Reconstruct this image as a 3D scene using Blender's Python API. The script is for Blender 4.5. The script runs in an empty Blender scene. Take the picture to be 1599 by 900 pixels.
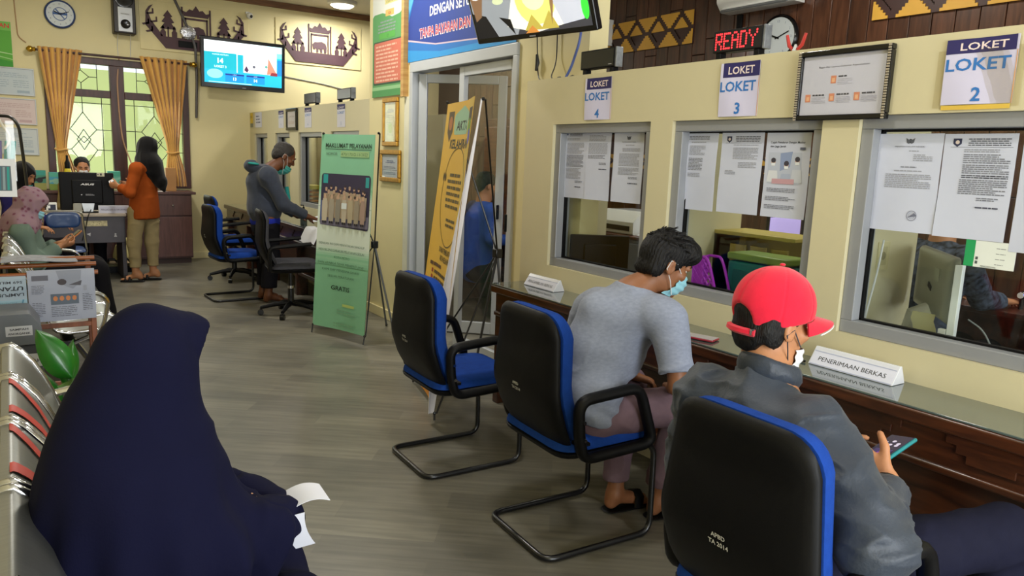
import bpy, bmesh, math, random
import numpy as np
from mathutils import Vector, Matrix
C = bpy.context.scene.collection
SC = bpy.context.scene
PI = math.pi
# ---------------------------------------------------------------- camera
cd = bpy.data.cameras.new('camera'); cam = bpy.data.objects.new('camera', cd); C.objects.link(cam)
cd.sensor_width = 36.0; cd.lens = 1160 / 1599 * 36.0; cd.clip_start = 0.02; cd.clip_end = 200
cam.matrix_world = Matrix(((0.8307, 0.0620, -0.5532, 0.0), (-0.5554, 0.1618, -0.8157, 0.0), (0.0389, 0.9849, 0.1688, 1.5), (0, 0, 0, 1)))
SC.camera = cam
# ---------------------------------------------------------------- sky, daylight, lamps, exposure
w = bpy.data.worlds.new('world'); SC.world = w; w.use_nodes = True
w.node_tree.nodes['Background'].inputs[0].default_value = (0.86, 0.95, 1.0, 1)
w.node_tree.nodes['Background'].inputs[1].default_value = 1.5
def area(name, loc, target, sx, sy, energy, col):
    l = bpy.data.lights.new(name, 'AREA'); l.shape = 'RECTANGLE'; l.size = sx; l.size_y = sy; l.energy = energy; l.color = col
    o = bpy.data.objects.new(name, l); C.objects.link(o); o.location = loc
    o.rotation_euler = (Vector(target) - Vector(loc)).to_track_quat('-Z', 'Y').to_euler(); return o
area('daylight_entrance', (1.15, -2.3, 1.5), (1.5, 5, 1.1), 2.3, 2.2, 175, (0.93, 0.97, 1.0))
area('daylight_office', (4.4, -2.4, 1.85), (4.2, 5, 1.5), 2.4, 1.6, 48, (0.95, 0.98, 1.0))
area('daylight_window', (1.23, 10.80, 1.75), (1.23, 5, 1.0), 1.5, 1.5, 14, (0.98, 1.0, 0.9))
def lamp_light(name, loc, r, energy):
    l = bpy.data.lights.new(name, 'AREA'); l.shape = 'DISK'; l.size = r * 2; l.energy = energy; l.color = (1.0, 0.97, 0.9)
    o = bpy.data.objects.new(name, l); C.objects.link(o); o.location = loc; return o
SC.view_settings.view_transform = 'Standard'; SC.view_settings.look = 'None'
SC.view_settings.exposure = 0.0; SC.view_settings.gamma = 1.0; SC.view_settings.use_curve_mapping = False
SC.cycles.max_bounces = 8; SC.cycles.transparent_max_bounces = 16
SC.cycles.caustics_reflective = False; SC.cycles.caustics_refractive = False
# ---------------------------------------------------------------- helpers: materials
def lin(c):
    if isinstance(c, str): c = tuple(int(c[i:i + 2], 16) / 255 for i in (0, 2, 4))
    return tuple(x / 12.92 if x <= .04045 else ((x + .055) / 1.055) ** 2.4 for x in c) + (1,)
MATS = {}
def mat(name, col, rough=.6, metal=0, spec=.5, var=.06, scale=8, bump=0, bscale=60, emit=0, coat=0, sheen=0, stretch=(1, 1, 1), noise_detail=4):
    """procedural surface: base colour broken up by noise, optional bump"""
    if name in MATS: return MATS[name]
    m = bpy.data.materials.new(name); m.use_nodes = True; nt = m.node_tree; N = nt.nodes; L = nt.links
    b = N['Principled BSDF']; b.inputs['Roughness'].default_value = rough; b.inputs['Metallic'].default_value = metal
    b.inputs['Specular IOR Level'].default_value = spec if rough < .8 else min(spec, .12); b.inputs['Coat Weight'].default_value = coat
    b.inputs['Sheen Weight'].default_value = sheen
    c = lin(col)
    tc = N.new('ShaderNodeTexCoord'); mp = N.new('ShaderNodeMapping'); mp.inputs['Scale'].default_value = stretch
    L.new(tc.outputs['Object'], mp.inputs[0])
    n = N.new('ShaderNodeTexNoise'); n.inputs['Scale'].default_value = scale; n.inputs['Detail'].default_value = noise_detail
    L.new(mp.outputs[0], n.inputs['Vector'])
    r = N.new('ShaderNodeValToRGB'); r.color_ramp.elements[0].position = .3; r.color_ramp.elements[1].position = .7
    r.color_ramp.elements[0].color = tuple(x * (1 - var) for x in c[:3]) + (1,)
    r.color_ramp.elements[1].color = tuple(min(1, x * (1 + var)) for x in c[:3]) + (1,)
    L.new(n.outputs[0], r.inputs[0]); L.new(r.outputs[0], b.inputs['Base Color'])
    if emit:
        L.new(r.outputs[0], b.inputs['Emission Color']); b.inputs['Emission Strength'].default_value = emit
    if bump:
        n2 = N.new('ShaderNodeTexNoise'); n2.inputs['Scale'].default_value = bscale; n2.inputs['Detail'].default_value = 5
        L.new(mp.outputs[0], n2.inputs['Vector'])
        bp = N.new('ShaderNodeBump'); bp.inputs['Strength'].default_value = bump; bp.inputs['Distance'].default_value = .01
        L.new(n2.outputs[0], bp.inputs['Height']); L.new(bp.outputs[0], b.inputs['Normal'])
    MATS[name] = m; return m
def flat(col, rough=.65, emit=0):
    n = 'print_%s_%d' % (col, int(emit * 10)); return mat(n, col, rough, var=.02, emit=emit)
def wood(name, c1, c2, rough=.4, scale=3, axis=(1, 1, 12), coat=0):
    if name in MATS: return MATS[name]
    m = bpy.data.materials.new(name); m.use_nodes = True; nt = m.node_tree; N = nt.nodes; L = nt.links
    b = N['Principled BSDF']; b.inputs['Roughness'].default_value = rough; b.inputs['Coat Weight'].default_value = coat; b.inputs['Coat Roughness'].default_value = .15
    tc = N.new('ShaderNodeTexCoord'); mp = N.new('ShaderNodeMapping'); mp.inputs['Scale'].default_value = axis
    oi = N.new('ShaderNodeObjectInfo'); ad = N.new('ShaderNodeVectorMath'); ad.operation = 'ADD'
    L.new(tc.outputs['Object'], ad.inputs[0]); L.new(oi.outputs['Location'], ad.inputs[1]); L.new(ad.outputs[0], mp.inputs[0])
    n = N.new('ShaderNodeTexNoise'); n.inputs['Scale'].default_value = scale; n.inputs['Detail'].default_value = 6; n.inputs['Distortion'].default_value = .6
    L.new(mp.outputs[0], n.inputs['Vector'])
    r = N.new('ShaderNodeValToRGB'); r.color_ramp.elements[0].position = .32; r.color_ramp.elements[1].position = .68
    r.color_ramp.elements[0].color = lin(c1); r.color_ramp.elements[1].color = lin(c2)
    L.new(n.outputs[0], r.inputs[0])
    hs = N.new('ShaderNodeHueSaturation'); ma = N.new('ShaderNodeMath'); ma.operation = 'MULTIPLY_ADD'; ma.inputs[1].default_value = .5; ma.inputs[2].default_value = .75
    L.new(oi.outputs['Random'], ma.inputs[0]); L.new(ma.outputs[0], hs.inputs['Value']); L.new(r.outputs[0], hs.inputs['Color'])
    L.new(hs.outputs[0], b.inputs['Base Color'])
    bp = N.new('ShaderNodeBump'); bp.inputs['Strength'].default_value = .15; bp.inputs['Distance'].default_value = .005
    L.new(n.outputs[0], bp.inputs['Height']); L.new(bp.outputs[0], b.inputs['Normal'])
    MATS[name] = m; return m
def glass_mat(name, tint=(1, 1, 1), refl=1.0):
    """thin sheet of glass: clear with a Fresnel reflection"""
    if name in MATS: return MATS[name]
    m = bpy.data.materials.new(name); m.use_nodes = True; nt = m.node_tree; N = nt.nodes; L = nt.links
    N.remove(N['Principled BSDF']); out = N['Material Output']
    t = N.new('ShaderNodeBsdfTransparent'); t.inputs[0].default_value = tint + (1,)
    g = N.new('ShaderNodeBsdfGlossy'); g.inputs['Roughness'].default_value = .02
    f = N.new('ShaderNodeFresnel'); ge = N.new('ShaderNodeNewGeometry'); mr = N.new('ShaderNodeMapRange'); mr.inputs[3].default_value = 1.35; mr.inputs[4].default_value = 1 / 1.35
    L.new(ge.outputs['Backfacing'], mr.inputs[0]); L.new(mr.outputs[0], f.inputs['IOR'])
    mu = N.new('ShaderNodeMath'); mu.operation = 'MULTIPLY'; mu.inputs[1].default_value = refl
    x = N.new('ShaderNodeMixShader'); L.new(f.outputs[0], mu.inputs[0]); L.new(mu.outputs[0], x.inputs[0])
    L.new(t.outputs[0], x.inputs[1]); L.new(g.outputs[0], x.inputs[2]); L.new(x.outputs[0], out.inputs[0])
    MATS[name] = m; return m
# ---------------------------------------------------------------- helpers: meshes
def link_mesh(name, verts, faces, mats, midx=None, parent=None, smooth=True, angle=40, bevel=0, uv=None):
    me = bpy.data.meshes.new(name); me.from_pydata(verts, [], faces)
    if not isinstance(mats, (list, tuple)): mats = [mats]
    for m in mats: me.materials.append(m)
    if midx is not None: me.polygons.foreach_set('material_index', midx)
    if smooth:
        me.shade_smooth(); me.set_sharp_from_angle(angle=math.radians(angle))
    me.update(); o = bpy.data.objects.new(name, me); C.objects.link(o)
    if parent: o.parent = parent
    if bevel:
        md = o.modifiers.new('bevel', 'BEVEL'); md.width = bevel; md.segments = 2; md.limit_method = 'ANGLE'; md.angle_limit = math.radians(50)
    return o
class B:
    """collects shapes into one mesh"""
    def __init__(s): s.v = []; s.f = []; s.m = []; s.cur = 0
    def add(s, v, f, m=None):
        o = len(s.v); s.v += [tuple(p) for p in v]; s.f += [tuple(i + o for i in q) for q in f]; s.m += [s.cur if m is None else m] * len(f); return s
    def box(s, c, d, rot=None, m=None):
        h = [x / 2 for x in d]; v = []
        for x in (-1, 1):
            for y in (-1, 1):
                for z in (-1, 1):
                    p = Vector((x * h[0], y * h[1], z * h[2]))
                    if rot is not None: p = rot @ p
                    v.append(p + Vector(c))
        return s.add(v, [(0, 1, 3, 2), (4, 6, 7, 5), (0, 4, 5, 1), (2, 3, 7, 6), (0, 2, 6, 4), (1, 5, 7, 3)], m)
    def span(s, a, b, m=None):
        return s.box([(a[i] + b[i]) / 2 for i in range(3)], [abs(b[i] - a[i]) for i in range(3)], None, m)
    def tube(s, pts, r, seg=8, closed=False, m=None, flat=None):
        """sweep a circle along a path; r may be a list; flat=(axis, factor) squashes the section"""
        P = [Vector(p) for p in pts]; n = len(P); R = r if isinstance(r, (list, tuple)) else [r] * n
        v = []; f = []; up = None
        for i in range(n):
            if closed: t = (P[(i + 1) % n] - P[i - 1]).normalized()
            else: t = (P[min(i + 1, n - 1)] - P[max(i - 1, 0)]).normalized()
            if up is None:
                up = t.orthogonal().normalized()
            else:
                up = (up - t * up.dot(t))
                up = up.normalized() if up.length > 1e-5 else t.orthogonal().normalized()
            bi = t.cross(up)
            for k in range(seg):
                a = 2 * PI * k / seg; d = up * math.cos(a) * R[i] + bi * math.sin(a) * R[i]
                if flat: ax = Vector(flat[0]); d = d + ax * (d.dot(ax) * (flat[1] - 1))
                v.append(P[i] + d)
        for i in range(n if closed else n - 1):
            j = (i + 1) % n
            for k in range(seg):
                l = (k + 1) % seg; f.append((i * seg + k, i * seg + l, j * seg + l, j * seg + k))
        if not closed:
            f.append(tuple(range(seg))[::-1]); f.append(tuple((n - 1) * seg + k for k in range(seg)))
        return s.add(v, f, m)
    def cyl(s, a, b, r0, r1=None, seg=16, m=None):
        return s.tube([a, b], [r0, r0 if r1 is None else r1], seg, False, m)
    def lathe(s, prof, c=(0, 0, 0), seg=20, m=None, rot=None):
        v = []; f = []; n = len(prof)
        for (r, z) in prof:
            for k in range(seg):
                a = 2 * PI * k / seg; p = Vector((r * math.cos(a), r * math.sin(a), z))
                if rot is not None: p = rot @ p
                v.append(p + Vector(c))
        for i in range(n - 1):
            for k in range(seg):
                l = (k + 1) % seg; f.append((i * seg + k, i * seg + l, (i + 1) * seg + l, (i + 1) * seg + k))
        f.append(tuple(range(seg))[::-1]); f.append(tuple((n - 1) * seg + k for k in range(seg)))
        return s.add(v, f, m)
    def sheet(s, fn, nu, nv, thick=0, m=None):
        """fn(u,v) -> point; thick gives it a back"""
        g = [[Vector(fn(i / nu, j / nv)) for j in range(nv + 1)] for i in range(nu + 1)]
        v = []; f = []
        W = nv + 1
        nor = []
        for i in range(nu + 1):
            for j in range(nv + 1):
                du = g[min(i + 1, nu)][j] - g[max(i - 1, 0)][j]; dv = g[i][min(j + 1, nv)] - g[i][max(j - 1, 0)]
                nn = du.cross(dv); nor.append(nn.normalized() if nn.length > 1e-9 else Vector((0, 0, 1))); v.append(g[i][j])
        idx = lambda i, j: i * W + j
        for i in range(nu):
            for j in range(nv): f.append((idx(i, j), idx(i + 1, j), idx(i + 1, j + 1), idx(i, j + 1)))
        if thick:
            n0 = len(v); v += [v[k] - nor[k] * thick for k in range(n0)]
            for i in range(nu):
                for j in range(nv): f.append(tuple(n0 + q for q in (idx(i, j + 1), idx(i + 1, j + 1), idx(i + 1, j), idx(i, j))))
            ring = [idx(i, 0) for i in range(nu)] + [idx(nu, j) for j in range(nv)] + [idx(i, nv) for i in range(nu, 0, -1)] + [idx(0, j) for j in range(nv, 0, -1)]
            for a, b in zip(ring, ring[1:] + ring[:1]): f.append((b, a, n0 + a, n0 + b))
        return s.add(v, f, m)
    def prism(s, poly, o, u, v_, t, m=None):
        """2-D outline (anticlockwise seen from the front) given thickness t behind its front plane"""
        o, u, w2 = Vector(o), Vector(u), Vector(v_); n = u.cross(w2).normalized(); k = len(poly)
        a = [o + u * p[0] + w2 * p[1] for p in poly]; b = [p - n * t for p in a]
        return s.add(a + b, [tuple(range(k)), tuple(range(2 * k - 1, k - 1, -1))] + [(i, k + i, k + (i + 1) % k, (i + 1) % k) for i in range(k)], m)
    def pillow(s, outline, c, u, v_, fr, bk, p=4, rings=8, bend=None, m=None):
        """cushion: outline in (u,v), bulging fr in front and bk behind; bend(x,y) shifts along the normal"""
        c, u, w2 = Vector(c), Vector(u), Vector(v_); n = u.cross(w2).normalized(); k = len(outline)
        cx = sum(q[0] for q in outline) / k; cy = sum(q[1] for q in outline) / k
        V = []; F = []
        def P(q, r, side, d):
            x = cx + (q[0] - cx) * r; y = cy + (q[1] - cy) * r
            h = d * (max(0, 1 - r ** p)) ** .5
            return c + u * x + w2 * y + n * ((bend(x, y) if bend else 0) + side * h)
        rs = [math.sin(PI / 2 * (i + 1) / rings) for i in range(rings)]
        for side, d in ((1, fr), (-1, bk)):
            base = len(V); V.append(P((cx, cy), 0, side, d))
            for r in (rs if side == 1 else rs[:-1]): V += [P(q, r, side, d) for q in outline]
            if side == 1: edge = base + 1 + (rings - 1) * k
            def ring(i):
                return (edge if i == rings - 1 else base + 1 + i * k)
            for a in range(k):
                b2 = (a + 1) % k
                t = (base, ring(0) + a, ring(0) + b2); F.append(t if side == 1 else t[::-1])
                for i in range(rings - 1):
                    q4 = (ring(i) + a, ring(i + 1) + a, ring(i + 1) + b2, ring(i) + b2); F.append(q4 if side == 1 else q4[::-1])
        return s.add(V, F, m)
    def ball(s, c, r, seg=12, m=None, rot=None):
        r = r if isinstance(r, (list, tuple)) else (r, r, r); n = max(4, seg // 2); v = []; f = []
        for i in range(n + 1):
            th = PI * (i + .0) / n
            for k in range(seg):
                a = 2 * PI * k / seg; st = max(math.sin(th), .02)
                p = Vector((r[0] * st * math.cos(a), r[1] * st * math.sin(a), -r[2] * math.cos(th)))
                if rot is not None: p = rot @ p
                v.append(p + Vector(c))
        for i in range(n):
            for k in range(seg):
                l = (k + 1) % seg; f.append((i * seg + k, i * seg + l, (i + 1) * seg + l, (i + 1) * seg + k))
        f.append(tuple(range(seg))[::-1]); f.append(tuple(n * seg + k for k in range(seg)))
        return s.add(v, f, m)
    def build(s, name, mats, parent=None, smooth=True, angle=40, bevel=0):
        return link_mesh(name, s.v, s.f, mats, s.m, parent, smooth, angle, bevel)
def rpoly(pts, rad, seg=5):
    """rounded polygon"""
    out = []; n = len(pts)
    for i in range(n):
        p = Vector(pts[i] + (0,)); a = Vector(pts[i - 1] + (0,)) - p; b = Vector(pts[(i + 1) % n] + (0,)) - p
        r = rad[i] if isinstance(rad, (list, tuple)) else rad
        if r <= 0: out.append((p.x, p.y)); continue
        an = a.angle(b); d = min(r / math.tan(an / 2), a.length * .49, b.length * .49)
        p0 = p + a.normalized() * d; p1 = p + b.normalized() * d
        for k in range(seg + 1):
            t = k / seg; q = p0 * (1 - t) ** 2 + p * 2 * t * (1 - t) + p1 * t * t; out.append((q.x, q.y))
    return out
def rpath(pts, rad, seg=5):
    """3-D path with rounded corners"""
    P = [Vector(p) for p in pts]; out = [P[0]]
    for i in range(1, len(P) - 1):
        a = P[i - 1] - P[i]; b = P[i + 1] - P[i]; d = min(rad, a.length * .49, b.length * .49)
        p0 = P[i] + a.normalized() * d; p1 = P[i] + b.normalized() * d
        for k in range(seg + 1):
            t = k / seg; out.append(p0 * (1 - t) ** 2 + P[i] * 2 * t * (1 - t) + p1 * t * t)
    out.append(P[-1]); return out
# ---------------------------------------------------------------- helpers: things
def tag(o, label=None, cat=None, group=None, kind=None):
    if label: o['label'] = label
    if cat: o['category'] = cat
    if group: o['group'] = group
    if kind: o['kind'] = kind
    return o
def thing(name, label, cat, loc=(0, 0, 0), rz=0, group=None):
    o = bpy.data.objects.new(name, None); C.objects.link(o); o.location = loc; o.rotation_euler = (0, 0, rz); o.empty_display_size = .1
    return tag(o, label, cat, group)
def struct(o): o['kind'] = 'structure'; return o
def dup(root, loc, rz, label=None, group=None):
    r = root.copy(); C.objects.link(r); r.location = loc; r.rotation_euler = (0, 0, rz)
    if label: r['label'] = label
    if group: r['group'] = group
    for ch in list(root.children):
        c = ch.copy(); C.objects.link(c); c.parent = r
        for g in list(ch.children):
            d = g.copy(); C.objects.link(d); d.parent = c
    return r
# ---------------------------------------------------------------- helpers: flat print (posters, papers, signs)
_TX = {}
def text_mesh(txt, bold):
    k = (txt, bold)
    if k in _TX: return _TX[k]
    cu = bpy.data.curves.new('lettering', 'FONT'); cu.body = txt; cu.size = 1; cu.resolution_u = 2; cu.offset = bold
    o = bpy.data.objects.new('lettering', cu); C.objects.link(o)
    dg = bpy.context.evaluated_depsgraph_get(); me = bpy.data.meshes.new_from_object(o.evaluated_get(dg))
    v = [(p.co.x, p.co.y) for p in me.vertices]; f = [tuple(p.vertices) for p in me.polygons]
    C.objects.unlink(o); bpy.data.objects.remove(o); bpy.data.curves.remove(cu); bpy.data.meshes.remove(me)
    _TX[k] = (v, f); return _TX[k]
class Flat:
    def __init__(s, w, h, base, t=.002, seed=1):
        s.w, s.h, s.t = w, h, t; s.mats = []; s.items = []; s.base = s.mi(base); s.r = random.Random(seed); s.L = 1
    def mi(s, m):
        if isinstance(m, str): m = flat(m)
        if m not in s.mats: s.mats.append(m)
        return s.mats.index(m)
    def poly(s, pts, m, layer=None):
        s.L += 1; s.items.append((list(pts), [tuple(range(len(pts)))], s.mi(m), layer or s.L)); return s
    def rect(s, x, y, w, h, m, layer=None): return s.poly([(x, y), (x + w, y), (x + w, y + h), (x, y + h)], m, layer)
    def disc(s, x, y, r, m, seg=20, ry=None, layer=None):
        return s.poly([(x + r * math.cos(2 * PI * k / seg), y + (ry or r) * math.sin(2 * PI * k / seg)) for k in range(seg)], m, layer)
    def ring(s, x, y, r0, r1, m, seg=20, ry=1.0):
        s.L += 1; v = []; f = []
        for k in range(seg):
            a = 2 * PI * k / seg; v += [(x + r0 * math.cos(a), y + ry * r0 * math.sin(a)), (x + r1 * math.cos(a), y + ry * r1 * math.sin(a))]
        for k in range(seg):
            l = (k + 1) % seg; f.append((2 * k, 2 * k + 1, 2 * l + 1, 2 * l))
        s.items.append((v, f, s.mi(m), s.L)); return s
    def text(s, txt, x, y, size, m, align='c', bold=0, width=None, turn=False, slant=0):
        v, f = text_mesh(txt, bold); s.L += 1
        x0 = min(p[0] for p in v); x1 = max(p[0] for p in v); kx = size if width is None else width / (x1 - x0)
        W = (x1 - x0) * kx; ox = {'c': -W / 2, 'l': 0, 'r': -W}[align]
        q = [(ox + (p[0] - x0) * kx + slant * p[1] * size, p[1] * size) for p in v]
        if turn: q = [(-a, -b) for a, b in q]
        s.items.append(([(x + a, y + b) for a, b in q], f, s.mi(m), s.L)); return s
    def para(s, x, y, w, lines, lh, m, th=.45, fill=.92, ragged=.3, align='l'):
        """lines of word-sized dashes, print too small to read"""
        s.L += 1; v = []; f = []
        for i in range(lines):
            yy = y - i * lh; lw = w * (fill if s.r.random() > .25 else fill * (1 - ragged * s.r.random()))
            xx = x if align == 'l' else x + (w - lw) / 2; end = xx + lw
            while xx < end - lh * .3:
                ww = min(lh * (.8 + 2.4 * s.r.random()), end - xx); k = len(v)
                v += [(xx, yy), (xx + ww, yy), (xx + ww, yy + lh * th), (xx, yy + lh * th)]; f.append((k, k + 1, k + 2, k + 3)); xx += ww + lh * .35
        s.items.append((v, f, s.mi(m), s.L)); return s
    def build(s, name, o, u, v, parent=None, warp=None, nx=1, ny=1):
        o, u, w2 = Vector(o), Vector(u).normalized(), Vector(v).normalized(); n = u.cross(w2).normalized()
        wf = warp or (lambda x, y: (0, 0, 0))
        V = []; F = []; M = []
        def P(x, y, d):
            a = wf(x, y); return o + u * (x + a[0]) + w2 * (y + a[1]) + n * (a[2] + d)
        for side in (0, 1):
            b = len(V)
            for i in range(nx + 1):
                for j in range(ny + 1): V.append(P(s.w * i / nx, s.h * j / ny, -s.t * side))
            for i in range(nx):
                for j in range(ny):
                    q = (b + i * (ny + 1) + j, b + (i + 1) * (ny + 1) + j, b + (i + 1) * (ny + 1) + j + 1, b + i * (ny + 1) + j + 1)
                    F.append(q if side == 0 else q[::-1]); M.append(s.base)
        N0 = (nx + 1) * (ny + 1); W = ny + 1
        ring = [i * W for i in range(nx)] + [nx * W + j for j in range(ny)] + [i * W + ny for i in range(nx, 0, -1)] + [j for j in range(ny, 0, -1)]
        for a, b in zip(ring, ring[1:] + ring[:1]): F.append((b, a, N0 + a, N0 + b)); M.append(s.base)
        if not warp:
            for pts, fs, m, layer in s.items:
                b = len(V); V += [P(x, y, .0003 + .00012 * layer) for x, y in pts]
                F += [tuple(i + b for i in q) for q in fs]; M += [m] * len(fs)
        else:                                   # cut the print along the sheet's grid so that it follows the curve
            bm = bmesh.new()
            for pts, fs, m, layer in s.items:
                vs = [bm.verts.new((x, y, .0006 + .00012 * layer)) for x, y in pts]
                for q in fs:
                    try: bm.faces.new([vs[i] for i in q]).material_index = m
                    except ValueError: pass
            for k in range(1, nx): bmesh.ops.bisect_plane(bm, geom=bm.verts[:] + bm.edges[:] + bm.faces[:], plane_co=(s.w * k / nx, 0, 0), plane_no=(1, 0, 0))
            for k in range(1, ny): bmesh.ops.bisect_plane(bm, geom=bm.verts[:] + bm.edges[:] + bm.faces[:], plane_co=(0, s.h * k / ny, 0), plane_no=(0, 1, 0))
            bm.verts.index_update(); b = len(V)
            def wl(x, y):
                i = min(max(int(x / s.w * nx), 0), nx - 1); j = min(max(int(y / s.h * ny), 0), ny - 1); fx = x / s.w * nx - i; fy = y / s.h * ny - j
                c = [wf(s.w * (i + p) / nx, s.h * (j + q) / ny) for p in (0, 1) for q in (0, 1)]
                return [(c[0][k] * (1 - fy) + c[1][k] * fy) * (1 - fx) + (c[2][k] * (1 - fy) + c[3][k] * fy) * fx for k in range(3)]
            for q in bm.verts:
                x, y, d = q.co; e = wl(x, y); V.append(o + u * (x + e[0]) + w2 * (y + e[1]) + n * (e[2] + d))
            for q in bm.faces: F.append(tuple(i.index + b for i in q.verts)); M.append(q.material_index)
            bm.free()
        return link_mesh(name, V, F, s.mats, M, parent, smooth=bool(warp), angle=30)
XN = (0, -1, 0); ZU = (0, 0, 1); XR = (1, 0, 0)       # "right" on walls facing -X, up, "right" on walls facing -Y
# ================================================================ materials in common
cream = mat('cream_wall_paint', 'dcd0a0', .55, var=.035, scale=1.5, bump=.06, bscale=25)
cream2 = mat('cream_partition_paint', 'cac19e', .5, var=.03, scale=2, bump=.05, bscale=30)
alu = mat('grey_aluminium', '8a8c90', .36, metal=.0, spec=.7, var=.05, scale=3)
alu_w = mat('pale_aluminium', 'b9bdc2', .4, metal=.15, var=.04, scale=3)
black_pl = mat('black_plastic', '0b0b0d', .5, spec=.18, var=.1, scale=30, bump=.05, bscale=300)
black_gl = mat('glossy_black_plastic', '0c0c0e', .18, var=.05)
black_mt = mat('black_enamel_tube', '101012', .28, var=.05, spec=.6)
blue_fab = mat('blue_upholstery', '173c8c', .85, var=.1, scale=40, bump=.2, bscale=400)
chrome = mat('chrome', 'c8c8c8', .14, metal=1, var=.03)
steel = mat('brushed_steel', '90918e', .34, metal=.85, var=.05, scale=14, stretch=(1, 14, 1))
white_pl = mat('white_plastic', 'e4e4e2', .4, var=.02)
paper = mat('white_paper', 'dfe1ea', .75, var=.03, scale=5)
gold = mat('gilt_frame', 'b98b34', .35, metal=.6, var=.15, scale=30, bump=.2, bscale=120)
glass = glass_mat('window_glass')
glass_ctr = glass_mat('booth_glass', (.93, .96, .95), 1.3)
wine = wood('red_brown_window_wood', '2e130e', '45201a', .4, axis=(8, 8, 1))
dwood = wood('dark_carved_wood', '24110a', '4a2613', .32, scale=4, axis=(8, 1, 8), coat=.3)
plankm = wood('brown_wall_plank', '3a2116', '5d3a28', .3, scale=2.5, axis=(3, 9, 1.2), coat=.25)
print_k = flat('3a3d48'); print_g = flat('7d828f')
# ================================================================ the room
def floor_mat():
    m = bpy.data.materials.new('wood_look_vinyl'); m.use_nodes = True; nt = m.node_tree; N = nt.nodes; L = nt.links; b = N['Principled BSDF']
    tc = N.new('ShaderNodeTexCoord'); mp = N.new('ShaderNodeMapping'); mp.inputs['Rotation'].default_value = (0, 0, math.radians(38))
    L.new(tc.outputs['Object'], mp.inputs[0])
    br = N.new('ShaderNodeTexBrick'); br.inputs['Scale'].default_value = 1; br.inputs['Brick Width'].default_value = .9; br.inputs['Row Height'].default_value = .15
    br.inputs['Mortar Size'].default_value = .0012; br.inputs['Color1'].default_value = lin('625f56'); br.inputs['Color2'].default_value = lin('777366'); br.inputs['Mortar'].default_value = lin('6a655d')
    L.new(mp.outputs[0], br.inputs['Vector'])
    m2 = N.new('ShaderNodeMapping'); m2.inputs['Scale'].default_value = (1.2, 16, 1); L.new(mp.outputs[0], m2.inputs[0])
    n = N.new('ShaderNodeTexNoise'); n.inputs['Scale'].default_value = 2.2; n.inputs['Detail'].default_value = 7; L.new(m2.outputs[0], n.inputs['Vector'])
    n2 = N.new('ShaderNodeTexNoise'); n2.inputs['Scale'].default_value = 1.6; n2.inputs['Detail'].default_value = 5; L.new(tc.outputs['Object'], n2.inputs['Vector'])
    x = N.new('ShaderNodeMix'); x.data_type = 'RGBA'; x.blend_type = 'OVERLAY'; x.inputs[0].default_value = .55
    L.new(br.outputs[0], x.inputs[6]); L.new(n.outputs[0], x.inputs[7])
    x2 = N.new('ShaderNodeMix'); x2.data_type = 'RGBA'; x2.blend_type = 'OVERLAY'; x2.inputs[0].default_value = .45
    L.new(x.outputs[2], x2.inputs[6]); L.new(n2.outputs[0], x2.inputs[7]); L.new(x2.outputs[2], b.inputs['Base Color'])
    r = N.new('ShaderNodeMapRange'); r.inputs[3].default_value = .26; r.inputs[4].default_value = .46; L.new(n2.outputs[0], r.inputs[0]); L.new(r.outputs[0], b.inputs['Roughness'])
    return m
HC = 3.55
struct(B().span((-.13, -2.6, -.1), (6.0, 10.9, 0)).build('floor', floor_mat(), smooth=False))
struct(B().span((-.25, -2.7, HC), (6.1, 11.1, HC + .1)).build('ceiling', mat('white_ceiling_paint', 'dedad0', .7, var=.02), smooth=False))
struct(B().span((-.25, -2.7, 0), (-.13, 11.0, HC)).build('wall_left', cream, smooth=False))
def holed(name, m, fixed, lo, hi, zlo, zhi, holes, axis):
    """wall with rectangular openings; axis 'x' lies in a plane of constant Y, 'y' in one of constant X"""
    b = B(); u = sorted(set([lo, hi] + [h[0] for h in holes] + [h[1] for h in holes])); 
    for a, c in zip(u, u[1:]):
        z = [(zlo, zhi)]
        for h in holes:
            if h[0] <= a + 1e-6 and h[1] >= c - 1e-6: z = [(zlo, h[2]), (h[3], zhi)]
        for z0, z1 in z:
            if z1 - z0 < 1e-4: continue
            if axis == 'x': b.span((a, fixed[0], z0), (c, fixed[1], z1))
            else: b.span((fixed[0], a, z0), (fixed[1], c, z1))
    return struct(b.build(name, m, smooth=False))
holed('wall_back', cream, (10.9, 11.05), -.2, 6.0, 0, HC, [(.42, 2.05, .96, 2.56)], 'x')
holed('wall_front', cream, (-2.6, -2.45), -.2, 6.0, 0, HC, [(0, 2.3, 0, 2.5), (3.2, 5.6, 1.0, 2.7)], 'x')
NW = [(2.775, 3.585), (1.815, 2.625), (.81, 1.66)]                  # booth windows in the near counter wall
FW = [(10.06, 10.66), (9.12, 9.70), (8.0, 8.79), (6.95, 7.72)]      # and in the far one
holed('wall_right', cream2, (2.68, 2.80), -1.0, 3.87, 0, 1.985, [(a, b, .885, 1.72) for a, b in NW], 'y')
struct(B().span((2.80, 3.75, 0), (2.85, 3.87, 1.985)).build('wall_return', cream2, smooth=False))
holed('wall_middle', cream, (2.85, 2.99), 3.5, 6.7, 0, HC, [(4.22, 5.82, 0, 2.27)], 'y')
holed('wall_far_right', cream2, (2.85, 2.97), 6.7, 10.9, 0, 2.02, [(a, b, .875, 1.73) for a, b in FW], 'y')
ww = struct(B().span((5.82, -2.5, 0), (5.97, 10.9, HC)).build('wall_office', mat('plank_backing', '2a1710', .6), smooth=False))
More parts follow.
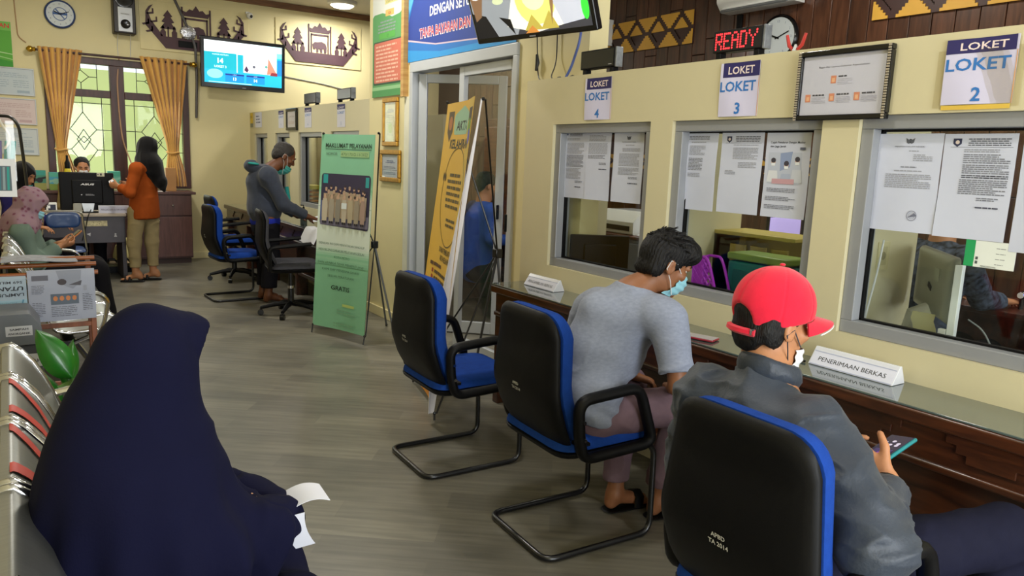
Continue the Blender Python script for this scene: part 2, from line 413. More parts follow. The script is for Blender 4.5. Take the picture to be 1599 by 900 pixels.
# planks of the timber-clad rear wall, one by one
rp = random.Random(4); pk = None
y = .9
while y < 9.8:
    z = 0.9 - rp.random() * .8
    while z < HC - .02:
        ln = [1.25, 1.25, 1.0][rp.randrange(3)]; z1 = min(z + ln, HC)
        z0 = max(z, 0.02)
        if z1 - z0 > .05:
            pb = B().box((0, 0, 0), (.016, .164, z1 - z0 - .006)).build('plank', plankm, ww, smooth=False, bevel=.004)
            pb.location = (5.81 - rp.random() * .004, y + .085, (z0 + z1) / 2)
        z = z1
    y += .17
# trims
struct(B().span((-.13, 10.87, 3.47), (5.8, 10.9, 3.55)).build('trim_1', wood('trim_wood', '5a3b22', '7a5634', .5), bevel=.006))
struct(B().span((.25, 10.875, 0), (2.85, 10.9, .09)).build('baseboard_back', cream, bevel=.004))
struct(B().span((2.83, 5.9, 0), (2.85, 6.7, .09)).build('baseboard_right', cream, bevel=.004))
struct(B().span((2.835, 5.80, 0), (2.85, 5.92, 2.0)).build('trim_2', mat('pale_jamb', 'd9d6c2', .5), smooth=False))
# booth windows: frame in the recess, black gasket, pane
wn = 0
def booth(a, b, z0, z1, x):
    global wn; wn += 1
    f = .05; m = B()
    m.span((x + .02, a, z0), (x + .112, b, z0 + f)).span((x + .02, a, z1 - f), (x + .112, b, z1)).span((x + .02, a, z0 + f), (x + .112, a + f, z1 - f)).span((x + .02, b - f, z0 + f), (x + .112, b, z1 - f))
    o = struct(m.build('window_%d' % wn, alu, smooth=False, bevel=.003)); g = .008
    k = B(); i0, i1, j0, j1 = a + f, b - f, z0 + f, z1 - f
    k.span((x + .068, i0, j0), (x + .09, i1, j0 + g)).span((x + .068, i0, j1 - g), (x + .09, i1, j1)).span((x + .068, i0, j0), (x + .09, i0 + g, j1)).span((x + .068, i1 - g, j0), (x + .09, i1, j1))
    k.build('gasket', black_pl, o, smooth=False)
    B().span((x + .077, i0, j0), (x + .083, i1, j1)).build('pane', glass_ctr, o, smooth=False)
for a, b in NW: booth(a, b, .885, 1.72, 2.68)
for a, b in FW: booth(a, b, .875, 1.73, 2.85)
# office partitions between the booths, seen through the glass
for n, (yy, xx) in enumerate(((3.68, 3.22), (2.70, 3.34), (1.74, 3.36))):
    struct(B().span((2.80, yy, 0), (xx, yy + .06, 1.93)).build('wall_booth_%d' % (n + 1), cream2, smooth=False))
struct(B().span((3.80, 7.0, 0), (3.86, 10.85, 1.95)).build('wall_booth_4', cream2, smooth=False))  # added pale wall that brightens the far booth glass, in place of reflections
# the house window on the far wall: timber frame, leaded panes
def house_window():
    o = struct(B().span((.42, 10.86, .96), (.50, 10.98, 2.56)).span((1.97, 10.86, .96), (2.05, 10.98, 2.56)).span((1.13, 10.862, 1.03), (1.29, 10.978, 2.48))
        .span((.50, 10.863, 2.48), (1.97, 10.977, 2.56)).span((.50, 10.863, .96), (1.97, 10.977, 1.03)).span((.50, 10.866, 2.08), (1.13, 10.974, 2.17)).span((1.29, 10.866, 2.08), (1.97, 10.974, 2.17)).build('window_0', wine, smooth=False, bevel=.005))
    lead = mat('lead_came', '15181a', .5)
    for x0, x1 in ((.50, 1.13), (1.29, 1.97)):
        for z0, z1, low in ((1.03, 2.08, True), (2.17, 2.48, False)):
            p = B().span((x0, 10.918, z0), (x1, 10.924, z1)).build('pane', glass, o, smooth=False)
            W = x1 - x0; Hh = z1 - z0; cx = (x0 + x1) / 2; l = B()
            def seg(ax, az, bx, bz): l.cyl((x0 + ax * W, 10.917, z0 + az * Hh), (x0 + bx * W, 10.917, z0 + bz * Hh), .0045, seg=6)
            if low:
                for q in (.16, .84): seg(q, 0, q, 1)
                for q in (.07, .93): seg(0, q, 1, q)
                seg(.5, 1, .5, .82); seg(.5, .82, .27, .62); seg(.5, .82, .73, .62); seg(.27, .62, .5, .46 + .0); seg(.73, .62, .5, .46)
                seg(.27, .62, 0, .62); seg(.73, .62, 1, .62); seg(.27, .38, 0, .38); seg(.73, .38, 1, .38)
                seg(.27, .62, .27, .62); seg(.5, .54, .27, .38); seg(.5, .54, .73, .38); seg(.27, .38, .5, .18); seg(.73, .38, .5, .18); seg(.5, .18, .5, 0)
                seg(.5, .62, .62, .5); seg(.5, .62, .38, .5); seg(.38, .5, .5, .38); seg(.62, .5, .5, .38)
            else:
                for q in (.22, .78): seg(q, 0, q, 1)
                seg(0, .8, .22, .5) if False else None
                seg(.22, .5, .36, .5); seg(.36, .5, .5, .75); seg(.36, .5, .5, .25); seg(.5, .75, .64, .5); seg(.5, .25, .64, .5); seg(.64, .5, .78, .5); seg(.5, .75, .5, 1); seg(.5, .25, .5, 0)
            l.build('lead_came', lead, p)
house_window()
# yard behind the window: pale plastered wall under the sky
tag(B().span((-2, 13.2, -.2), (4.5, 13.4, 2.62)).build('yard_wall', mat('pale_green_plaster', 'cfdc9a', .8, var=.08, scale=1.2), smooth=False), 'pale green plastered yard wall seen through the leaded window', 'wall')
# sliding aluminium door to the office
def alu_leaf(b, w, h, d=.04, fr=.07):
    b.span((0, -d / 2, 0), (fr, d / 2, h)).span((w - fr, -d / 2, 0), (w, d / 2, h)).span((fr, -d / 2, h - fr), (w - fr, d / 2, h)).span((fr, -d / 2, 0), (w - fr, d / 2, .10)); return b
d1 = struct(B().span((2.83, 4.22, 2.19), (2.95, 5.82, 2.27)).span((2.83, 4.22, 0), (2.95, 4.27, 2.19)).span((2.83, 5.77, 0), (2.95, 5.82, 2.19)).build('door_1', alu_w, smooth=False, bevel=.004))
def leaf(name, loc, ang, w):
    o = alu_leaf(B(), w, 2.17).build(name, alu_w, d1, smooth=False, bevel=.004); o.location = loc; o.rotation_euler = (0, 0, ang)
    B().span((.07, -.003, .1), (w - .07, .003, 2.10)).build('pane', glass, o, smooth=False)
    B().span((w - .05, -.05, 1.0), (w - .03, .05, 1.12)).build('handle', black_pl, o, bevel=.004)
leaf('fixed_leaf', (2.89, 5.05, .01), -PI / 2, .78)
leaf('open_leaf', (2.89, 5.75, .01), math.radians(-42), .74)
# ================================================================ counters
def counter(name, label, x0, x1, y0, y1, top=.76, legs=True):
    t = thing(name, label, 'counter', (0, 0, 0))
    B().span((x0, y0, top - .055), (x1, y1, top - .008)).build('counter_top', dwood, t, bevel=.008)
    B().span((x0 + .004, y0 + .004, top - .008), (x1, y1 - .004, top)).build('glass_sheet', mat('smoky_counter_glass', '4d5957', .06, var=.03, spec=.8, coat=.6), t, bevel=.002).__setitem__('label', 'grey-green glass sheet laid over the counter top')
    B().span((x0 + .035, y0 + .02, top - .175), (x0 + .06, y1 - .02, top - .055)).build('carved_apron', dwood, t, bevel=.003)
    # stepped carving, raised pieces on the apron
    p = .42; n = int((y1 - y0 - .1) / p); s = .028
    for k in range(n):
        yc = y1 - .1 - (k + .5) * p; v = []
        for i in range(4): v += [(-.17 + i * .033, .045 - i * .026), (-.17 + (i + 1) * .033, .045 - i * .026)]
        left = v; right = [(-a, b) for a, b in v[::-1]]
        outline = left + right; outline = outline + [(.17, .052), (-.17, .052)]
        B().prism(outline[::-1], (x0 + .035, yc, top - .11), XN, ZU, -.009).build('carving', dwood, t, smooth=False, bevel=.002)
    B().span((x0 + .02, y0 + .01, top - .20), (x0 + .075, y1 - .01, top - .172)).build('moulding', dwood, t, bevel=.008)
    B().span((x0 + .10, y0 + .02, .30), (x0 + .125, y1 - .02, top - .2)).build('front_panel', dwood, t, bevel=.003)
    B().span((x0 + .05, y0 + .02, .22), (x0 + .16, y1 - .02, .26)).build('lower_rail', dwood, t, bevel=.006)
    for yy in [y0 + .03] + [y0 + (y1 - y0) * k / 4 for k in (1, 2, 3)] + [y1 - .03]:
        B().span((x0 + .04, yy - .03, 0), (x0 + .16, yy + .03, top - .055)).build('leg', dwood, t, bevel=.006)
    B().span((x0 + .06, y1 - .045, .1), (x1, y1 - .02, top - .055)).build('end_panel', dwood, t, bevel=.004)
    return t
counter('service_counter', 'dark carved wooden counter with glass top under the near booth windows', 2.405, 2.68, -.5, 3.78)
counter('service_counter', 'dark carved wooden counter at the far booths, behind the green banner', 2.43, 2.85, 6.75, 10.72)
# ================================================================ visitor chairs
seat_out = rpoly([(-.235, -.24), (.235, -.24), (.215, .24), (-.215, .24)], .09)
def back_outline(s=1.0):
    return rpoly([(-.225 * s, .0), (.225 * s, .0), (.235 * s, .25), (.195 * s, .56 * s), (-.195 * s, .56 * s), (-.235 * s, .25)], [.15, .15, .3, .10, .10, .3], 6)
def back_bend(x, y): return .10 * x * x * 4 * .45 - .05 * math.sin(PI * min(1, max(0, (y - .02) / .42))) + .03
def visitor_chair(loc, rz, label, lettered=True, group='blue visitor chairs with black backs', fab=blue_fab):
    t = thing('visitor_chair', label, 'chair', loc, rz, group)
    lean = math.radians(11); v = (-math.sin(lean), 0, math.cos(lean)); u = (0, 1, 0)
    o = (-.175, 0, .40)
    B().pillow(back_outline(), o, u, v, .012, .03, p=10, rings=9, bend=back_bend).build('back_shell', black_pl, t, angle=60)
    B().pillow(back_outline(.975), (o[0] + .016, 0, o[2] + .010), u, v, .070, .004, p=12, rings=10, bend=back_bend).build('back_cushion', fab, t, angle=60)
    B().pillow(seat_out, (.03, 0, .435), (0, -1, 0), (1, 0, 0), .06, .01, p=5).build('seat_cushion', fab, t, angle=60)
    B().pillow([(a * 1.01, b * 1.01) for a, b in seat_out], (.03, 0, .425), (0, -1, 0), (1, 0, 0), .008, .035, p=8).build('seat_pan', black_pl, t, angle=60)
    for s in (-1, 1):
        y = s * .262
        pts = rpath([(-.16, y, .52), (-.17, y, .645), (.115, y, .665), (.20, y, .43), (-.14, y, .415), (-.16, y, .52)], .055, 6)[:-1]
        B().tube(pts, .021, 10, True, flat=((0, 1, 0), 1.25)).build('armrest', black_pl, t, angle=60)
        B().box((-.13, s * .235, .47), (.05, .05, .012)).box((.12, s * .235, .425), (.05, .05, .012)).build('bracket', black_pl, t)
    fr = rpath([(.10, .215, .405), (.255, .215, .40), (.262, .215, .0135), (-.25, .215, .0135), (-.25, -.215, .0135), (.262, -.215, .0135), (.255, -.215, .40), (.10, -.215, .405)], .06, 6)
    B().tube(fr, .0125, 10).build('sled_frame', black_mt, t, angle=60)
    B().box((.10, 0, .41), (.10, .46, .008)).build('cross_plate', black_pl, t)
    if lettered:
        f = Flat(.001, .001, black_pl, .0005); f.text('APBD', .05, .028, .017, 'c9c9c9', bold=.02).text('TA 2014', .05, .007, .017, 'c9c9c9', bold=.02)
        # stencilled on the back of the shell
        n_ = Vector((math.cos(lean), 0, math.sin(lean))); q = f.build('lettering', Vector(o) + Vector(v) * .235 - n_ * .0518 + Vector((0, .06, 0)), (0, -1, 0), v, t); q['label'] = 'white stencilled letters and year'
    # hex screw heads at the arm
    for x, z in ((-.15, .50), (-.158, .57)): B().cyl((x, -.285, z), (x, -.292, z), .007).build('screw', chrome, t)
    return t
ch1 = visitor_chair((1.80, 3.13, 0), math.radians(-2), 'empty blue and black visitor chair nearest the yellow banner')
ch2 = dup(ch1, (1.855, 2.255, 0), math.radians(-3), 'blue and black visitor chair under the man in the grey shirt')
ch3 = dup(ch1, (1.60, 1.04, 0), math.radians(-1), 'blue and black visitor chair under the man in the red cap')
ch4 = dup(ch1, (1.86, 7.83, 0), math.radians(3), 'empty blue and black visitor chair at the far counter, left of the hooded man')
# ---------------------------------------------------------------- swivel chairs
def swivel(loc, rz, label, fab, arms=True):
    t = thing('swivel_chair', label, 'chair', loc, rz, 'swivel chairs at the far counter')
    v = (-math.sin(.2), 0, math.cos(.2)); o = (-.20, 0, .44)
    B().pillow(back_outline(.98), o, (0, 1, 0), v, .012, .025, p=10, bend=back_bend).build('back_shell', black_pl, t, angle=60)
    B().pillow(back_outline(.94), (o[0] + .016, 0, o[2] + .015), (0, 1, 0), v, .045, .004, p=5, bend=back_bend).build('back_cushion', fab, t, angle=60)
    B().pillow(seat_out, (.03, 0, .46), (0, -1, 0), (1, 0, 0), .06, .01, p=5).build('seat_cushion', fab, t, angle=60)
    B().pillow(seat_out, (.03, 0, .45), (0, -1, 0), (1, 0, 0), .008, .035, p=8).build('seat_pan', black_pl, t, angle=60)
    for s in (-1, 1):
        B().tube(rpath([(-.22, s * .26, .45), (-.22, s * .26, .66), (.14, s * .26, .69)], .05), .019, 8, flat=((0, 1, 0), 1.3)).build('armrest', black_pl, t)
    B().cyl((0, 0, .10), (0, 0, .25), .028).cyl((0, 0, .27), (0, 0, .42), .022).build('gas_column', black_mt, t)
    B().cyl((0, 0, .25), (0, 0, .275), .03).build('column_collar', chrome, t)
    for k in range(5):
        a = 2 * PI * k / 5 + .5; e = (.27 * math.cos(a), .27 * math.sin(a), .07)
        g = B().tube([(0, 0, .11), (e[0] * .5, e[1] * .5, .10), e], [.026, .022, .016], 8).build('base_spoke', black_pl, t)
        B().cyl((e[0], e[1], .07), (e[0], e[1], .045), .008).tube([(e[0] - .02 * math.sin(a), e[1] + .02 * math.cos(a), .027), (e[0] + .02 * math.sin(a), e[1] - .02 * math.cos(a), .027)], .027, 12).build('castor', black_gl, g)
    return t
grey_fab = mat('charcoal_upholstery', '3b3b40', .85, var=.1, scale=40, bump=.2, bscale=400)
sw1 = swivel((2.12, 6.80, 0), math.radians(-8), 'charcoal office swivel chair on castors, left of the green banner', grey_fab)
sw2 = swivel((2.13, 8.95, 0), math.radians(2), 'blue office swivel chair farthest back at the far counter', blue_fab)
# ================================================================ booth signs
navy_p = flat('251f5c'); lil = flat('c9c6e2'); blue_t = flat('2c6fb8'); cyan_t = flat('3f8fc4')
def booth_sign(x, yl, yr, zb, zt, num, label, tilt=0, group=None):
    w = yl - yr; h = zt - zb; f = Flat(w, h, 'ccc9e4', .0015)
    hb = h * (.27 if num != '2' else .22)
    f.rect(w * .07 if num != '2' else 0, h - hb, w * .93 if num != '2' else w * .97, hb, navy_p)
    f.text('LOKET', w * .53, h - hb * .78, hb * .72, 'e9d8d4', bold=.015, width=w * .66)
    f.text('LOKET', w * .47, h - hb - h * .26, h * .26, blue_t, bold=.02, width=w * .90)
    f.text(num, w * .5, h * .05, h * .29, blue_t, bold=.025)
    f.rect(w * .985, 0, w * .015, h - hb, 'd6a26a')
    def warp(a, b): return (0, 0, .003 + .0035 * math.sin(a / w * 5 + b * 9))
    o = f.build('booth_sign', (x, yl, zb), (0, -1, tilt), ZU, None, warp, 8, 10)
    return tag(o, label, 'sign', group)
booth_sign(2.678, 3.297, 3.082, 1.738, 1.96, '4', 'paper booth sign with the number 4, above the leftmost near window')
booth_sign(2.678, 2.345, 2.135, 1.731, 1.962, '3', 'paper booth sign with the number 3, below the red lit display')
s2 = booth_sign(2.678, 1.368, 1.147, 1.745, 1.958, '2', 'paper booth sign with the number 2, right of the framed chart')
# clear tape sleeve around the number 2 sign
tag(B().span((2.6765, 1.395, 1.735), (2.6775, 1.125, 1.925)).build('plastic_sleeve', glass_mat('clear_film', (.97, .96, .93), 1.5), smooth=False), 'clear plastic film taped behind the number 2 sign', 'sleeve')
tag(B().span((2.6755, 1.365, 1.728), (2.6775, 1.15, 1.743)).build('tape_strip', flat('d8b54a'), smooth=False), 'yellow tape strip under the number 2 sign', 'tape')
# framed organisation chart
def pframe(name, label, cat, x, yl, yr, zb, zt, bar, matf, paperbase, fill, depth=.025, group=None, facing='x', inner=None):
    t = thing(name, label, cat, (0, 0, 0), 0, group)
    if facing == 'x': o, u = Vector((x, yl, zb)), XN; w = yl - yr
    else: o, u = Vector((yl, x, zb)), XR; w = yr - yl
    h = zt - zb; n = Vector(u).cross(Vector(ZU)); b = B()
    def bx(a0, b0, a1, b1, d, m=0):
        p = o + Vector(u) * a0 + Vector(ZU) * b0; q = o + Vector(u) * a1 + Vector(ZU) * b1 + n * d
        b.span([min(p[i], q[i]) for i in range(3)], [max(p[i], q[i]) for i in range(3)], m)
    bx(0, 0, w, bar, depth); bx(0, h - bar, w, h, depth); bx(0, bar, bar, h - bar, depth); bx(w - bar, bar, w, h - bar, depth)
    b.build('frame', matf, t, smooth=False, bevel=bar * .18)
    if inner:
        b = B(); k = int(h / (bar * .45))
        for i in range(k):
            for a in (bar * .25, w - bar * .75):
                bx(a, h * (i + .15) / k, a + bar * .5, h * (i + .8) / k, depth + .004)
        tag(b.build('beading', inner, t, smooth=False), kind='stuff')
    f = Flat(w - 2 * bar, h - 2 * bar, paperbase, .003); fill(f, w - 2 * bar, h - 2 * bar)
    f.build('print', o + Vector(u) * bar + Vector(ZU) * bar + n * (depth * .45), u, ZU, t)
    a = o + Vector(u) * bar + Vector(ZU) * bar + n * (depth * .62); c = o + Vector(u) * (w - bar) + Vector(ZU) * (h - bar) + n * (depth * .66)
    if facing == 'x': B().span([min(a[i], c[i]) for i in range(3)], [max(a[i], c[i]) for i in range(3)]).build('cover_glass', glass, t, smooth=False)
    return t
def org_chart(f, w, h):
    f.text('Bagan Alur Layanan Dokumen Kependudukan', w * .5, h * .80, h * .04, '4a4a58', width=w * .60)
    for x, y in ((.36, .66), (.06, .36), (.36, .36), (.66, .36)):
        f.rect(w * x, h * y - h * .13, w * .065, h * .13, 'd98a6a'); f.rect(w * (x + .015), h * y - h * .11, w * .035, h * .07, 'e8b48c')
        f.para(w * (x + .09), h * y - h * .03, w * .16, 1, h * .035, '3c3c48', .7); f.para(w * (x + .085), h * y - h * .07, w * .19, 4, h * .028, 'b6b6c6')
pframe('framed_chart', 'black framed white chart with small photos, between booth signs 3 and 2', 'picture', 2.678, 1.937, 1.547, 1.703, 1.969, .021, black_gl, 'c9cadb', org_chart, inner=mat('pearl_beading', 'b9aFa0'.lower(), .3, metal=.5))
# ================================================================ notices stuck on the near panes
def doc(yl, yr, zb, zt, label, fill, sag=.004, seed=1, x=2.7495, base='c6cbde', rotz=0, group=None):
    kx = x / 2.7095; yl, yr, zb, zt = yl * kx, yr * kx, 1.5 + (zb - 1.5) * kx, 1.5 + (zt - 1.5) * kx
    w, h = yl - yr, zt - zb; f = Flat(w, h, base, .0006, seed); fill(f, w, h)
    rr = random.Random(seed * 7); a, b = rr.random() * 6, rr.random() * 6
    def warp(px, py): return (0, 0, .003 + sag * (.5 + .5 * math.sin(px / w * 4 + a + py * 5)) * (1 - (py / h) * .6) + sag * .5 * math.sin(py / h * 6 + b))
    return tag(f.build('notice', (x, yl, zb), (0, -1, rotz), ZU, None, warp, 8, 12), label, 'notice', group)
def letter(logo=None, head=2, body=((.9, 10),), margin=.12, sign=True, stamp=False):
    def fn(f, w, h):
        y = .93
        if logo == 'bird':
            f.disc(w * .5, h * .925, w * .03, '40434f', 10, w * .035)
            for s in (-1, 1): f.poly([(w * .5, h * .93), (w * (.5 + s * .07), h * .955), (w * (.5 + s * .055), h * .91), (w * (.5 + s * .02), h * .895)], '5a5d68')
            f.text('MENTERI DALAM NEGERI', w * .5, h * .862, h * .02, '6a6d7a', width=w * .46); y = .82
        elif logo == 'shield':
            f.poly([(w * .13, h * .955), (w * .25, h * .955), (w * .25, h * .905), (w * .19, h * .875), (w * .13, h * .905)], '2c3250'); f.disc(w * .19, h * .92, w * .03, 'd8c9c0', 10)
            f.para(w * .32, h * .945, w * .62, 4, h * .019, '50535f', .5, align='c'); f.rect(w * .1, h * .872, w * .85, h * .003, '50535f'); y = .845
        elif logo == 'dot':
            f.disc(w * .12, h * .95, w * .03, '3c4a68', 10); f.para(w * .2, h * .955, w * .6, 3, h * .017, '60636f', .55, align='c'); y = .88
        for fx, (n, ml, mr, dark, gap) in enumerate(body):
            f.para(w * ml, h * y, w * (1 - ml - mr), n, h * .0185, dark, .5, .98, .35); y -= n * .0185 + gap
        if sign:
            f.para(w * .55, h * max(.2, y), w * .32, 2, h * .018, '6b6e7a'); f.para(w * .55, h * max(.12, y - .09), w * .34, 1, h * .022, '44475a', .6)
        if stamp:
            f.ring(w * .66, h * .17, w * .07, w * .08, '83869a', 24); f.ring(w * .66, h * .17, w * .045, w * .05, '9497a8', 20)
            f.poly([(w * .6, h * .15), (w * .7, h * .2), (w * .74, h * .17), (w * .68, h * .16)], '6b6e82')
    return fn
G = '979aa6'; K = '757884'
doc(3.50, 3.295, 1.302, 1.682, 'two column notice on the number 4 window, leftmost sheet', letter('dot', body=((2, .12, .3, G, .03), (9, .15, .1, G, .012), (10, .15, .1, K, .01), (9, .15, .2, G, .02))), seed=2)
doc(3.297, 3.092, 1.302, 1.680, 'signed notice on the number 4 window, middle sheet', letter(None, body=((5, .1, .2, G, .02), (9, .1, .12, G, .01), (3, .1, .2, K, .05)), stamp=False), seed=3)
doc(3.068, 2.84, 1.304, 1.668, 'notice with a bird crest on the number 4 window', letter('bird', body=((1, .4, .3, G, .03), (3, .3, .1, G, .02), (10, .2, .12, G, .015), (6, .2, .12, G, .02))), seed=4)
doc(2.585, 2.357, 1.303, 1.661, 'narrow-text notice on the number 3 window, leftmost sheet', letter('dot', body=((1, .3, .3, G, .03), (7, .26, .3, G, .03), (9, .26, .35, K, .03), (3, .26, .4, G, .02)), sign=False), seed=5)
doc(2.336, 2.105, 1.306, 1.662, 'letter sheet in the middle of the number 3 window', letter('shield', body=((1, .3, .1, G, .02), (8, .3, .1, G, .03), (4, .45, .12, G, .03), (3, .14, .6, G, .02)), sign=False), seed=6)
def health(f, w, h):
    f.text('Cegah Penularan Dengan Masker', w * .1, h * .875, h * .036, '3a3d4c', 'l', .01, w * .78); f.text('dan Jaga Jarak', w * .1, h * .83, h * .033, '3a3d4c', 'l', .01, w * .36)
    f.rect(w * .08, h * .40, w * .74, h * .37, 'b9c0d2'); f.poly([(w * .35, h * .76), (w * .62, h * .78), (w * .58, h * .6), (w * .36, h * .55)], '8d9cc0')
    for cx, cy, sh in ((.2, .655, 'd7dae2'), (.5, .62, 'aab4cc'), (.74, .67, 'c6cbd8')):
        f.poly([(w * (cx - .13), h * .42), (w * (cx + .13), h * .42), (w * (cx + .10), h * (cy - .10)), (w * (cx - .10), h * (cy - .10))], sh)
        f.disc(w * cx, h * cy, w * .052, 'c9a594', 14, h * .045); f.disc(w * cx, h * (cy + .022), w * .056, '3c3843', 14, h * .03); f.rect(w * (cx - .045), h * (cy - .042), w * .09, h * .032, 'e4e8ee')
    f.rect(w * .2, h * .40, w * .5, h * .06, 'c49aa4'); f.para(w * .1, h * .34, w * .7, 3, h * .018, '767987'); f.para(w * .08, h * .24, w * .74, 3, h * .018, '767987'); f.para(w * .08, h * .14, w * .74, 3, h * .018, '767987'); f.rect(w * .78, h * .80, w * .12, h * .03, '5b5f72')
doc(2.088, 1.873, 1.306, 1.66, 'health notice with three cartoon people in masks on the number 3 window', health, seed=7)
doc(1.586, 1.354, 1.30, 1.652, 'letter with a bird crest and round stamp on the number 2 window', letter('bird', body=((1, .5, .25, G, .02), (4, .58, .12, G, .05), (1, .4, .35, K, .02), (1, .3, .25, G, .02), (8, .17, .1, G, .02)), sign=False, stamp=True), seed=8)
doc(1.351, 1.12, 1.297, 1.65, 'dense letter with a dark shield crest on the number 2 window', letter('shield', body=((2, .3, .1, G, .01), (5, .3, .05, K, .006), (5, .3, .05, K, .006), (2, .3, .05, '30333f', .006), (8, .28, .05, K, .02))), seed=9)
doc(1.103, .88, 1.27, 1.65, 'white sheet cut by the right edge of the picture on the number 2 window', letter('dot', body=((10, .2, .1, G, .02), (8, .2, .1, G, .02))), seed=10)
def cal(f, w, h):
    f.rect(0, 0, w * .2, h, '1f9a58'); f.rect(w * .2, 0, w * .8, h, 'dfe4de')
    for k in range(4): f.para(w * .62, h * (.75 - .2 * k), w * .2, 1, h * .06, '8a8f8f')
    for k in range(2): f.rect(w * .23, h * (.12 + .16 * k), w * .05, h * .11, '4a4f50')
    f.text('PENGADUAN', w * .5, h * .02, h * .09, '3d4444', width=w * .3)
doc(1.235, 1.078, 1.207, 1.296, 'small green and white card below the letters on the number 2 window', cal, seed=11, sag=.001)
# ================================================================ name blocks on the counter
acr = mat('clear_acrylic_white_card', 'd6d8e0', .2, var=.02, coat=.4)
def name_block(txt, yl, yr, x, label):
    t = thing('name_block', label, 'sign', (0, 0, 0), 0, 'acrylic name blocks on the counter')
    w = yl - yr; B().prism([(0, 0), (.085, 0), (.055, .066), (.045, .066)], (x + 0, yl, .761), XR, ZU, -w).build('acrylic_wedge', acr, t, smooth=False, bevel=.002)
    f = Flat(w * .97, .06, 'd3d5e4', .0008); f.text(txt, w * .485, .02, .026, '1c1c22', bold=0, width=w * .80)
    f.rect(0, 0, w * .97, .004, 'aab0c8').rect(0, .056, w * .97, .004, 'aab0c8')
    f.build('card', (x + .0005, yl - w * .015, .763), XN, Vector((.045, 0, .066)), t)
    return t
name_block('PENERIMAAN BERKAS', 1.69, 1.35, 2.565, 'clear name block reading PENERIMAAN BERKAS beside the man in the red cap')
name_block('PENGAMBILAN BERKAS', 3.66, 3.36, 2.565, 'faint white name block at the far end of the near counter')
# ================================================================ lit displays and clutter on the partition
def led_box(name, label, yl, yr, zb, zt, x=2.70, txt=None, lit=False, group=None):
    t = thing(name, label, 'display', (0, 0, 0), 0, group); w = yl - yr
    B().span((x, yr, zb), (x + .05, yl, zt)).build('housing', black_pl, t, bevel=.004)
    B().span((x + .002, yr - .012, zb - .002), (x + .048, yr, zt + .002)).build('end_cap', mat('scuffed_clear_plastic', '6f7276', .25, var=.3, scale=25), t, bevel=.003)
    for yy in (yl - .03, yr + .03): B().span((x + .005, yy - .014, 1.985), (x + .045, yy + .014, zb)).build('foot', black_pl, t, bevel=.003)
    if lit:
        font = {'R': '1111 1001 1001 1111 1010 1001 1001', 'E': '1111 1000 1000 1110 1000 1000 1111', 'A': '0110 1001 1001 1111 1001 1001 1001', 'D': '1110 1001 1001 1001 1001 1001 1110', 'Y': '10001 10001 01010 00100 00100 00100 00100'}
        f = Flat(w * .97, (zt - zb) * .9, '0a0606', .001); red = mat('red_led', 'ff3038', .5, emit=2.2, var=0); pt = w * .97 / 31; xo = 1.8
        for c in txt:
            rows = font[c].split()
            for j, r in enumerate(rows):
                for i, q in enumerate(r):
                    if q == '1': f.disc((xo + i * 1.2) * pt, (zt - zb) * .45 + (3 - j) * pt * 1.25, pt * .52, red, 8, layer=2)
            xo += (len(rows[0]) + .5) * 1.2 - .0
        f.build('led_matrix', (x - .001, yl - w * .015, zb + (zt - zb) * .05), XN, ZU, t)
    else:
        f = Flat(w * .94, (zt - zb) * .86, mat('dark_display_face', '14171a', .2), .001); f.rect(w * .80, .006, w * .09, .004, '9a9a9a'); f.build('screen_face', (x - .001, yl - w * .03, zb + (zt - zb) * .07), XN, ZU, t)
    return t
led_box('led_display', 'red lit READY display on top of the partition above booth sign 3', 2.43, 2.16, 2.016, 2.112, txt='READY', lit=True)
led_box('led_display', 'unlit black display on the partition above booth sign 4', 3.385, 3.10, 2.015, 2.115)
led_box('led_display', 'small dark display on the far partition, left one', 8.62, 8.22, 2.05, 2.16, 2.865)
led_box('led_display', 'small dark display on the far partition, right one', 7.58, 7.2, 2.05, 2.155, 2.865)
tag(B().span((2.755, 3.36, 1.986), (2.795, 3.02, 1.998)).build('batten', wood('raw_batten', '5a3a22', '80562f', .6), bevel=.002), 'wooden batten lying under the unlit display', 'batten')
t = thing('pliers', 'red handled pliers lying on the partition right of the READY display', 'tool', (2.74, 2.02, 1.986))
for s in (-1, 1): B().tube([(0, s * .004, .008), (0, s * .03, .03), (0, s * .045, .075)], [.007, .008, .006], 8).build('handle', mat('red_grip', 'b3302c', .4), t)
B().tube([(0, 0, .008), (.0, .0, .035)], [.016, .004], 6).build('jaw', steel, t)
# cables dropping from the big screen
blk_c = mat('black_cable', '1a1a1c', .5); blu_c = mat('blue_cable', '4a5fa8', .5); wht_c = mat('white_cable', 'cfcfd0', .5)
def cable(name, pts, r, m, label, seg=6):
    P = rpath(pts, .12, 6); return tag(B().tube(P, r, seg).build(name, m), label, 'cable')
cable('network_cable', [(2.80, 3.52, 2.30), (2.78, 3.50, 2.20), (2.77, 3.56, 2.05), (2.765, 3.60, 1.996)], .008, blu_c, 'blue network cable hanging below the big screen')
cable('power_cable', [(2.835, 4.02, 2.40), (2.835, 4.0, 2.2), (2.835, 3.98, 2.03), (2.80, 3.90, 2.0)], .004, blk_c, 'thin black cable hanging below the big screen, left one')
cable('power_cable', [(2.835, 3.80, 2.40), (2.835, 3.79, 2.1), (2.75, 3.74, 1.992), (2.75, 3.62, 1.992)], .004, blk_c, 'thin black cable hanging below the big screen, middle one')
cable('power_cable', [(2.83, 3.49, 2.36), (2.80, 3.42, 2.28), (2.75, 3.30, 2.245)], .007, blk_c, 'black cable looping right behind the big screen')
tag(B().tube([(2.83, 3.995, 2.17), (2.83, 3.985, 2.12), (2.83, 3.998, 2.07)], [.008, .014, .008], 8).build('cable_joint', blk_c), 'black taped cable joint hanging under the big screen', 'cable')
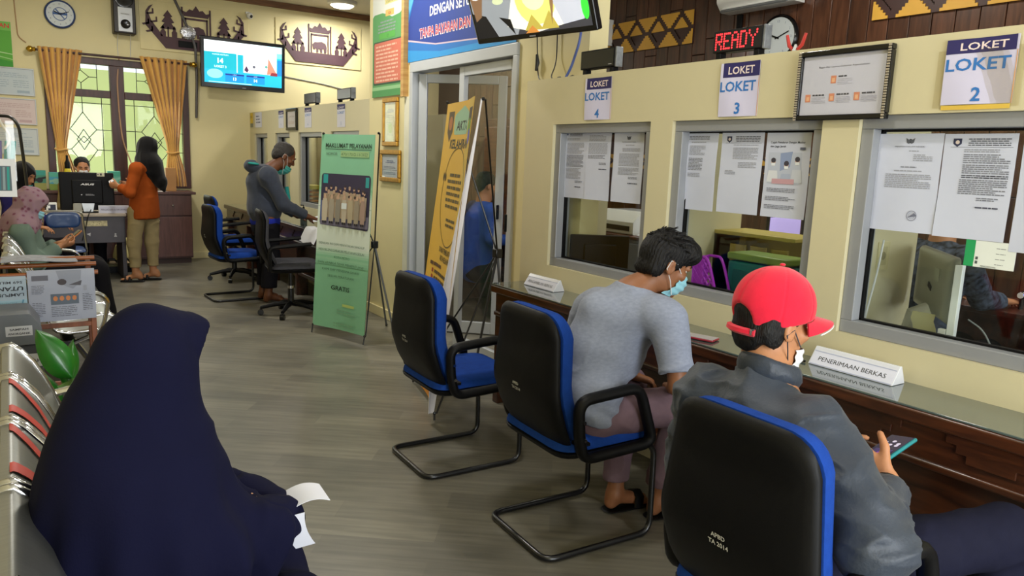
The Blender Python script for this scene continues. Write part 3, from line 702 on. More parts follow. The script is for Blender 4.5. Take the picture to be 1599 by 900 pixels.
tag(B().tube([(2.80 + .0 * k, 3.74 - .02 * k, 1.995 + .012 * math.sin(k)) for k in range(12)], .007, 6).build('cable_bundle', blk_c), 'dark cable bundle on the end of the near partition', 'cable')
# ================================================================ screens
def screen_thing(name, label, c, n, W, Hh, bez, fill, depth=.05, emit=1.0):
    t = thing(name, label, 'television', (0, 0, 0)); c = Vector(c); n = Vector(n).normalized()
    u = Vector((0, 0, 1)).cross(n).normalized(); v = n.cross(u); R3 = Matrix((u, v, n)).transposed()
    B().box(c - n * depth / 2, (W, Hh, depth), R3).build('casing', black_gl, t, smooth=False, bevel=.008)
    f = Flat(W - 2 * bez, Hh - 2.4 * bez, flat('101418', .3, .3), .001); fill(f, W - 2 * bez, Hh - 2.4 * bez)
    f.build('screen', c + n * .002 - u * (W / 2 - bez) - v * (Hh / 2 - 1.4 * bez), u, v, t)
    g = Flat(.05, .008, '8d8f94', .0005); g.build('badge', c + n * .0015 - u * .025 - v * (Hh / 2 - bez * .4), u, v, t)
    return t, c, n, u, v
def queue(f, w, h):
    e = lambda c, k=1.0: flat(c, .4, k)
    f.rect(0, 0, w, h, e('20b4d8', .9)); f.rect(0, h * .72, w * .80, h * .28, e('eef6fa', 1.1)); f.rect(w * .8, h * .72, w * .2, h * .28, e('bfeaf6', 1.1)); f.rect(w * .88, h * .72, w * .12, h * .12, e('6fd2e6', 1))
    f.rect(0, h * .33, w * .40, h * .40, e('0fb2c8', .9)); f.rect(w * .42, h * .33, w * .06, h * .38, e('0fb2c8', .9)); f.rect(w * .405, h * .28, w * .012, h * .45, e('dff4fb', 1.1))
    f.text('NOMOR ANTRIAN', w * .2, h * .66, h * .05, e('eafcff', 1.2), width=w * .2); f.text('14', w * .2, h * .48, h * .16, e('f6ffff', 1.3), bold=.03); f.text('LOKET 3', w * .2, h * .37, h * .075, e('eafcff', 1.2), bold=.015)
    f.rect(w * .49, h * .30, w * .44, h * .62, e('eceae6', 1.05)); f.poly([(w * .82, h * .70), (w * .93, h * .34), (w * .80, h * .30)], e('d9806a', 1)); f.poly([(w * .86, h * .36), (w * .94, h * .36), (w * .94, h * .28), (w * .84, h * .28)], e('8a2f38', .8))
    f.poly([(w * .50, h * .36), (w * .53, h * .47), (w * .56, h * .37), (w * .54, h * .31)], e('4b3058', .7)); f.disc(w * .63, h * .46, w * .018, e('5a5f72', .8), 10); f.poly([(w * .68, h * .50), (w * .73, h * .44), (w * .70, h * .48)], e('4a6070', .8)); f.disc(w * .79, h * .49, w * .018, e('5aa8a0', .9), 10)
    f.rect(w * .94, h * .30, w * .06, h * .38, e('1b7fd8', .9)); f.disc(w * .13, h * .22, w * .10, e('8fdcea', 1), 20, h * .11)
    for x, s in ((.26, '13'), (.53, '14')):
        f.rect(w * x, h * .05, w * .24, h * .19, e('1590dc', .9)); f.rect(w * x, h * .205, w * .24, h * .04, e('163a9a', .7)); f.text('LOKET', w * (x + .12), h * .212, h * .03, e('dfeefc', 1)); f.text(s, w * (x + .12), h * .09, h * .10, e('f2fbff', 1.2), bold=.02)
    f.rect(w * .05, h * .018, w * .55, h * .012, e('dff4fb', 1))
t, c, n, u, v = screen_thing('wall_television', 'queue number television with bright turquoise screen on the far wall', (2.715, 10.62, 2.625), (0, -1, -.06), 1.10, .645, .045, queue)
B().span((2.6, 10.66, 2.5), (2.83, 10.90, 2.75)).build('wall_bracket', black_mt, t)
def cooking(f, w, h):
    e = lambda c, k=1.0: flat(c, .4, k)
    f.rect(0, 0, w, h, e('3a3a40', .9)); f.poly([(0, h * .45), (w * .30, h * .58), (w * .45, h * .2), (w * .38, 0), (0, 0)], e('8f959c', .9)); f.poly([(0, h * .30), (w * .12, h * .25), (w * .2, 0), (0, 0)], e('1c1c22', .5))
    f.poly([(0, h * .55), (w * .14, h * .55), (w * .08, h * .25), (w * .02, h * .2)], e('8a6a50', .7)); f.disc(w * .06, h * .58, w * .075, e('e8e6e0', 1.1), 20); f.disc(w * .06, h * .585, w * .05, e('b4a79c', .8), 16)
    f.poly([(w * .30, h * .10), (w * .42, h * .55), (w * .62, h * .75), (w * .76, h * .55), (w * .78, h * .05), (w * .55, h * .0)], e('e6e6dc', .95))
    f.disc(w * .58, h * .36, w * .17, e('d8dc7a', .9), 20, h * .28); f.disc(w * .57, h * .40, w * .10, e('eef2b4', 1.0), 16, h * .16); f.poly([(w * .45, h * .03), (w * .53, h * .2), (w * .60, h * .05), (w * .68, h * .22), (w * .74, h * .02)], e('b5a44a', .9)); f.poly([(w * .45, h * .0), (w * .52, h * .08), (w * .57, h * .0)], e('c4813c', .9))
    f.poly([(w * .22, h * .72), (w * .50, h * .50), (w * .40, h * .86)], e('9a5a40', .9)); f.disc(w * .38, h * .80, w * .07, e('a8402c', .8), 14); f.poly([(w * .24, h * .70), (w * .44, h * .53), (w * .43, h * .50), (w * .23, h * .67)], e('f0ece4', 1.1))
    f.rect(w * .10, h * .66, w * .14, h * .08, e('5d8ca0', .9)); f.poly([(w * .24, h * .22), (w * .34, h * .18), (w * .36, 0), (w * .30, h * .12)], e('15161a', .4))
    f.poly([(w * .70, h * .40), (w * .95, h * .42), (w * .95, h * .08), (w * .78, h * .05)], e('b8bcc8', 1)); f.rect(w * .74, h * .44, w * .21, h * .12, e('6f8492', .9)); f.poly([(w * .77, h * .60), (w * .80, h * .95), (w * .97, h * .95), (w * .95, h * .58)], e('e6e2ea', 1.1)); f.rect(w * .88, h * .62, w * .04, h * .3, e('7a6fb0', .9)); f.rect(w * .93, h * .65, w * .03, h * .25, e('58b0a0', .9))
    f.poly([(w * .66, h * .52), (w * .74, h * .78), (w * .78, h * .92), (w * .72, h * .62)], e('2c2622', .5)); f.disc(w * .968, h * .20, w * .028, e('38d83a', 1.2), 16, h * .13); f.disc(w * .26, h * .40, w * .05, e('c8d2a8', 1), 14, h * .04)
    f.poly([(w * .69, h * .06), (w * .73, h * .3), (w * .72, h * .5), (w * .70, h * .3)], e('8a6a48', .9))
ya, ti = math.radians(191.2), math.radians(21.9)
nn = Vector((math.cos(ya) * math.cos(ti), math.sin(ya) * math.cos(ti), -math.sin(ti)))
t, c, n, u, v = screen_thing('hanging_television', 'big tilted television with a cooking picture above the office door', (2.479, 3.667, 2.465), nn, .95, .556, .022, cooking)
B().tube([c - n * .05, c - n * .16, (2.85, 3.85, 2.55)], .022, 8).box(c - n * .055, (.25, .25, .012), Matrix((u, v, n)).transposed()).build('wall_bracket', black_mt, t)
# ================================================================ banners and posters on the door wall
def blue_banner(f, w, h):
    f.poly([(0, h * .24), (w * .3, h * .14), (w * .7, h * .10), (w, h * .16), (w, 0), (0, 0)], '2a6fb8'); f.poly([(0, h * .14), (w * .35, h * .06), (w, h * .07), (w, 0), (0, 0)], '2f8fcf')
    f.poly([(0, h * .95), (0, h * .45), (w * .07, h * .75), (w * .04, h)], '1f6cb4'); f.poly([(w * .02, h), (w * .0, h * .62), (w * .01, h * .55), (w * .14, h)], '4f9fd8')
    f.poly([(0, h * .26), (w * .30, h * .155), (w * .7, h * .115), (w, h * .18), (w, h * .16), (w * .7, h * .10), (w * .3, h * .14), (0, h * .24)], 'c8b4c4')
    f.text('DENGAN SETULUS HATI', .38, h * .465, h * .15, 'ece9ee', 'l', .02, 1.02)
    f.text('TANPA BAYARAN DAN', .205, h * .245, h * .15, 'ece2e4', 'l', .055, .815); f.text('TANPA BAYARAN DAN', .21, h * .25, h * .145, 'c2404c', 'l', .02, .805)
f = Flat(1.62, .70, '28408f', .003); blue_banner(f, 1.62, .70)
tag(f.build('hanging_banner', (2.838, 5.87, 2.275), XN, ZU), 'blue printed banner with white and red lettering over the office door', 'banner')
def green_poster(f, w, h):
    f.rect(0, 0, w, h * .68, '5a9a5e'); f.poly([(0, h * .66), (w * .18, h * .72), (w * .32, h * .68), (w * .5, h * .655), (w * .62, h * .63), (w * .85, h * .64), (w, h * .68), (w, h), (0, h)], 'd5d9d2')
    f.rect(w * .22, h * .80, w * .45, h * .05, 'd59ab4'); f.text('BERKAS', w * .45, h * .81, h * .03, '9a4a74', width=w * .36); f.rect(w * .40, h * .74, w * .42, h * .045, 'd3cc8a'); f.text('USIA ANAK', w * .61, h * .75, h * .028, '6a6a30', width=w * .34)
    f.rect(w * .42, h * .645, w * .26, h * .05, 'd9b46a'); f.text('KIA', w * .55, h * .655, h * .032, 'a84a34', bold=.02); f.para(w * .16, h * .60, w * .6, 4, h * .026, '8a9a94', .5, align='c'); f.rect(w * .22, h * .47, w * .5, h * .05, '58a84c'); f.text('17', w * .5, h * .478, h * .035, '2c5a34')
    f.poly(rpoly([(w * .04, h * .10), (w * .96, h * .10), (w * .96, h * .455), (w * .04, h * .455)], h * .02), '35523c'); f.poly(rpoly([(w * .06, h * .115), (w * .94, h * .115), (w * .94, h * .445), (w * .06, h * .445)], h * .02), 'c8705c')
    f.para(w * .12, h * .405, w * .76, 10, h * .031, 'e2b39c', .45); f.rect(0, h * .055, w, h * .028, '8fbf8a'); f.rect(0, 0, w, h * .055, '4f9356')
f = Flat(.66, 1.06, 'd5d9d2', .003); green_poster(f, .66, 1.06)
tag(f.build('wall_poster', (2.838, 6.605, 2.022), XN, ZU), 'tall green and white poster with a red text box, above the gold frames', 'poster')
tag(B().span((2.80, 5.88, 2.0), (2.85, 5.93, 3.5)).build('trim_3', wood('pine_strip', 'b98a4c', 'd0a868', .5), smooth=False), None, None, None, 'structure')
def cert1(f, w, h): f.rect(w * .1, h * .06, w * .8, h * .88, 'cfd0a4'); f.para(w * .2, h * .82, w * .6, 3, h * .035, '7f8f9a', align='c'); f.para(w * .2, h * .66, w * .6, 12, h * .045, 'a6ad86', .4); f.disc(w * .5, h * .35, w * .2, 'aebd6a', 16)
def cert2(f, w, h): f.para(w * .2, h * .70, w * .6, 2, h * .07, '5d6f9a', .6, align='c'); f.para(w * .1, h * .45, w * .8, 2, h * .06, '8a93a6'); f.rect(w * .06, h * .32, w * .88, h * .015, '7a8190'); f.para(w * .1, h * .2, w * .8, 2, h * .06, '8a93a6')
pframe('gold_frame', 'upper gold frame with a yellowish certificate, by the office door', 'picture', 2.848, 6.36, 6.045, 1.585, 2.005, .04, gold, 'c8c89a', cert1, group=None)
pframe('gold_frame', 'lower gold frame with a pale blue certificate, by the office door', 'picture', 2.848, 6.41, 5.99, 1.270, 1.552, .04, gold, 'cdd4dc', cert2)
# far partition notices
def small_sign(yl, yr, zb, zt, label, kind):
    w, h = yl - yr, zt - zb; f = Flat(w, h, 'cfcfdc', .001)
    if kind == 'y': f.rect(0, h * .28, w, h * .72, 'd8b83a'); f.rect(0, 0, w, h * .28, '7f8070'); f.para(w * .1, h * .75, w * .8, 2, h * .1, '8a6a20')
    elif kind == 'w': f.para(w * .15, h * .7, w * .7, 3, h * .2, '6a6d80', .4)
    else:
        f.rect(0, h * .78, w, h * .22, navy_p); f.text('LOKET', w * .5, h * .81, h * .13, 'd8d0d8', width=w * .8, bold=.01); f.text('LOKET', w * .5, h * .58, h * .16, blue_t, width=w * .85, bold=.01); f.text(kind, w * .5, h * .1, h * .2, '5a78b0')
    tag(f.build('booth_sign' if kind.isdigit() else 'notice', (2.847, yl, zb), XN, ZU), label, 'sign' if kind.isdigit() else 'notice')
small_sign(10.86, 10.72, 1.815, 2.012, 'yellow notice at the far left corner of the far partition', 'y'); small_sign(10.62, 10.3, 1.81, 2.01, 'white notice second from the left on the far partition', 'w')
small_sign(9.55, 9.34, 1.79, 2.0, 'small booth sign left of the dark frame on the far partition', '7'); small_sign(8.55, 8.32, 1.78, 2.0, 'small booth sign right of the dark frame on the far partition', '6'); small_sign(7.53, 7.31, 1.77, 2.0, 'small booth sign on the far partition above the green banner', '5')
def fr2(f, w, h): f.para(w * .15, h * .7, w * .7, 2, h * .06, '9a8a90', .4, align='c'); f.para(w * .15, h * .35, w * .7, 3, h * .07, 'c0a8a4', .5)
pframe('framed_chart', 'small dark framed sheet among the signs on the far partition', 'picture', 2.847, 9.18, 8.79, 1.755, 2.01, .035, black_gl, 'd0ccd4', fr2)
# ================================================================ timber wall: ornaments, air conditioners, clock
orn_y = mat('yellow_ornament', 'd9a53a', .5, var=.05); orn_b = mat('dark_ornament_board', '3a1c16', .45, var=.1)
def stepped(cx, cz, rx, rz, n, part='all'):
    """stepped lozenge outline; 'up' / 'down' give the half triangles"""
    q = []
    for i in range(n):
        x0 = rx * (1 - i / n); z1 = rz * (i + 1) / n
        q += [(x0, z1 - rz / n), (x0, z1)]
    top = q
    left = [(-a, b) for a, b in q[::-1]]
    if part == 'all': pts = top + left + [(-a, -b) for a, b in top] + [(a, -b) for a, b in left]
    elif part == 'tri': pts = top + left
    return [(cx + a, cz + b) for a, b in pts]
def ornament(yl, yr, zb, zt, label, nlo):
    t = thing('wall_ornament', label, 'ornament', (0, 0, 0), 0, None); w, h = yl - yr, zt - zb
    B().span((5.785, yr, zb), (5.80, yl, zt)).build('board', orn_b, t, smooth=False)
    p = w / nlo; X = 5.785
    def add(poly, nm):
        a = sum(poly[i][0] * poly[(i + 1) % len(poly)][1] - poly[(i + 1) % len(poly)][0] * poly[i][1] for i in range(len(poly)))
        B().prism(poly if a > 0 else poly[::-1], (X - .008, yl, zb), XN, ZU, .009).build(nm, orn_y, t, smooth=False)
    for k in range(nlo):
        cx = p * (k + .5); add(stepped(cx, h * .5, p * .27, h * .32, 6), 'lozenge')
    for k in range(nlo + 1):
        cx = p * k; r = p * .40
        def cl(q): return [(min(max(a, .004), w - .004), b) for a, b in q]
        add(cl(stepped(cx, .0, r, h * .44, 6, 'tri')), 'lower_triangle')
        add(cl([(a, h - b) for a, b in stepped(cx, .0, r, h * .44, 6, 'tri')]), 'upper_triangle')
    return t
ornament(6.80, 5.48, 2.735, 3.06, 'yellow stepped diamond ornament on the timber wall, left of the READY display', 4)
ornament(3.58, 2.26, 2.71, 3.03, 'yellow stepped ornament cut by the top edge at the right of the timber wall', 4)
ornament(7.35, 3.0, 1.47, 1.62, 'narrow yellow stepped band low on the timber wall behind the booths', 16)
def air_con(yc, zc, w, label):
    t = thing('air_conditioner', label, 'air conditioner', (5.79, yc, zc), 0, 'wall air conditioners in the office')
    prof = rpoly([(0, .14), (0, -.14), (-.14, -.14), (-.21, -.06), (-.21, .12), (-.19, .14)], [.005, .005, .03, .05, .03, .01])
    B().prism(prof[::-1], (0, w / 2, 0), XR, ZU, -w) .build('casing', white_pl, t, angle=50)
    B().box((-.165, 0, -.118), (.085, w * .9, .014), Matrix.Rotation(-.7, 3, 'Y')).build('louvre', mat('grey_vent', '6a6c6e', .5), t, smooth=False)
    for k in range(2):
        B().box((-.176 + .02 * k, 0, -.112 - .014 * k), (.03, w * .88, .004), Matrix.Rotation(-.7, 3, 'Y')).build('vane', white_pl, t, smooth=False)
    f = Flat(.10, .09, 'b8d8e4', .0005); f.rect(.005, .005, .09, .03, '4f9ac8').rect(.02, .04, .06, .03, '9ac860').rect(.03, .045, .03, .02, 'd84a4a'); f.build('sticker', (-.2125, .05, -.03), XN, ZU, t)
    return t
air_con(4.62, 3.08, .80, 'white wall air conditioner above the READY display'); air_con(7.10, 2.97, .80, 'white wall air conditioner behind the big tilted television, mostly hidden')
def wall_clock(name, label, c, n, r, rim, face, ring=None):
    t = thing(name, label, 'clock', c); n = Vector(n); R3 = n.to_track_quat('Z', 'Y').to_matrix()
    B().lathe([(r * .9, 0), (r, .01), (r, .03), (r * .93, .045), (r * .86, .035)], seg=36, rot=R3).build('rim', rim, t, angle=50)
    u = Vector((0, 0, 1)).cross(n).normalized()
    f = Flat(.001, .001, face, .0002)
    f.disc(0, 0, r * .88, face, 36)
    if ring: f.ring(0, 0, r * .42, r * .47, ring, 28); f.rect(-r * .42, -r * .06, r * .84, r * .16, ring); f.text('JAM', 0, -r * .04, r * .12, 'e8ecf2'); f.poly([(-r * .3, r * .3), (-r * .22, r * .34), (r * .3, -r * .3), (r * .24, -r * .34)], ring)
    for k in range(12):
        a = PI / 6 * k; f.text(str(12 if k == 0 else k), math.sin(a) * r * .70, math.cos(a) * r * .70 - r * .05, r * .15, '5a6a88')
    f.build('dial', n * .036, u, ZU, t)
    for nm, a, l, ww in (('hour_hand', 5.1, .42, .035), ('minute_hand', 1.2, .62, .025)):
        d = u * math.sin(a) + Vector(ZU) * math.cos(a); B().tube([n * .042 - d * r * .1, n * .042 + d * r * l], r * ww, 5).build(nm, black_pl, t)
    return t
wall_clock('wall_clock', 'round blue rimmed clock high on the far wall, left of the speaker', (.632, 10.895, 3.03), (0, -1, 0), .165, mat('blue_rim', '23407c', .35), 'd3dbe2', '3f62a0')
wall_clock('wall_clock', 'round black rimmed clock on the timber wall behind the READY display', (5.79, 4.44, 2.67), (-1, 0, 0), .20, black_gl, 'c4ccd0')
tag(B().cyl((5.77, 6.80, 3.02), (5.77, 6.80, 3.5), .014).build('conduit', white_pl), 'white pipe running up the timber wall beside the ornament', 'pipe')
tag(B().span((5.77, 4.93, 2.80), (5.795, 4.87, 2.93)).build('wall_switch', black_pl, bevel=.004), 'small black switch on the timber wall left of the air conditioner', 'switch')
# ================================================================ inside the office
brown_desk = wood('brown_office_desk', '3a1d14', '552b1d', .35, axis=(1, 8, 8)); dark_desk = mat('dark_grey_laminate', '2b2c30', .4, var=.05)
def office_desk(x0, x1, y0, y1, label, m, top=.75, group=None):
    t = thing('office_desk', label, 'desk', ((x0 + x1) / 2, (y0 + y1) / 2, 0)); a, b = (x1 - x0) / 2, (y1 - y0) / 2
    B().span((-a, -b, top - .03), (a, b, top)).build('desk_top', m, t, bevel=.004)
    for s in (-1, 1): B().span((-a + .03, s * (b - .03) - .015, 0), (a - .03, s * (b - .03) + .015, top - .03)).build('side_panel', m, t, smooth=False)
    B().span((a - .06, -b + .04, .2), (a - .04, b - .04, top - .03)).build('modesty_panel', m, t, smooth=False)
    return t
# booth ledges just inside the windows
for (y0, y1, lab) in ((2.80, 3.48, 'leftmost near'), (1.82, 2.68, 'middle near'), (.70, 1.72, 'rightmost near')):
    office_desk(2.82, 3.32, y0, y1, 'dark work ledge just inside the %s booth window' % lab, dark_desk, .74)
def monitor(name, label, loc, rz, w, h, casing, stand, screen=None, base=True, cat='monitor'):
    t = thing(name, label, cat, loc, rz)     # local +X is the screen side
    B().box((0, 0, .10 + h / 2), (.028, w, h)).build('casing', casing, t, bevel=.006)
    B().box((-.022, 0, .10 + h * .5), (.02, w * .55, h * .55)).build('back_bulge', casing, t, bevel=.008)
    B().tube([(-.03, 0, .10 + h * .35), (-.06, 0, .06), (-.02, 0, .006)], [.02, .022, .02], 8, flat=((0, 1, 0), 1.8)).build('stand_neck', stand, t)
    B().lathe([(.10, 0), (.10, .008), (.02, .014)], (-.02, 0, 0), 24).build('stand_base', stand, t, angle=50)
    if screen:
        f = Flat(w * .94, h * .9, screen[0], .0008); screen[1](f, w * .94, h * .9) if screen[1] else None
        f.build('screen', (.0155, -w * .47, .10 + h * .05), (0, 1, 0), ZU, t)
    return t
monitor('desktop_monitor', 'black monitor turned edge-on inside the number 4 booth window', (2.93, 3.40, .741), math.radians(62), .36, .24, black_pl, black_pl)
# printer and cabinet deeper inside, seen through window 4
t = thing('steel_cabinet', 'grey steel cabinet carrying the printer, seen through the number 4 window', 'cabinet', (3.95, 4.10, 0))
B().span((-.28, -.40, .03), (.28, .40, .98)).build('body', mat('grey_steel_paint', '50545c', .4), t, bevel=.006)
for k in range(3):
    dq = B().span((-.30, -.37, .08 + k * .30), (-.28, .37, .35 + k * .30)).build('drawer', mat('grey_steel_front', '565a62', .4), t, bevel=.004); B().span((-.315, -.06, .24 + k * .30), (-.30, .06, .255 + k * .30)).build('handle', chrome, dq)
B().span((-.29, -.41, .98), (.29, .41, 1.0)).build('cabinet_top', brown_desk, t, bevel=.003)
t = thing('desk_printer', 'white desk printer on the cabinet behind the number 4 window', 'printer', (3.90, 4.15, 1.001))
B().prism(rpoly([(-.18, 0), (.18, 0), (.18, .15), (-.10, .17), (-.18, .09)], .015), (0, .19, 0), XR, ZU, -.38).build('casing', white_pl, t, angle=40)
B().box((-.185, 0, .045), (.012, .30, .035)).build('output_slot', black_pl, t); B().box((.02, 0, .165), (.2, .3, .012)).build('paper_tray_lid', mat('grey_lid', '8e9092', .4), t, bevel=.003)
tag(B().sheet(lambda a, b: (3.72 + .15 * a, 3.74 + .18 * b, 1.006 + .012 * math.sin(3 * a) * b), 6, 6, .003).build('paper_stack', paper), 'white papers lying beside the printer', 'paper')
for k, (yy, zz) in enumerate(((3.675, 1.02),)):
    t = thing('cable_loop', 'thin grey cable looping on the yellow partition in the number 4 booth', 'cable'); B().tube(rpath([(2.95, yy, .80), (3.02, yy - .01, .93), (3.12, yy - .004, 1.0), (3.18, yy - .004, .98)], .05), .004, 6).build('wire', mat('grey_cable', '808488', .5), t)
# window 3: storage boxes, purple basket, lit monitor
t = thing('glass_document_case', 'pale yellow document case standing inside the number 3 booth window', 'case', (3.27, 2.44, .74))
case_y = mat('yellow_case', 'c9b65c', .4); B().span((-.14, -.24, 0), (.14, .28, .02)).span((.12, -.24, .02), (.14, .28, .42)).span((-.14, .26, .02), (.12, .28, .42)).span((-.14, -.24, .42), (.14, .28, .44)).build('case_shell', case_y, t, bevel=.003)
for k in range(3): B().box((-.11, -.14 + .13 * k, .33), (.012, .10, .09)).build('ornament_bottle', mat('amber_glass', 'b9a24c', .15, spec=.8), t, bevel=.004)
t = thing('archive_box', 'teal plastic archive box inside the number 3 booth window', 'box', (3.01, 2.26, .741))
B().span((-.09, -.16, 0), (.09, .16, .32)).build('body', mat('teal_box', '1f6a62', .4), t, bevel=.012); B().span((-.095, -.165, .325), (.095, .165, .36)).build('lid', mat('green_lid', '7f9a3a', .4), t, bevel=.008)
B().span((-.098, -.12, .16), (-.09, .12, .28)).build('handle_panel', mat('teal_dark', '17544f', .4), t, bevel=.003)
t = thing('cardboard_box', 'brown cardboard box low inside the number 3 booth window', 'box', (2.90, 2.06, .741)); B().span((-.07, -.10, 0), (.07, .10, .17)).build('carton', mat('cardboard', '8a6534', .8), t, bevel=.003)
f = Flat(.13, .035, 'c9b48a', .0005); f.para(.01, .01, .1, 1, .02, '6a5a3a'); f.build('label_strip', (-.0705, .065, .09), XN, ZU, t)
t = thing('plastic_basket', 'purple lattice plastic basket against the number 3 booth glass', 'basket', (2.84, 2.42, .742)); pur = mat('purple_plastic', 'a428b8', .35, var=.05)
bk = B(); wv, dv, hv = .20, .10, .33
bk.span((-dv / 2, wv / 2 - .008, 0), (dv / 2, wv / 2, hv)).span((-dv / 2, -wv / 2, 0), (dv / 2, wv / 2, .006)).span((-dv / 2 - .004, wv / 2 - .065, .0), (-dv / 2 + .002, wv / 2, hv)); bk.build('basket_shell', pur, t, bevel=.002)
hp = lambda q: .09 + .24 * (lambda k: k * k * (3 - 2 * k))(min(1, max(0, (q + .10) / .13)))
prof_b = [(-.05, .10 - .20 * k / 14, hp(.10 - .20 * k / 14)) for k in range(15)]
for x in (-.05, .05): B().tube([(x, .10, .01)] + [(x, p[1], p[2]) for p in prof_b] + [(x, -.10, .01)], .007, 6).build('rim', pur, t)
lt = B()
for sl in (1, -1):
    for k in range(-8, 14):
        seg = [];
        for j in range(41):
            q = -.10 + .20 * j / 40; z = .036 * k + sl * 1.1 * q + .02
            if .012 < z < hp(q): seg.append((-.05, q, z))
            elif len(seg) > 1: break
            else: seg = []
        if len(seg) > 2: lt.tube([seg[0], seg[-1]], .0055, 5)
tag(lt.build('lattice', pur, t), None, None, None, 'stuff')
office_desk(4.30, 5.0, 2.75, 3.64, 'dark desk deep in the office with a lit monitor, seen through the number 3 window', brown_desk)
lav = flat('b9a6e0', .4, .75)
def scr(f, w, h): f.rect(0, 0, w, h, lav); f.rect(0, 0, w, h * .07, flat('2a2444', .4, .2)); f.rect(w * .72, h * .02, w * .1, h * .16, flat('2c2840', .5)); f.rect(w * .6, h * .02, w * .1, h * .08, flat('cfc8ea', .5, .6))
monitor('desktop_monitor', 'lit lavender monitor screen behind the number 3 booth window', (4.64, 3.37, .751), math.radians(262), .32, .34, black_pl, black_pl, ('b9a6e0', scr))
monitor('desktop_monitor', 'dark monitor beside the lavender screen behind the number 3 window', (4.66, 3.08, .751), math.radians(250), .30, .34, black_pl, black_pl, ('1c1a3a', None))
tag(B().sheet(lambda a, b: (4.34 + .22 * a, 2.95 + .45 * b, .775 + .02 * math.sin(4 * b) * a), 8, 8, .004).build('loose_papers', paper), 'loose grey papers on the dark office desk under the lavender screen', 'paper')
t = thing('coffee_mug', 'white mug on the office desk left of the lavender screen', 'mug', (4.42, 3.48, .752)); B().lathe([(.03, 0), (.036, .005), (.038, .09), (.034, .09), (.032, .01), (.001, .01)], seg=18).build('cup', white_pl, t); B().tube([(.036, 0, .07), (.062, 0, .06), (.062, 0, .03), (.036, 0, .02)], .005, 6).build('handle', white_pl, t)
# window 2: rear of a silver all-in-one, white strip, cable, socket
silv = mat('silver_monitor_back', '8f948e', .3, metal=.35, var=.06)
t = thing('all_in_one_computer', 'silver all-in-one computer seen from behind inside the number 2 window', 'computer', (3.135, 1.52, .741), math.radians(-49.6))
B().pillow(rpoly([(-.27, -.13), (.27, -.13), (.27, .13), (-.27, .13)], .02), (0, 0, .335), (0, 1, 0), ZU, .006, .03, p=10).build('casing', silv, t, angle=60)
B().tube([(-.02, 0, .22), (-.07, 0, .20), (-.09, .0, .10), (-.05, 0, .006)], [.03, .03, .028, .03], 10, flat=((0, 1, 0), 2.0)).build('stand_neck', mat('pale_stand', 'b9bcbd', .3, metal=.4), t)
B().box((-.05, 0, .006), (.17, .2, .010)).build('stand_base', silv, t, bevel=.004)
B().box((-.031, -.02, .32), (.004, .05, .02), Matrix.Rotation(.3, 3, 'X')).build('rating_label', black_pl, t, smooth=False); B().box((-.030, -.10, .38), (.004, .06, .05)).build('sticker_patch', mat('pale_sticker', 'a4aaa0', .6), t, smooth=False)
t = thing('white_upright_strip', 'white upright plastic strip with slots inside the number 2 window', 'bracket', (2.93, 1.345, .741)); B().span((-.012, -.014, .0), (.012, .014, .44)).build('strip', mat('bright_white_plastic', 'f2f4f6', .3, spec=.6), t, bevel=.002)
B().span((-.012, .016, 0.02), (.008, .045, .19)).build('slotted_side', white_pl, t, bevel=.002)
for k in range(4): B().span((-.0135, .022, .035 + .038 * k), (-.012, .039, .057 + .038 * k)).build('slot', black_pl, t, smooth=False)
cable('monitor_cable', [(2.84, 1.60, 1.25), (2.83, 1.605, 1.12), (2.84, 1.64, .93), (2.85, 1.65, .80)], .004, wht_c, 'thin white cable hanging at the left inside the number 2 window')
cable('monitor_cable', [(2.95, 1.30, .98), (2.90, 1.22, .96), (2.86, 1.14, .85), (2.85, 1.13, .76)], .003, mat('grey_cable', '808488', .5), 'thin grey cable curving right of the white strip inside the number 2 window')
f = Flat(.09, .12, 'c5bc92', .006); f.rect(.02, .02, .05, .08, 'b5ac84'); f.disc(.045, .06, .018, '8a8464', 16)
tag(f.build('wall_socket', (3.05, 1.737, 1.10), XR, ZU), 'cream wall socket on the partition inside the number 2 window', 'socket')
tag(B().prism(rpoly([(0, 0), (.12, 0), (.10, .03), (.04, .045)], .01), (2.85, 1.43, .742), (0, -1, 0), ZU, .07).build('black_mouse', black_gl, angle=50), 'black computer mouse at the foot of the silver computer', 'mouse')
tag(B().sheet(lambda a, b: (2.98, 1.52 - .09 * a + .01 * math.sin(9 * b), .80 + .17 * b), 5, 6, .002).build('yellowed_slip', mat('yellowed_paper', 'b5b088', .7)), 'yellowed paper slip behind the stand of the silver computer', 'paper')
office_desk(4.42, 5.0, 1.0, 2.5, 'brown office desk with the patterned-shirt worker, behind the number 2 window', brown_desk, .80)
t = thing('webcam', 'small round webcam with blue light on the brown desk behind the number 2 window', 'camera', (4.60, 1.77, .801)); B().cyl((0, 0, 0), (0, 0, .05), .012).build('stem', black_pl, t); B().ball((0, 0, .075), .028).build('ball_head', black_gl, t); B().ball((-.02, -.02, .085), .006).build('blue_light', mat('blue_led', '3a4aff', .4, emit=4, var=0), t)
B().cyl((-.024, 0, .078), (-.030, 0, .078), .016).build('lens_ring', white_pl, t)
for x, y in ((4.4, 3.6), (4.3, 1.2)):  # unseen lamps, added to brighten the office behind the booths
    t = thing('ceiling_lamp', 'square ceiling lamp added to brighten the office, %s, out of view' % ('near the door' if y > 2 else 'behind the rightmost booth'), 'lamp', (x, y, 3.55)); B().box((0, 0, -.03), (.6, .6, .06)).build('housing', white_pl, t, bevel=.004); B().box((0, 0, -.062), (.54, .54, .004)).build('diffuser', mat('lit_diffuser', 'fff6e4', .4, emit=5, var=0), t)
    lamp_light('office_fill', (x, y, 3.45), .25, 30)
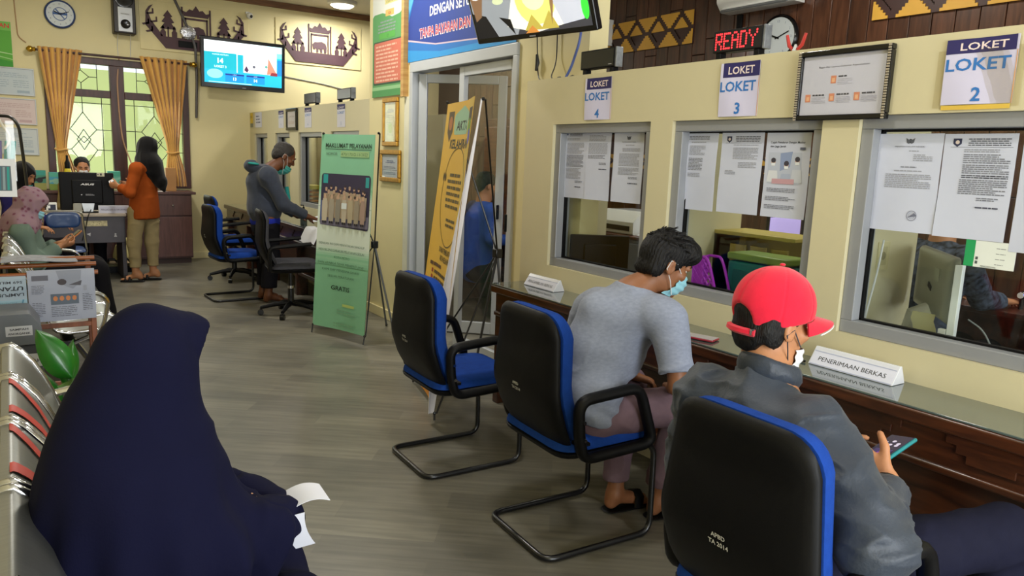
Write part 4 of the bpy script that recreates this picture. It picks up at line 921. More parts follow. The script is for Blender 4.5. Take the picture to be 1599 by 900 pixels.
# office seen through the door: cabinet, desk, chair
t = thing('wooden_cabinet', 'tall brown wooden cabinet in the office seen through the glass door', 'cabinet', (5.3, 7.6, 0)); B().span((-.3, -.5, 0), (.3, .5, 2.0)).build('body', wood('orange_wood', '6a3c1c', '8a5228', .4), t, bevel=.006)
for s in (-1, 1): B().span((-.325, s * .25 - .235, .1), (-.302, s * .25 + .235, 1.9)).build('cabinet_door', wood('orange_wood', '6a3c1c', '8a5228', .4), t, bevel=.008)
office_desk(3.9, 4.5, 5.6, 6.9, 'dark office desk behind the glass door, beside the person in blue', brown_desk)
f = Flat(.18, .24, 'd6d6d2', .002); f.para(.02, .19, .13, 5, .035, '5a5a5a')
tag(f.build('notice', (5.78, 8.3, 1.55), XN, ZU), 'small printed sheet on the timber wall seen through the glass door', 'notice')
# ================================================================ far wall: carved panels, curtains, cabinet
ship_m = mat('dark_carved_cutout', '4a3038', .6, var=.1); panel_m = mat('cream_panel', 'dccf9c', .5, var=.03)
def ship_panel(x0, x1, z0, z1, label):
    t = thing('carved_panel', label, 'panel', (0, 0, 0), 0, None); w, h = x1 - x0, z1 - z0; Y = 10.885
    B().span((x0, Y, z0), (x1, 10.90, z1)).build('backing_board', panel_m, t, bevel=.003)
    def pc(poly, nm='cutout'):
        a = sum(poly[i][0] * poly[(i + 1) % len(poly)][1] - poly[(i + 1) % len(poly)][0] * poly[i][1] for i in range(len(poly)))
        B().prism([(p[0] * w, p[1] * h) for p in (poly if a > 0 else poly[::-1])], (x0, Y - .012, z0), XR, ZU, .013).build(nm, ship_m, t, smooth=False)
    hull = [(.06, .46), (.12, .62), (.13, .80), (.19, .55), (.24, .36), (.30, .30), (.70, .30), (.76, .36), (.81, .55), (.87, .80), (.88, .62), (.94, .46), (.86, .26), (.78, .08), (.22, .08), (.14, .26)]
    pc([(.05, .50), (.10, .60), (.20, .30), (.80, .30), (.90, .60), (.95, .50), (.78, .06), (.22, .06)], 'hull')
    for s in (0, 1):
        m = (lambda q: q) if s == 0 else (lambda q: [(1 - a, b) for a, b in q])
        pc(m([(.05, .50), (.10, .60), (.075, .76), (.10, .86), (.12, .92), (.085, .88), (.055, .78)]), 'prow')
        for (a, b) in ((.06, .74), (.09, .58), (.02, .52), (.05, .38)):
            d = .05; pc(m([(a, b), (a + d, b + .03), (a + d, b + .10), (a + d + .012, b + .10), (a + d + .014, b), (a + .01, b - .03)]), 'prow_scroll')
        tx = .245; pc(m([(tx - .006, .30), (tx + .006, .30), (tx + .006, .5), (tx - .006, .5)]), 'tree_trunk')
        pc(m([(tx - .07, .46), (tx + .07, .46), (tx + .03, .58), (tx + .055, .60), (tx + .025, .70), (tx + .04, .72), (tx, .84), (tx - .04, .72), (tx - .025, .70), (tx - .055, .60), (tx - .03, .58)]), 'tree_crown')
        for fx in (.20, .30):
            pc(m([(fx - .022, .30), (fx + .022, .30), (fx + .024, .40), (fx + .012, .43), (fx + .012, .49), (fx, .53), (fx - .012, .49), (fx - .012, .43), (fx - .024, .40)]), 'small_figure')
        pc(m([(.365, .30), (.38, .30), (.38, .95), (.365, .95)]), 'gate_post'); pc(m([(.395, .30), (.41, .30), (.41, .74), (.395, .74)]), 'inner_post')
    pc([(.395, .70), (.605, .70), (.605, .74), (.395, .74)], 'lintel')
    pc([(.39, .77), (.61, .77), (.63, .88), (.59, .85), (.56, .92), (.53, .90), (.50, 1.0), (.47, .90), (.44, .92), (.41, .85), (.37, .88)], 'crown')
    # animal in the gateway: body, head, legs
    pc([(.42, .43), (.415, .50), (.44, .55), (.47, .55), (.52, .57), (.565, .53), (.58, .44), (.575, .32), (.55, .32), (.545, .41), (.53, .41), (.525, .32), (.505, .32), (.50, .40), (.485, .40), (.48, .32), (.46, .32), (.455, .42), (.44, .38), (.425, .39)], 'animal')
    return t
ship_panel(1.50, 2.86, 2.73, 3.34, 'carved ship panel with trees above the window, partly behind the television')
ship_panel(3.22, 4.49, 2.745, 3.345, 'carved ship panel with a bear in the gateway, right of the television')
t = thing('foil_bundle', 'crumpled silver foil on the left carved ship panel', 'foil', (2.07, 10.85, 2.99))
B().ball((0, 0, 0), (.10, .025, .09), 14).build('foil', mat('crumpled_foil', 'c2c2c8', .25, metal=.8, bump=1.0, bscale=30), t, smooth=False)
tag(B().span((1.95, 10.86, 2.80), (2.18, 10.885, 2.88)).build('dark_shelf', black_pl, bevel=.003), 'dark little shelf under the foil on the left carved panel', 'shelf')
t = thing('dome_camera', 'small white dome security camera above the television', 'camera', (2.86, 10.86, 3.305)); B().ball((0, -.02, 0), .045).build('dome', white_pl, t); B().ball((.012, -.052, -.008), .022).build('lens', black_gl, t); B().box((-.02, .02, .04), (.05, .04, .03)).build('mount', white_pl, t)
t = thing('wall_speaker', 'black loudspeaker with a silver front high on the far wall', 'speaker', (1.31, 10.79, 3.08))
B().span((-.125, -.10, -.21), (.125, .11, .30)).build('cabinet', mat('dark_speaker_cabinet', '221d1c', .45), t, bevel=.012); B().span((-.075, -.112, -.19), (.085, -.10, .10)).build('front_plate', mat('silver_plate', 'b9bcc0', .35, metal=.3), t, bevel=.004)
R90 = Matrix.Rotation(PI / 2, 3, 'X')
B().lathe([(.035, 0), (.05, .004), (.055, .014), (.046, .02), (.02, .012)], (.005, -.112, -.10), 24, None, R90).build('bass_port', black_gl, t); B().lathe([(.06, 0), (.10, .004), (.105, .016), (.09, .02), (.03, .006)], (0, -.10, .20), 28, None, R90).build('woofer', black_gl, t)
f = Flat(.10, .02, 'b9bcc0', .0004); f.text('MULTIMEDIA', .05, .005, .014, '5a5c62', width=.09); f.build('lettering', (-.045, -.1125, .01), XR, ZU, t)
for s in (-1, 1): cable('speaker_wire', [(1.31 + s * .07, 10.80, 2.87), (1.31 + s * .075, 10.885, 2.75), (1.31 + s * .07, 10.885, 2.60)], .004, wht_c, 'white wire under the far wall speaker, %s one' % ('left' if s < 0 else 'right'))
cable('wall_cable', [(1.25, 10.89, 2.6), (1.21, 10.85, 2.3), (1.215, 10.85, 1.9), (1.24, 10.85, 1.55), (1.33, 10.84, 1.27)], .009, mat('beige_cable', 'b08a6a', .5), 'beige cable running down the window mullion')
cable('wall_cable', [(1.86, 10.87, 3.52), (2.00, 10.85, 3.2), (2.15, 10.84, 2.85), (2.16, 10.85, 2.4), (2.14, 10.86, 1.9)], .016, mat('grey_cable_duct', '4a4648', .5), 'thick dark cable falling from the ceiling left of the television')
cable('thin_wire', [(3.28, 10.89, 2.56), (3.9, 10.89, 2.50), (4.4, 10.89, 2.42)], .006, mat('grey_cable', '808488', .5), 'thin wire running right along the far wall from the television')
cable('thin_wire', [(.17, 10.885, 3.3), (.19, 10.885, 2.72), (.27, 10.885, 2.66)], .005, mat('beige_cable', 'b08a6a', .5), 'thin wire on the far wall beside the curtain rod')
# curtains
ochre = mat('ochre_curtain', 'd4a45a', .8, var=.08, scale=6, bump=.15, bscale=200, sheen=.3)
brass = mat('brass', 'c09a3a', .25, metal=.9)
t = thing('curtain_rod', 'brown curtain rod with brass finials above the window', 'curtain rod', (0, 0, 0))
B().cyl((.36, 10.80, 2.585), (2.06, 10.80, 2.585), .014).build('rod', wine, t)
for x, s in ((.36, -1), (2.06, 1)): B().lathe([(.012, 0), (.03, .012), (.024, .03), (.036, .05), (.036, .07), (.02, .09), (.008, .10)], (x, 10.80, 2.585), 14, None, Matrix.Rotation(s * PI / 2, 3, 'Y')).build('finial', brass, t)
for x in (.55, 1.9): B().span((x - .012, 10.80, 2.56), (x + .012, 10.90, 2.585)).build('bracket', brass, t)
def curtain(xa, xb, tie_a, tie_b, foot_a, foot_b, ztie, zfoot, label):
    t = thing('curtain', label, 'curtain', (0, 0, 0), 0, None); folds = 7
    def fn(u, v):
        z = 2.625 + (zfoot - 2.625) * v; vt = (2.625 - ztie) / (2.625 - zfoot)
        if v < vt:
            k = v / vt; k = k * 1.05 if k < .9 else .945 + (k - .9) * .55; a = xa + (tie_a - xa) * k; b = xb + (tie_b - xb) * k
        else:
            k = (v - vt) / (1 - vt); k = math.sin(k * PI / 2); a = tie_a + (foot_a - tie_a) * k; b = tie_b + (foot_b - tie_b) * k
        amp = .035 * (1 - .6 * math.exp(-((v - vt) / .08) ** 2))
        return (a + (b - a) * u + .008 * math.sin(u * 40), 10.80 - amp * math.sin(u * folds * 2 * PI) - .01, z)
    B().sheet(fn, 84, 40, .003).build('cloth', ochre, t, angle=80)
    mid = (tie_a + tie_b) / 2; r = (tie_b - tie_a) / 2 + .012
    B().tube([(mid + r * math.cos(a * PI / 8), 10.80 + .055 * math.sin(a * PI / 8), ztie + .01 * math.sin(a)) for a in range(16)], .012, 8, True).build('tieback', ochre, t)
    return t
curtain(.375, .835, .505, .61, .52, .70, 1.42, 1.02, 'left ochre curtain tied back at the window')
curtain(1.47, 2.03, 1.76, 1.89, 1.72, 1.97, 1.43, .99, 'right ochre curtain tied back, behind the woman in orange')
# framed sheets at the far left and the green poster
def pale(seed, c):
    def fn(f, w, h):
        f.r = random.Random(seed); f.para(w * .05, h * .80, w * .9, 3, h * .07, c, .4); f.para(w * .05, h * .52, w * .4, 4, h * .08, c, .35); f.para(w * .52, h * .52, w * .4, 4, h * .08, c, .35); f.rect(w * .6, h * .06, w * .3, h * .10, c)
    return fn
pframe('framed_sheet', 'pale blue framed sheet, topmost of three left of the window', 'picture', 10.895, -.12, .325, 2.04, 2.36, .012, alu_w, 'c4cfd8', pale(1, 'a2b4c4'), .015, None, 'y')
pframe('framed_sheet', 'pinkish framed sheet, middle one of three left of the window', 'picture', 10.895, -.12, .328, 1.70, 2.005, .012, alu_w, 'd8c8ca', pale(2, 'c4aab0'), .015, None, 'y')
pframe('framed_sheet', 'pale framed sheet, lowest of three left of the window', 'picture', 10.895, -.12, .328, 1.34, 1.66, .012, alu_w, 'ccd4da', pale(3, 'a8b8c8'), .015, None, 'y')
f = Flat(.25, .51, '5fae3e', .003); f.rect(0, .41, .25, .10, '7cc25a'); f.text('LAYANAN', .235, .44, .07, 'd8403a', 'r', .03); f.poly([(0, .17), (.25, .14), (.25, .15), (0, .18)], 'bfe0a8'); f.poly([(0, .13), (.25, .08), (.25, .09), (0, .14)], 'a8d890'); f.poly([(0, 0), (.25, 0), (.25, .06), (0, .10)], '3f9a36')
tag(f.build('wall_poster', (-.125, 10.893, 2.365), XR, ZU), 'green poster with red letters cut by the left edge of the picture', 'poster')
# low cabinet under the window
lam = wood('red_brown_laminate', '4a2f2c', '5c3d38', .45, scale=4, axis=(10, 10, 1))
t = thing('low_cabinet', 'red-brown low cabinet under the window, right of the woman in orange', 'cabinet', (0, 0, 0))
B().span((.10, 10.46, .07), (1.97, 10.87, .90)).build('body', lam, t, bevel=.003); B().span((.08, 10.43, .90), (2.02, 10.89, .935)).build('cabinet_top', lam, t, bevel=.005); B().span((.12, 10.48, 0), (1.95, 10.86, .07)).build('plinth', mat('dark_plinth', '33201e', .6), t)
for k in range(4):
    x0 = .12 + k * .462
    for z0, z1, nm in ((.63, .89, 'drawer'), (.09, .61, 'door')):
        d = B().span((x0 + .006, 10.442, z0), (x0 + .456, 10.46, z1)).build(nm, lam, t, bevel=.003)
        B().ball((x0 + (.23 if nm == 'drawer' else .06), 10.43, (z0 + z1) / 2 if nm == 'drawer' else z1 - .05), .014).build('knob', chrome, d)
teal_b = mat('teal_brochure_box', '4f9a8c', .5, var=.25, scale=14); 
def brochure(x, y, w, d, h, label, cols):
    f = Flat(w, h, cols[0], d); f.rect(0, 0, w, h * .35, cols[1]); f.rect(0, h * .75, w, h * .25, cols[2]); f.disc(w * .5, h * .5, w * .25, cols[3], 14); f.poly([(0, h * .4), (w, h * .6), (w, h * .7), (0, h * .55)], cols[3])
    return tag(f.build('brochure_box', (x, y, .936), XR, ZU), label, 'box', None)
brochure(.24, 10.62, .13, .10, .23, 'teal brochure box at the left end of the low cabinet', ('4a8a74', '9a9a58', '3f9a90', '22282c'))
brochure(.40, 10.60, .14, .10, .21, 'blue and green brochure box on the low cabinet, left of the officer', ('4aa0c4', '7f9a4a', '58b0a0', '8fc0b0'))
brochure(1.03, 10.62, .14, .10, .24, 'pale teal brochure box on the low cabinet, right of the officer', ('5fb0a0', 'b0b890', '4aa894', '7fc4b4'))
t = thing('air_freshener', 'black and yellow spray bottle on the low cabinet behind the officer', 'bottle', (.60, 10.62, .936)); B().lathe([(.04, 0), (.042, .01), (.042, .22), (.03, .26)], seg=14).build('bottle_body', mat('yellow_plastic', 'd8c82c', .4), t); B().lathe([(.03, .26), (.03, .33), (.015, .36), (.012, .42)], seg=14).build('nozzle', black_pl, t)
t = thing('desk_plaque', 'small brown box on the low cabinet behind the right curtain', 'box', (1.75, 10.62, .936)); B().span((-.06, -.05, 0), (.06, .05, .30)).build('body', mat('tan_card', 'a87a4a', .7), t, bevel=.004)
# ================================================================ information desk
grey_lam = mat('grey_laminate_panel', '4a4750', .5, var=.06); beige_lam = mat('beige_laminate', 'b0a394', .5)
t = thing('information_desk', 'grey desk with pale top and peeling gold letters in front of the officer', 'desk', (0, 0, 0))
B().span((-.10, 9.27, .72), (1.06, 9.90, .75)).build('desk_top', beige_lam, t, bevel=.004); B().span((-.08, 9.29, .43), (1.04, 9.31, .72)).build('front_panel', grey_lam, t, bevel=.003)
for x in (-.07, 1.03): B().span((x - .02, 9.31, 0), (x + .02, 9.88, .72)).build('side_panel', grey_lam, t, smooth=False)
f = Flat(.22, .06, mat('gold_sticker', 'b8ac80', .35, var=.3, scale=40), .0008); f.text('INFO', .11, .012, .045, 'd8cfa0', bold=.03); f.build('gold_lettering', (.65, 9.288, .615), XR, ZU, t)
f = Flat(.05, .05, grey_lam, .0006); f.poly([(.005, .03), (.045, .045), (.04, .005), (.025, .02)], 'c0bfc4'); f.build('sticker', (.66, 9.288, .50), XR, ZU, t)
f = Flat(.05, .05, grey_lam, .0006); f.disc(.025, .036, .01, 'b0afb4', 10); f.poly([(.01, .005), (.04, .005), (.032, .028), (.018, .028)], 'b0afb4'); f.build('sticker', (.92, 9.288, .49), XR, ZU, t)
t = thing('desktop_monitor', 'black monitor seen from behind on the information desk', 'monitor', (.71, 9.50, .751))
B().span((-.265, -.02, .025), (.265, .02, .44)).build('casing', black_pl, t, bevel=.012); B().span((-.15, -.04, .10), (.15, -.018, .36)).build('back_bulge', black_pl, t, bevel=.015)
B().prism([(-.045, .0), (.045, .0), (.075, .15), (-.075, .15)], (.0, -.035, .0), XR, ZU, .03).build('stand', mat('pale_stand', 'a9a394', .5), t, bevel=.004)
B().lathe([(.12, 0), (.12, .008), (.03, .012)], (0, 0, 0), 24).build('stand_base', black_pl, t)
f = Flat(.14, .035, black_pl, .0005); f.text('ASUS', .07, .007, .026, 'f2f2f4', bold=.03, width=.13, slant=.3); f.build('badge', (-.07, -.0415, .295), XR, ZU, t)
f = Flat(.14, .03, black_pl, .0005); f.disc(.012, .012, .007, 'c0c0c4', 10); f.text('PEMERINTAH', .085, .015, .010, 'b8b8bc', width=.07); f.rect(.05, .006, .085, .004, 'b8b8bc'); f.build('asset_sticker', (-.07, -.0415, .185), XR, ZU, t)
f = Flat(.075, .04, 'c9c7ae', .0006); f.rect(.03, .008, .02, .024, '4a4a4a').rect(.006, .014, .012, .012, '4a4a4a'); f.build('paper_label', (.10, -.0215, .40), XR, ZU, t)
tag(B().prism(rpoly([(0, 0), (.085, 0), (.08, .11), (.005, .11)], .01), (.555, 9.36, .751), XR, ZU, -.05).build('paper_cup', mat('pale_cup', 'a9a89c', .6), angle=40), 'pale plastic container on the desk left of the monitor stand', 'container')
t = thing('name_block', 'white name block on the information desk beside the woman in orange', 'sign', (.80, 9.32, .751)); B().prism([(-.05, 0), (.0, 0), (-.02, .085), (-.03, .085)], (.0, .04, 0), (0, -1, 0), ZU, .30).build('acrylic_wedge', acr, t, smooth=False); f = Flat(.28, .075, 'c4c6da', .0006); f.text('PENGADUAN & INFORMASI', .14, .028, .028, '3f4058', width=.25); f.build('card', (.005, -.0, .005), XR, (0, .0001, 1), t)
t = thing('payment_terminal', 'small white device with a dark screen at the left end of the information desk', 'device', (.36, 9.40, .751)); B().box((0, 0, .06), (.10, .03, .11), Matrix.Rotation(-.2, 3, 'X')).build('casing', white_pl, t, bevel=.006); f = Flat(.07, .06, '2a3048', .0006); f.rect(.0, .02, .02, .03, 'e8ecf0'); f.build('screen', (-.032, -.022, .035), XR, (0, .2, 1), t)
cable('desk_cable', [(.72, 9.262, .80), (.69, 9.255, .74), (.66, 9.275, .60), (.62, 9.277, .46)], .005, blk_c, 'black cable falling over the front of the information desk')
tag(B().pillow(rpoly([(-.16, 0), (.15, 0), (.12, .28), (.0, .32), (-.10, .2)], .08), (1.12, 10.05, .12), XR, (0, .5, .85), .05, .04, p=4).build('yellow_bag', mat('cream_bag', 'c4b878', .7, bump=.4, bscale=20), angle=70), 'slumped cream bag on the footstool under the desk', 'bag')
t = thing('footstool', 'low black stool with sandals under the information desk', 'stool', (1.05, 10.0, 0)); B().box((0, 0, .09), (.36, .26, .03)).build('stool_top', mat('khaki_mat', '6f6a4c', .8), t, bevel=.006); B().box((0, 0, .04), (.32, .22, .08)).build('stool_body', black_pl, t)
for s in (-1, 1):
    t = thing('sandal', '%s black strapped sandal on the stool under the desk' % ('left' if s < 0 else 'right'), 'shoe', (1.03 + s * .07, 9.95, .106), 0, None)
    B().pillow(rpoly([(-.04, -.11), (.04, -.11), (.045, .10), (-.045, .10)], .04), (0, 0, .01), XR, (0, 1, 0), .008, .008, p=8).build('sole', mat('tan_sole', 'a08a68', .7), t)
    for y in (.03, -.06): B().tube([(-.042, y, .012), (-.03, y, .05), (.03, y, .05), (.042, y, .012)], .007, 6).build('strap', black_pl, t)
# blue steel visitor chair before the desk
t = thing('stacking_chair', 'blue backed steel chair in front of the information desk', 'chair', (.41, 8.60, 0))
bl = mat('dark_blue_seat', '123a72', .35, var=.1, coat=.2)
B().pillow(rpoly([(-.14, 0), (.14, 0), (.15, .15), (-.15, .15)], [.06, .06, .07, .07]), (0, -.20, .69), XR, ZU, .012, .012, p=8, bend=lambda x, y: .6 * x * x).build('backrest', bl, t, angle=60)
B().pillow(rpoly([(-.19, -.18), (.19, -.18), (.19, .2), (-.19, .2)], .05), (0, .02, .44), XR, (0, 1, 0), .03, .01, p=6).build('seat', bl, t, angle=60)
B().tube(rpath([(-.19, .2, .012), (-.19, .16, .42), (-.19, -.17, .44), (-.16, -.225, .852), (.16, -.225, .852), (.19, -.17, .44), (.19, .16, .42), (.19, .2, .012)], .06), .010, 8).build('tube_frame', chrome, t)
for s in (-1, 1): B().tube([(s * .19, -.05, .43), (s * .19, -.22, .012)], .010, 8).build('leg', chrome, t)
# ================================================================ steel waiting benches
def bench(yf, n, label, tape=(), loc=(0, 0, 0)):
    t = thing('waiting_bench', label, 'bench', loc, 0, 'steel waiting benches along the left wall')
    prof = [(-.058, .825), (-.052, .845), (-.030, .848), (-.005, .825), (.025, .785), (.050, .735), (.075, .675), (.098, .61), (.118, .54), (.140, .475), (.175, .435), (.23, .42), (.32, .425), (.42, .44), (.475, .44), (.50, .425), (.505, .405)]
    def at(v):
        q = v * (len(prof) - 1); i = min(int(q), len(prof) - 2); k = q - i; return prof[i][0] * (1 - k) + prof[i + 1][0] * k, prof[i][1] * (1 - k) + prof[i + 1][1] * k
    p = .405; red = mat('red_tape', 'b83a30', .5)
    for k in range(n):
        y1 = yf - k * p - .012; y0 = y1 - p + .03
        sh = B().sheet(lambda u, v: (at(v)[0], y1 + (y0 - y1) * u, at(v)[1]), 4, 32, .004).build('seat_shell', steel, t, angle=60)
        for y in (y1, y0): B().tube([(a, y, b) for a, b in prof], .011, 8).build('side_rail', chrome, sh, angle=60)
        if k in tape:
            def strip(ua, va, ub, vb, wd):
                return lambda u, v: (at(va + (vb - va) * v)[0] + .0035, y1 + (y0 - y1) * (ua + (ub - ua) * v + (u - .5) * wd), at(va + (vb - va) * v)[1] + .0035)
            B().sheet(strip(.10, .10, .84, .56, .13), 2, 24, .0008).build('tape_strip', red, sh); B().sheet(strip(.80, .10, .80, .56, .14), 2, 24, .0008).build('tape_strip', red, sh)
    B().span((.20, yf - n * p, .33), (.26, yf, .38)).build('beam', black_mt, t, bevel=.004)
    for y in (yf - .25, yf - n * p + .25):
        g = B().tube(rpath([(-.02, y, .02), (.0, y, .03), (.20, y, .33)], .03), .018, 8).tube(rpath([(.46, y, .02), (.44, y, .03), (.26, y, .33)], .03), .018, 8).build('leg_frame', chrome, t)
    for y in (yf + .012, yf - n * p - .0):
        B().tube(rpath([(.07, y, .66), (.16, y, .675), (.40, y, .645), (.44, y, .60), (.40, y, .42), (.24, y, .36)], .06), .013, 8, flat=((0, 1, 0), 1.5)).build('armrest', chrome, t)
    return t
bench(2.852, 5, 'near steel waiting bench with red taped seats, under the woman in navy', (1, 2))
bench(6.88, 5, 'far steel waiting bench under the woman in the floral headscarf')
# ================================================================ newspaper rack, bins, plant, rack with bag
rodw = wood('rod_wood', '8a4a24', 'a8622f', .4, axis=(1, 10, 10)); rackw = wood('rack_wood', '6a3a22', '8a5030', .5, axis=(8, 8, 1))
t = thing('newspaper_rack', 'low wooden newspaper rack with rods beside the far bench', 'rack', (0, 0, 0))
for y, z in ((4.26, .862), (4.34, .895), (4.42, .915)): B().cyl((-.11, y, z), (.345, y, z), .011).build('rod', rodw, t)
for x in (-.105, .315):
    for y in (4.26, 4.44): B().span((x - .012, y - .012, 0), (x + .012, y + .012, .85 if y < 4.3 else .90)).build('post', rackw, t, bevel=.003)
    B().span((x - .012, 4.24, .84), (x + .012, 4.46, .852)).build('cross_bar', rackw, t)
for z in (.30, .60): B().span((-.10, 4.25, z - .012), (.31, 4.27, z + .012)).build('stretcher', rackw, t, bevel=.003)
def newspaper(label, x, y, w, z0, z1, kind, dy=.012):
    h = z1 - z0; f = Flat(w, h, '9ba0b0', .0015, 5); ink = '62656f'
    if kind == 1:
        f.poly([(w * .42, h * .98), (w * .80, h * .98), (w * .78, h * .74), (w * .66, h * .62), (w * .48, h * .72)], '858a98'); f.disc(w * .50, h * .76, w * .07, '3c3438', 12, h * .06); f.poly([(w * .6, h * .7), (w * .8, h * .78), (w * .78, h * .68)], '4c4a52'); f.rect(w * .06, h * .80, w * .24, h * .10, '5c5c68')
        f.rect(w * .32, h * .32, w * .42, h * .21, '55606e')
        for k in range(4): f.disc(w * (.39 + .095 * k), h * .44, w * .035, 'c07a4a', 10, h * .05)
        f.para(w * .05, h * .70, w * .2, 6, h * .03, ink, .35); f.para(w * .05, h * .36, w * .2, 9, h * .032, ink, .35); f.para(w * .32, h * .27, w * .42, 6, h * .035, ink, .35); f.para(w * .80, h * .50, w * .16, 10, h * .035, ink, .35); f.rect(w * .82, h * .58, w * .05, h * .1, '8f939f')
    else:
        f.rect(0, 0, w, h, '98a8b6'); f.rect(0, 0, w, h * .30, '8fb0c0')
        f.text('569 MILIAR', w * .5, h * .86, h * .10, '2a2c34', turn=True, bold=.02, width=w * .8); f.text('UTANG', w * .5, h * .70, h * .16, '1c1e26', turn=True, bold=.03, width=w * .85, slant=.15); f.text('LAMPUNG', w * .5, h * .50, h * .13, '2a2c34', turn=True, bold=.02, width=w * .85); f.text('HEADLINE', w * .42, h * .24, h * .10, '6a96aa', turn=True, bold=.01, width=w * .6); f.poly([(w * .82, h * .08), (w * .86, h * .08), (w * .92, h * .3), (w * .88, h * .3)], '4a7f9a')
    def warp(px, py): return (0, 0, .004 + .012 * math.sin(px / w * 3 + .6) * (1 - py / h) + .002 * math.sin(py / h * 12) - max(0, (py / h - .93)) * .15)
    return tag(f.build('newspaper', (x, y - dy, z0), XR, ZU, None, warp, 10, 12), label, 'newspaper')
newspaper('open newspaper with colour photographs hung over the front rod of the rack', .042, 4.245, .285, .632, .885, 1)
newspaper('newspaper with bold upside-down headlines hung at the left of the rack', -.118, 4.238, .155, .70, .862, 2)
tag(B().sheet(lambda a, b: (-.06 + .32 * a, 4.28 + .18 * b, .925 + .006 * math.sin(5 * a) + .004 * math.sin(8 * b)), 8, 6, .004).build('newspaper_stack', mat('grey_newsprint', '9a9ca4', .8, var=.15, scale=40)), 'newspapers lying flat across the rods of the rack', 'newspaper')
t = thing('trash_bin', 'grey swing-lid trash bin labelled SAMPAH below the newspaper rack', 'bin', (-.02, 4.02, 0)); gb = mat('grey_bin_plastic', '5c6066', .45); gb2 = mat('dark_grey_bin', '3e4047', .5)
B().prism(rpoly([(-.085, 0), (.085, 0), (.098, .60), (-.098, .60)], .015), (0, -.14, 0), XR, ZU, .26).build('body', gb2, t, angle=40)
B().prism(rpoly([(-.104, .605), (.104, .605), (.10, .68), (.06, .745), (-.06, .745), (-.10, .68)], .02), (0, -.15, 0), XR, ZU, .28).build('swing_lid', gb, t, angle=40)
f = Flat(.10, .045, 'b4b6bc', .0006); f.text('SAMPAH', .05, .026, .013, '2c2d33', bold=.02, width=.07).text('ANORGANIK', .05, .007, .013, '2c2d33', bold=.02, width=.085); f.build('lid_label', (-.035, -.1515, .648), XR, ZU, t)
f = Flat(.10, .06, 'b4b6bc', .0006); f.text('SAMPAH', .05, .02, .022, '2c2d33', bold=.02, width=.09); f.build('body_label', (-.005, -.1415, .50), XR, ZU, t)
# potted plant
leafm = mat('glossy_green_leaf', '1f6a1c', .3, var=.25, scale=12, coat=.2); leaf2 = mat('pale_leaf_edge', '6f9a5c', .4, var=.3, scale=30)
t = thing('potted_plant', 'potted plant with broad glossy green leaves between bench and rack', 'plant', (.10, 3.30, 0))
B().lathe([(.09, 0), (.12, .22), (.125, .24), (.105, .24), (.10, .2), (.001, .2)], seg=20).build('pot', mat('brown_pot', '5a3a2a', .6), t); B().cyl((0, 0, .19), (0, 0, .205), .10).build('soil', mat('dark_soil', '231a14', .9), t)
def leaf(base, tip, wd, side, m, curl=.05):
    a, b = Vector(base), Vector(tip); d = b - a; s = Vector(side).normalized(); n = d.cross(s).normalized()
    L = B().sheet(lambda u, v: a + d * v + s * ((u - .5) * 2 * wd * math.sin(PI * min(1, v ** .8 * .98 + .02)) ** .8) + n * (curl * ((u - .5) ** 2 * 4 * .5 + (v - .4) ** 2)), 8, 14, .0015).build('leaf', m, t, angle=80)
    B().tube([a * .0 + Vector((0, 0, .2)), (a + Vector((0, 0, .2))) * .5, a], .006, 6).build('stem', leafm, L)
leaf((.065, .10, .56), (-.045, .14, .765), .058, (.7, .2, .45), leafm); leaf((.05, .12, .52), (.085, .20, .70), .035, (1, .2, 0), leafm); leaf((.0, .05, .50), (.09, -.02, .56), .035, (.1, .9, .25), leaf2)
leaf((-.02, .0, .48), (-.04, -.10, .58), .05, (1, 0, .2), leafm); leaf((.02, .0, .45), (.16, .12, .52), .05, (.3, 1, .3), leafm); leaf((0, .03, .45), (-.03, .16, .60), .05, (1, .4, 0), leafm)
# tube stand and hanging bag
tag(B().tube(rpath([(-.10, 7.15, 1.69), (.045, 7.15, 1.69), (.09, 7.15, 1.62), (.115, 7.15, 1.2), (.13, 7.15, .012)], .06), .012, 8).tube(rpath([(-.10, 7.15, 1.69), (-.10, 7.15, .012)], .05), .012, 8).tube([(-.10, 7.03, .012), (-.10, 7.28, .012), (.13, 7.28, .012), (.13, 7.03, .012)], .012, 8).build('garment_stand', black_mt), 'black tube stand behind the woman in the floral headscarf', 'stand')
t = thing('hanging_bag', 'clear bag of purple and teal packets with a white photo card, at the left edge', 'bag', (0, 4.6, 0))
film = glass_mat('clear_film', (.97, .96, .93), 1.5)
B().tube(rpath([(-.13, .0, 1.66), (-.03, .0, 1.64), (-.03, 0, 1.62)], .01), .005, 6).build('wall_hook', steel, t)
B().tube(rpath([(-.03, 0, 1.62), (-.015, 0, 1.58), (.015, 0, 1.53), (.012, 0, 1.49), (-.01, 0, 1.46)], .02), .006, 8).build('white_handle', white_pl, t)
for x, c, dx in ((-.065, '3a2a78', .0), (-.035, '4a3590', .004), (-.005, '15807a', .008), (.018, '1a9088', .012)): B().prism([(-.012, 0), (.012, 0), (.012 + dx, .10), (-.010 + dx, .10)], (x, .0 + x * .1, 1.40), XR, ZU, .012).build('packet', mat('packet_' + c, c, .35), t, smooth=False)
B().span((-.12, -.022, 1.30), (.035, -.0215, 1.60)).build('clear_sleeve', film, t, smooth=False)
f = Flat(.15, .19, 'e4e6ea', .002); f.rect(.015, .03, .115, .125, '5a6870')
for k in range(6): f.poly([(.02 + k * .018, .035), (.03 + k * .018, .035), (.034 + k * .018, .15), (.024 + k * .018, .15)], ('8aa0a4', '2f9a92', 'c0c8c8', '3f7a86')[k % 4])
f.build('photo_card', (-.12, -.03, 1.22), XR, ZU, t)
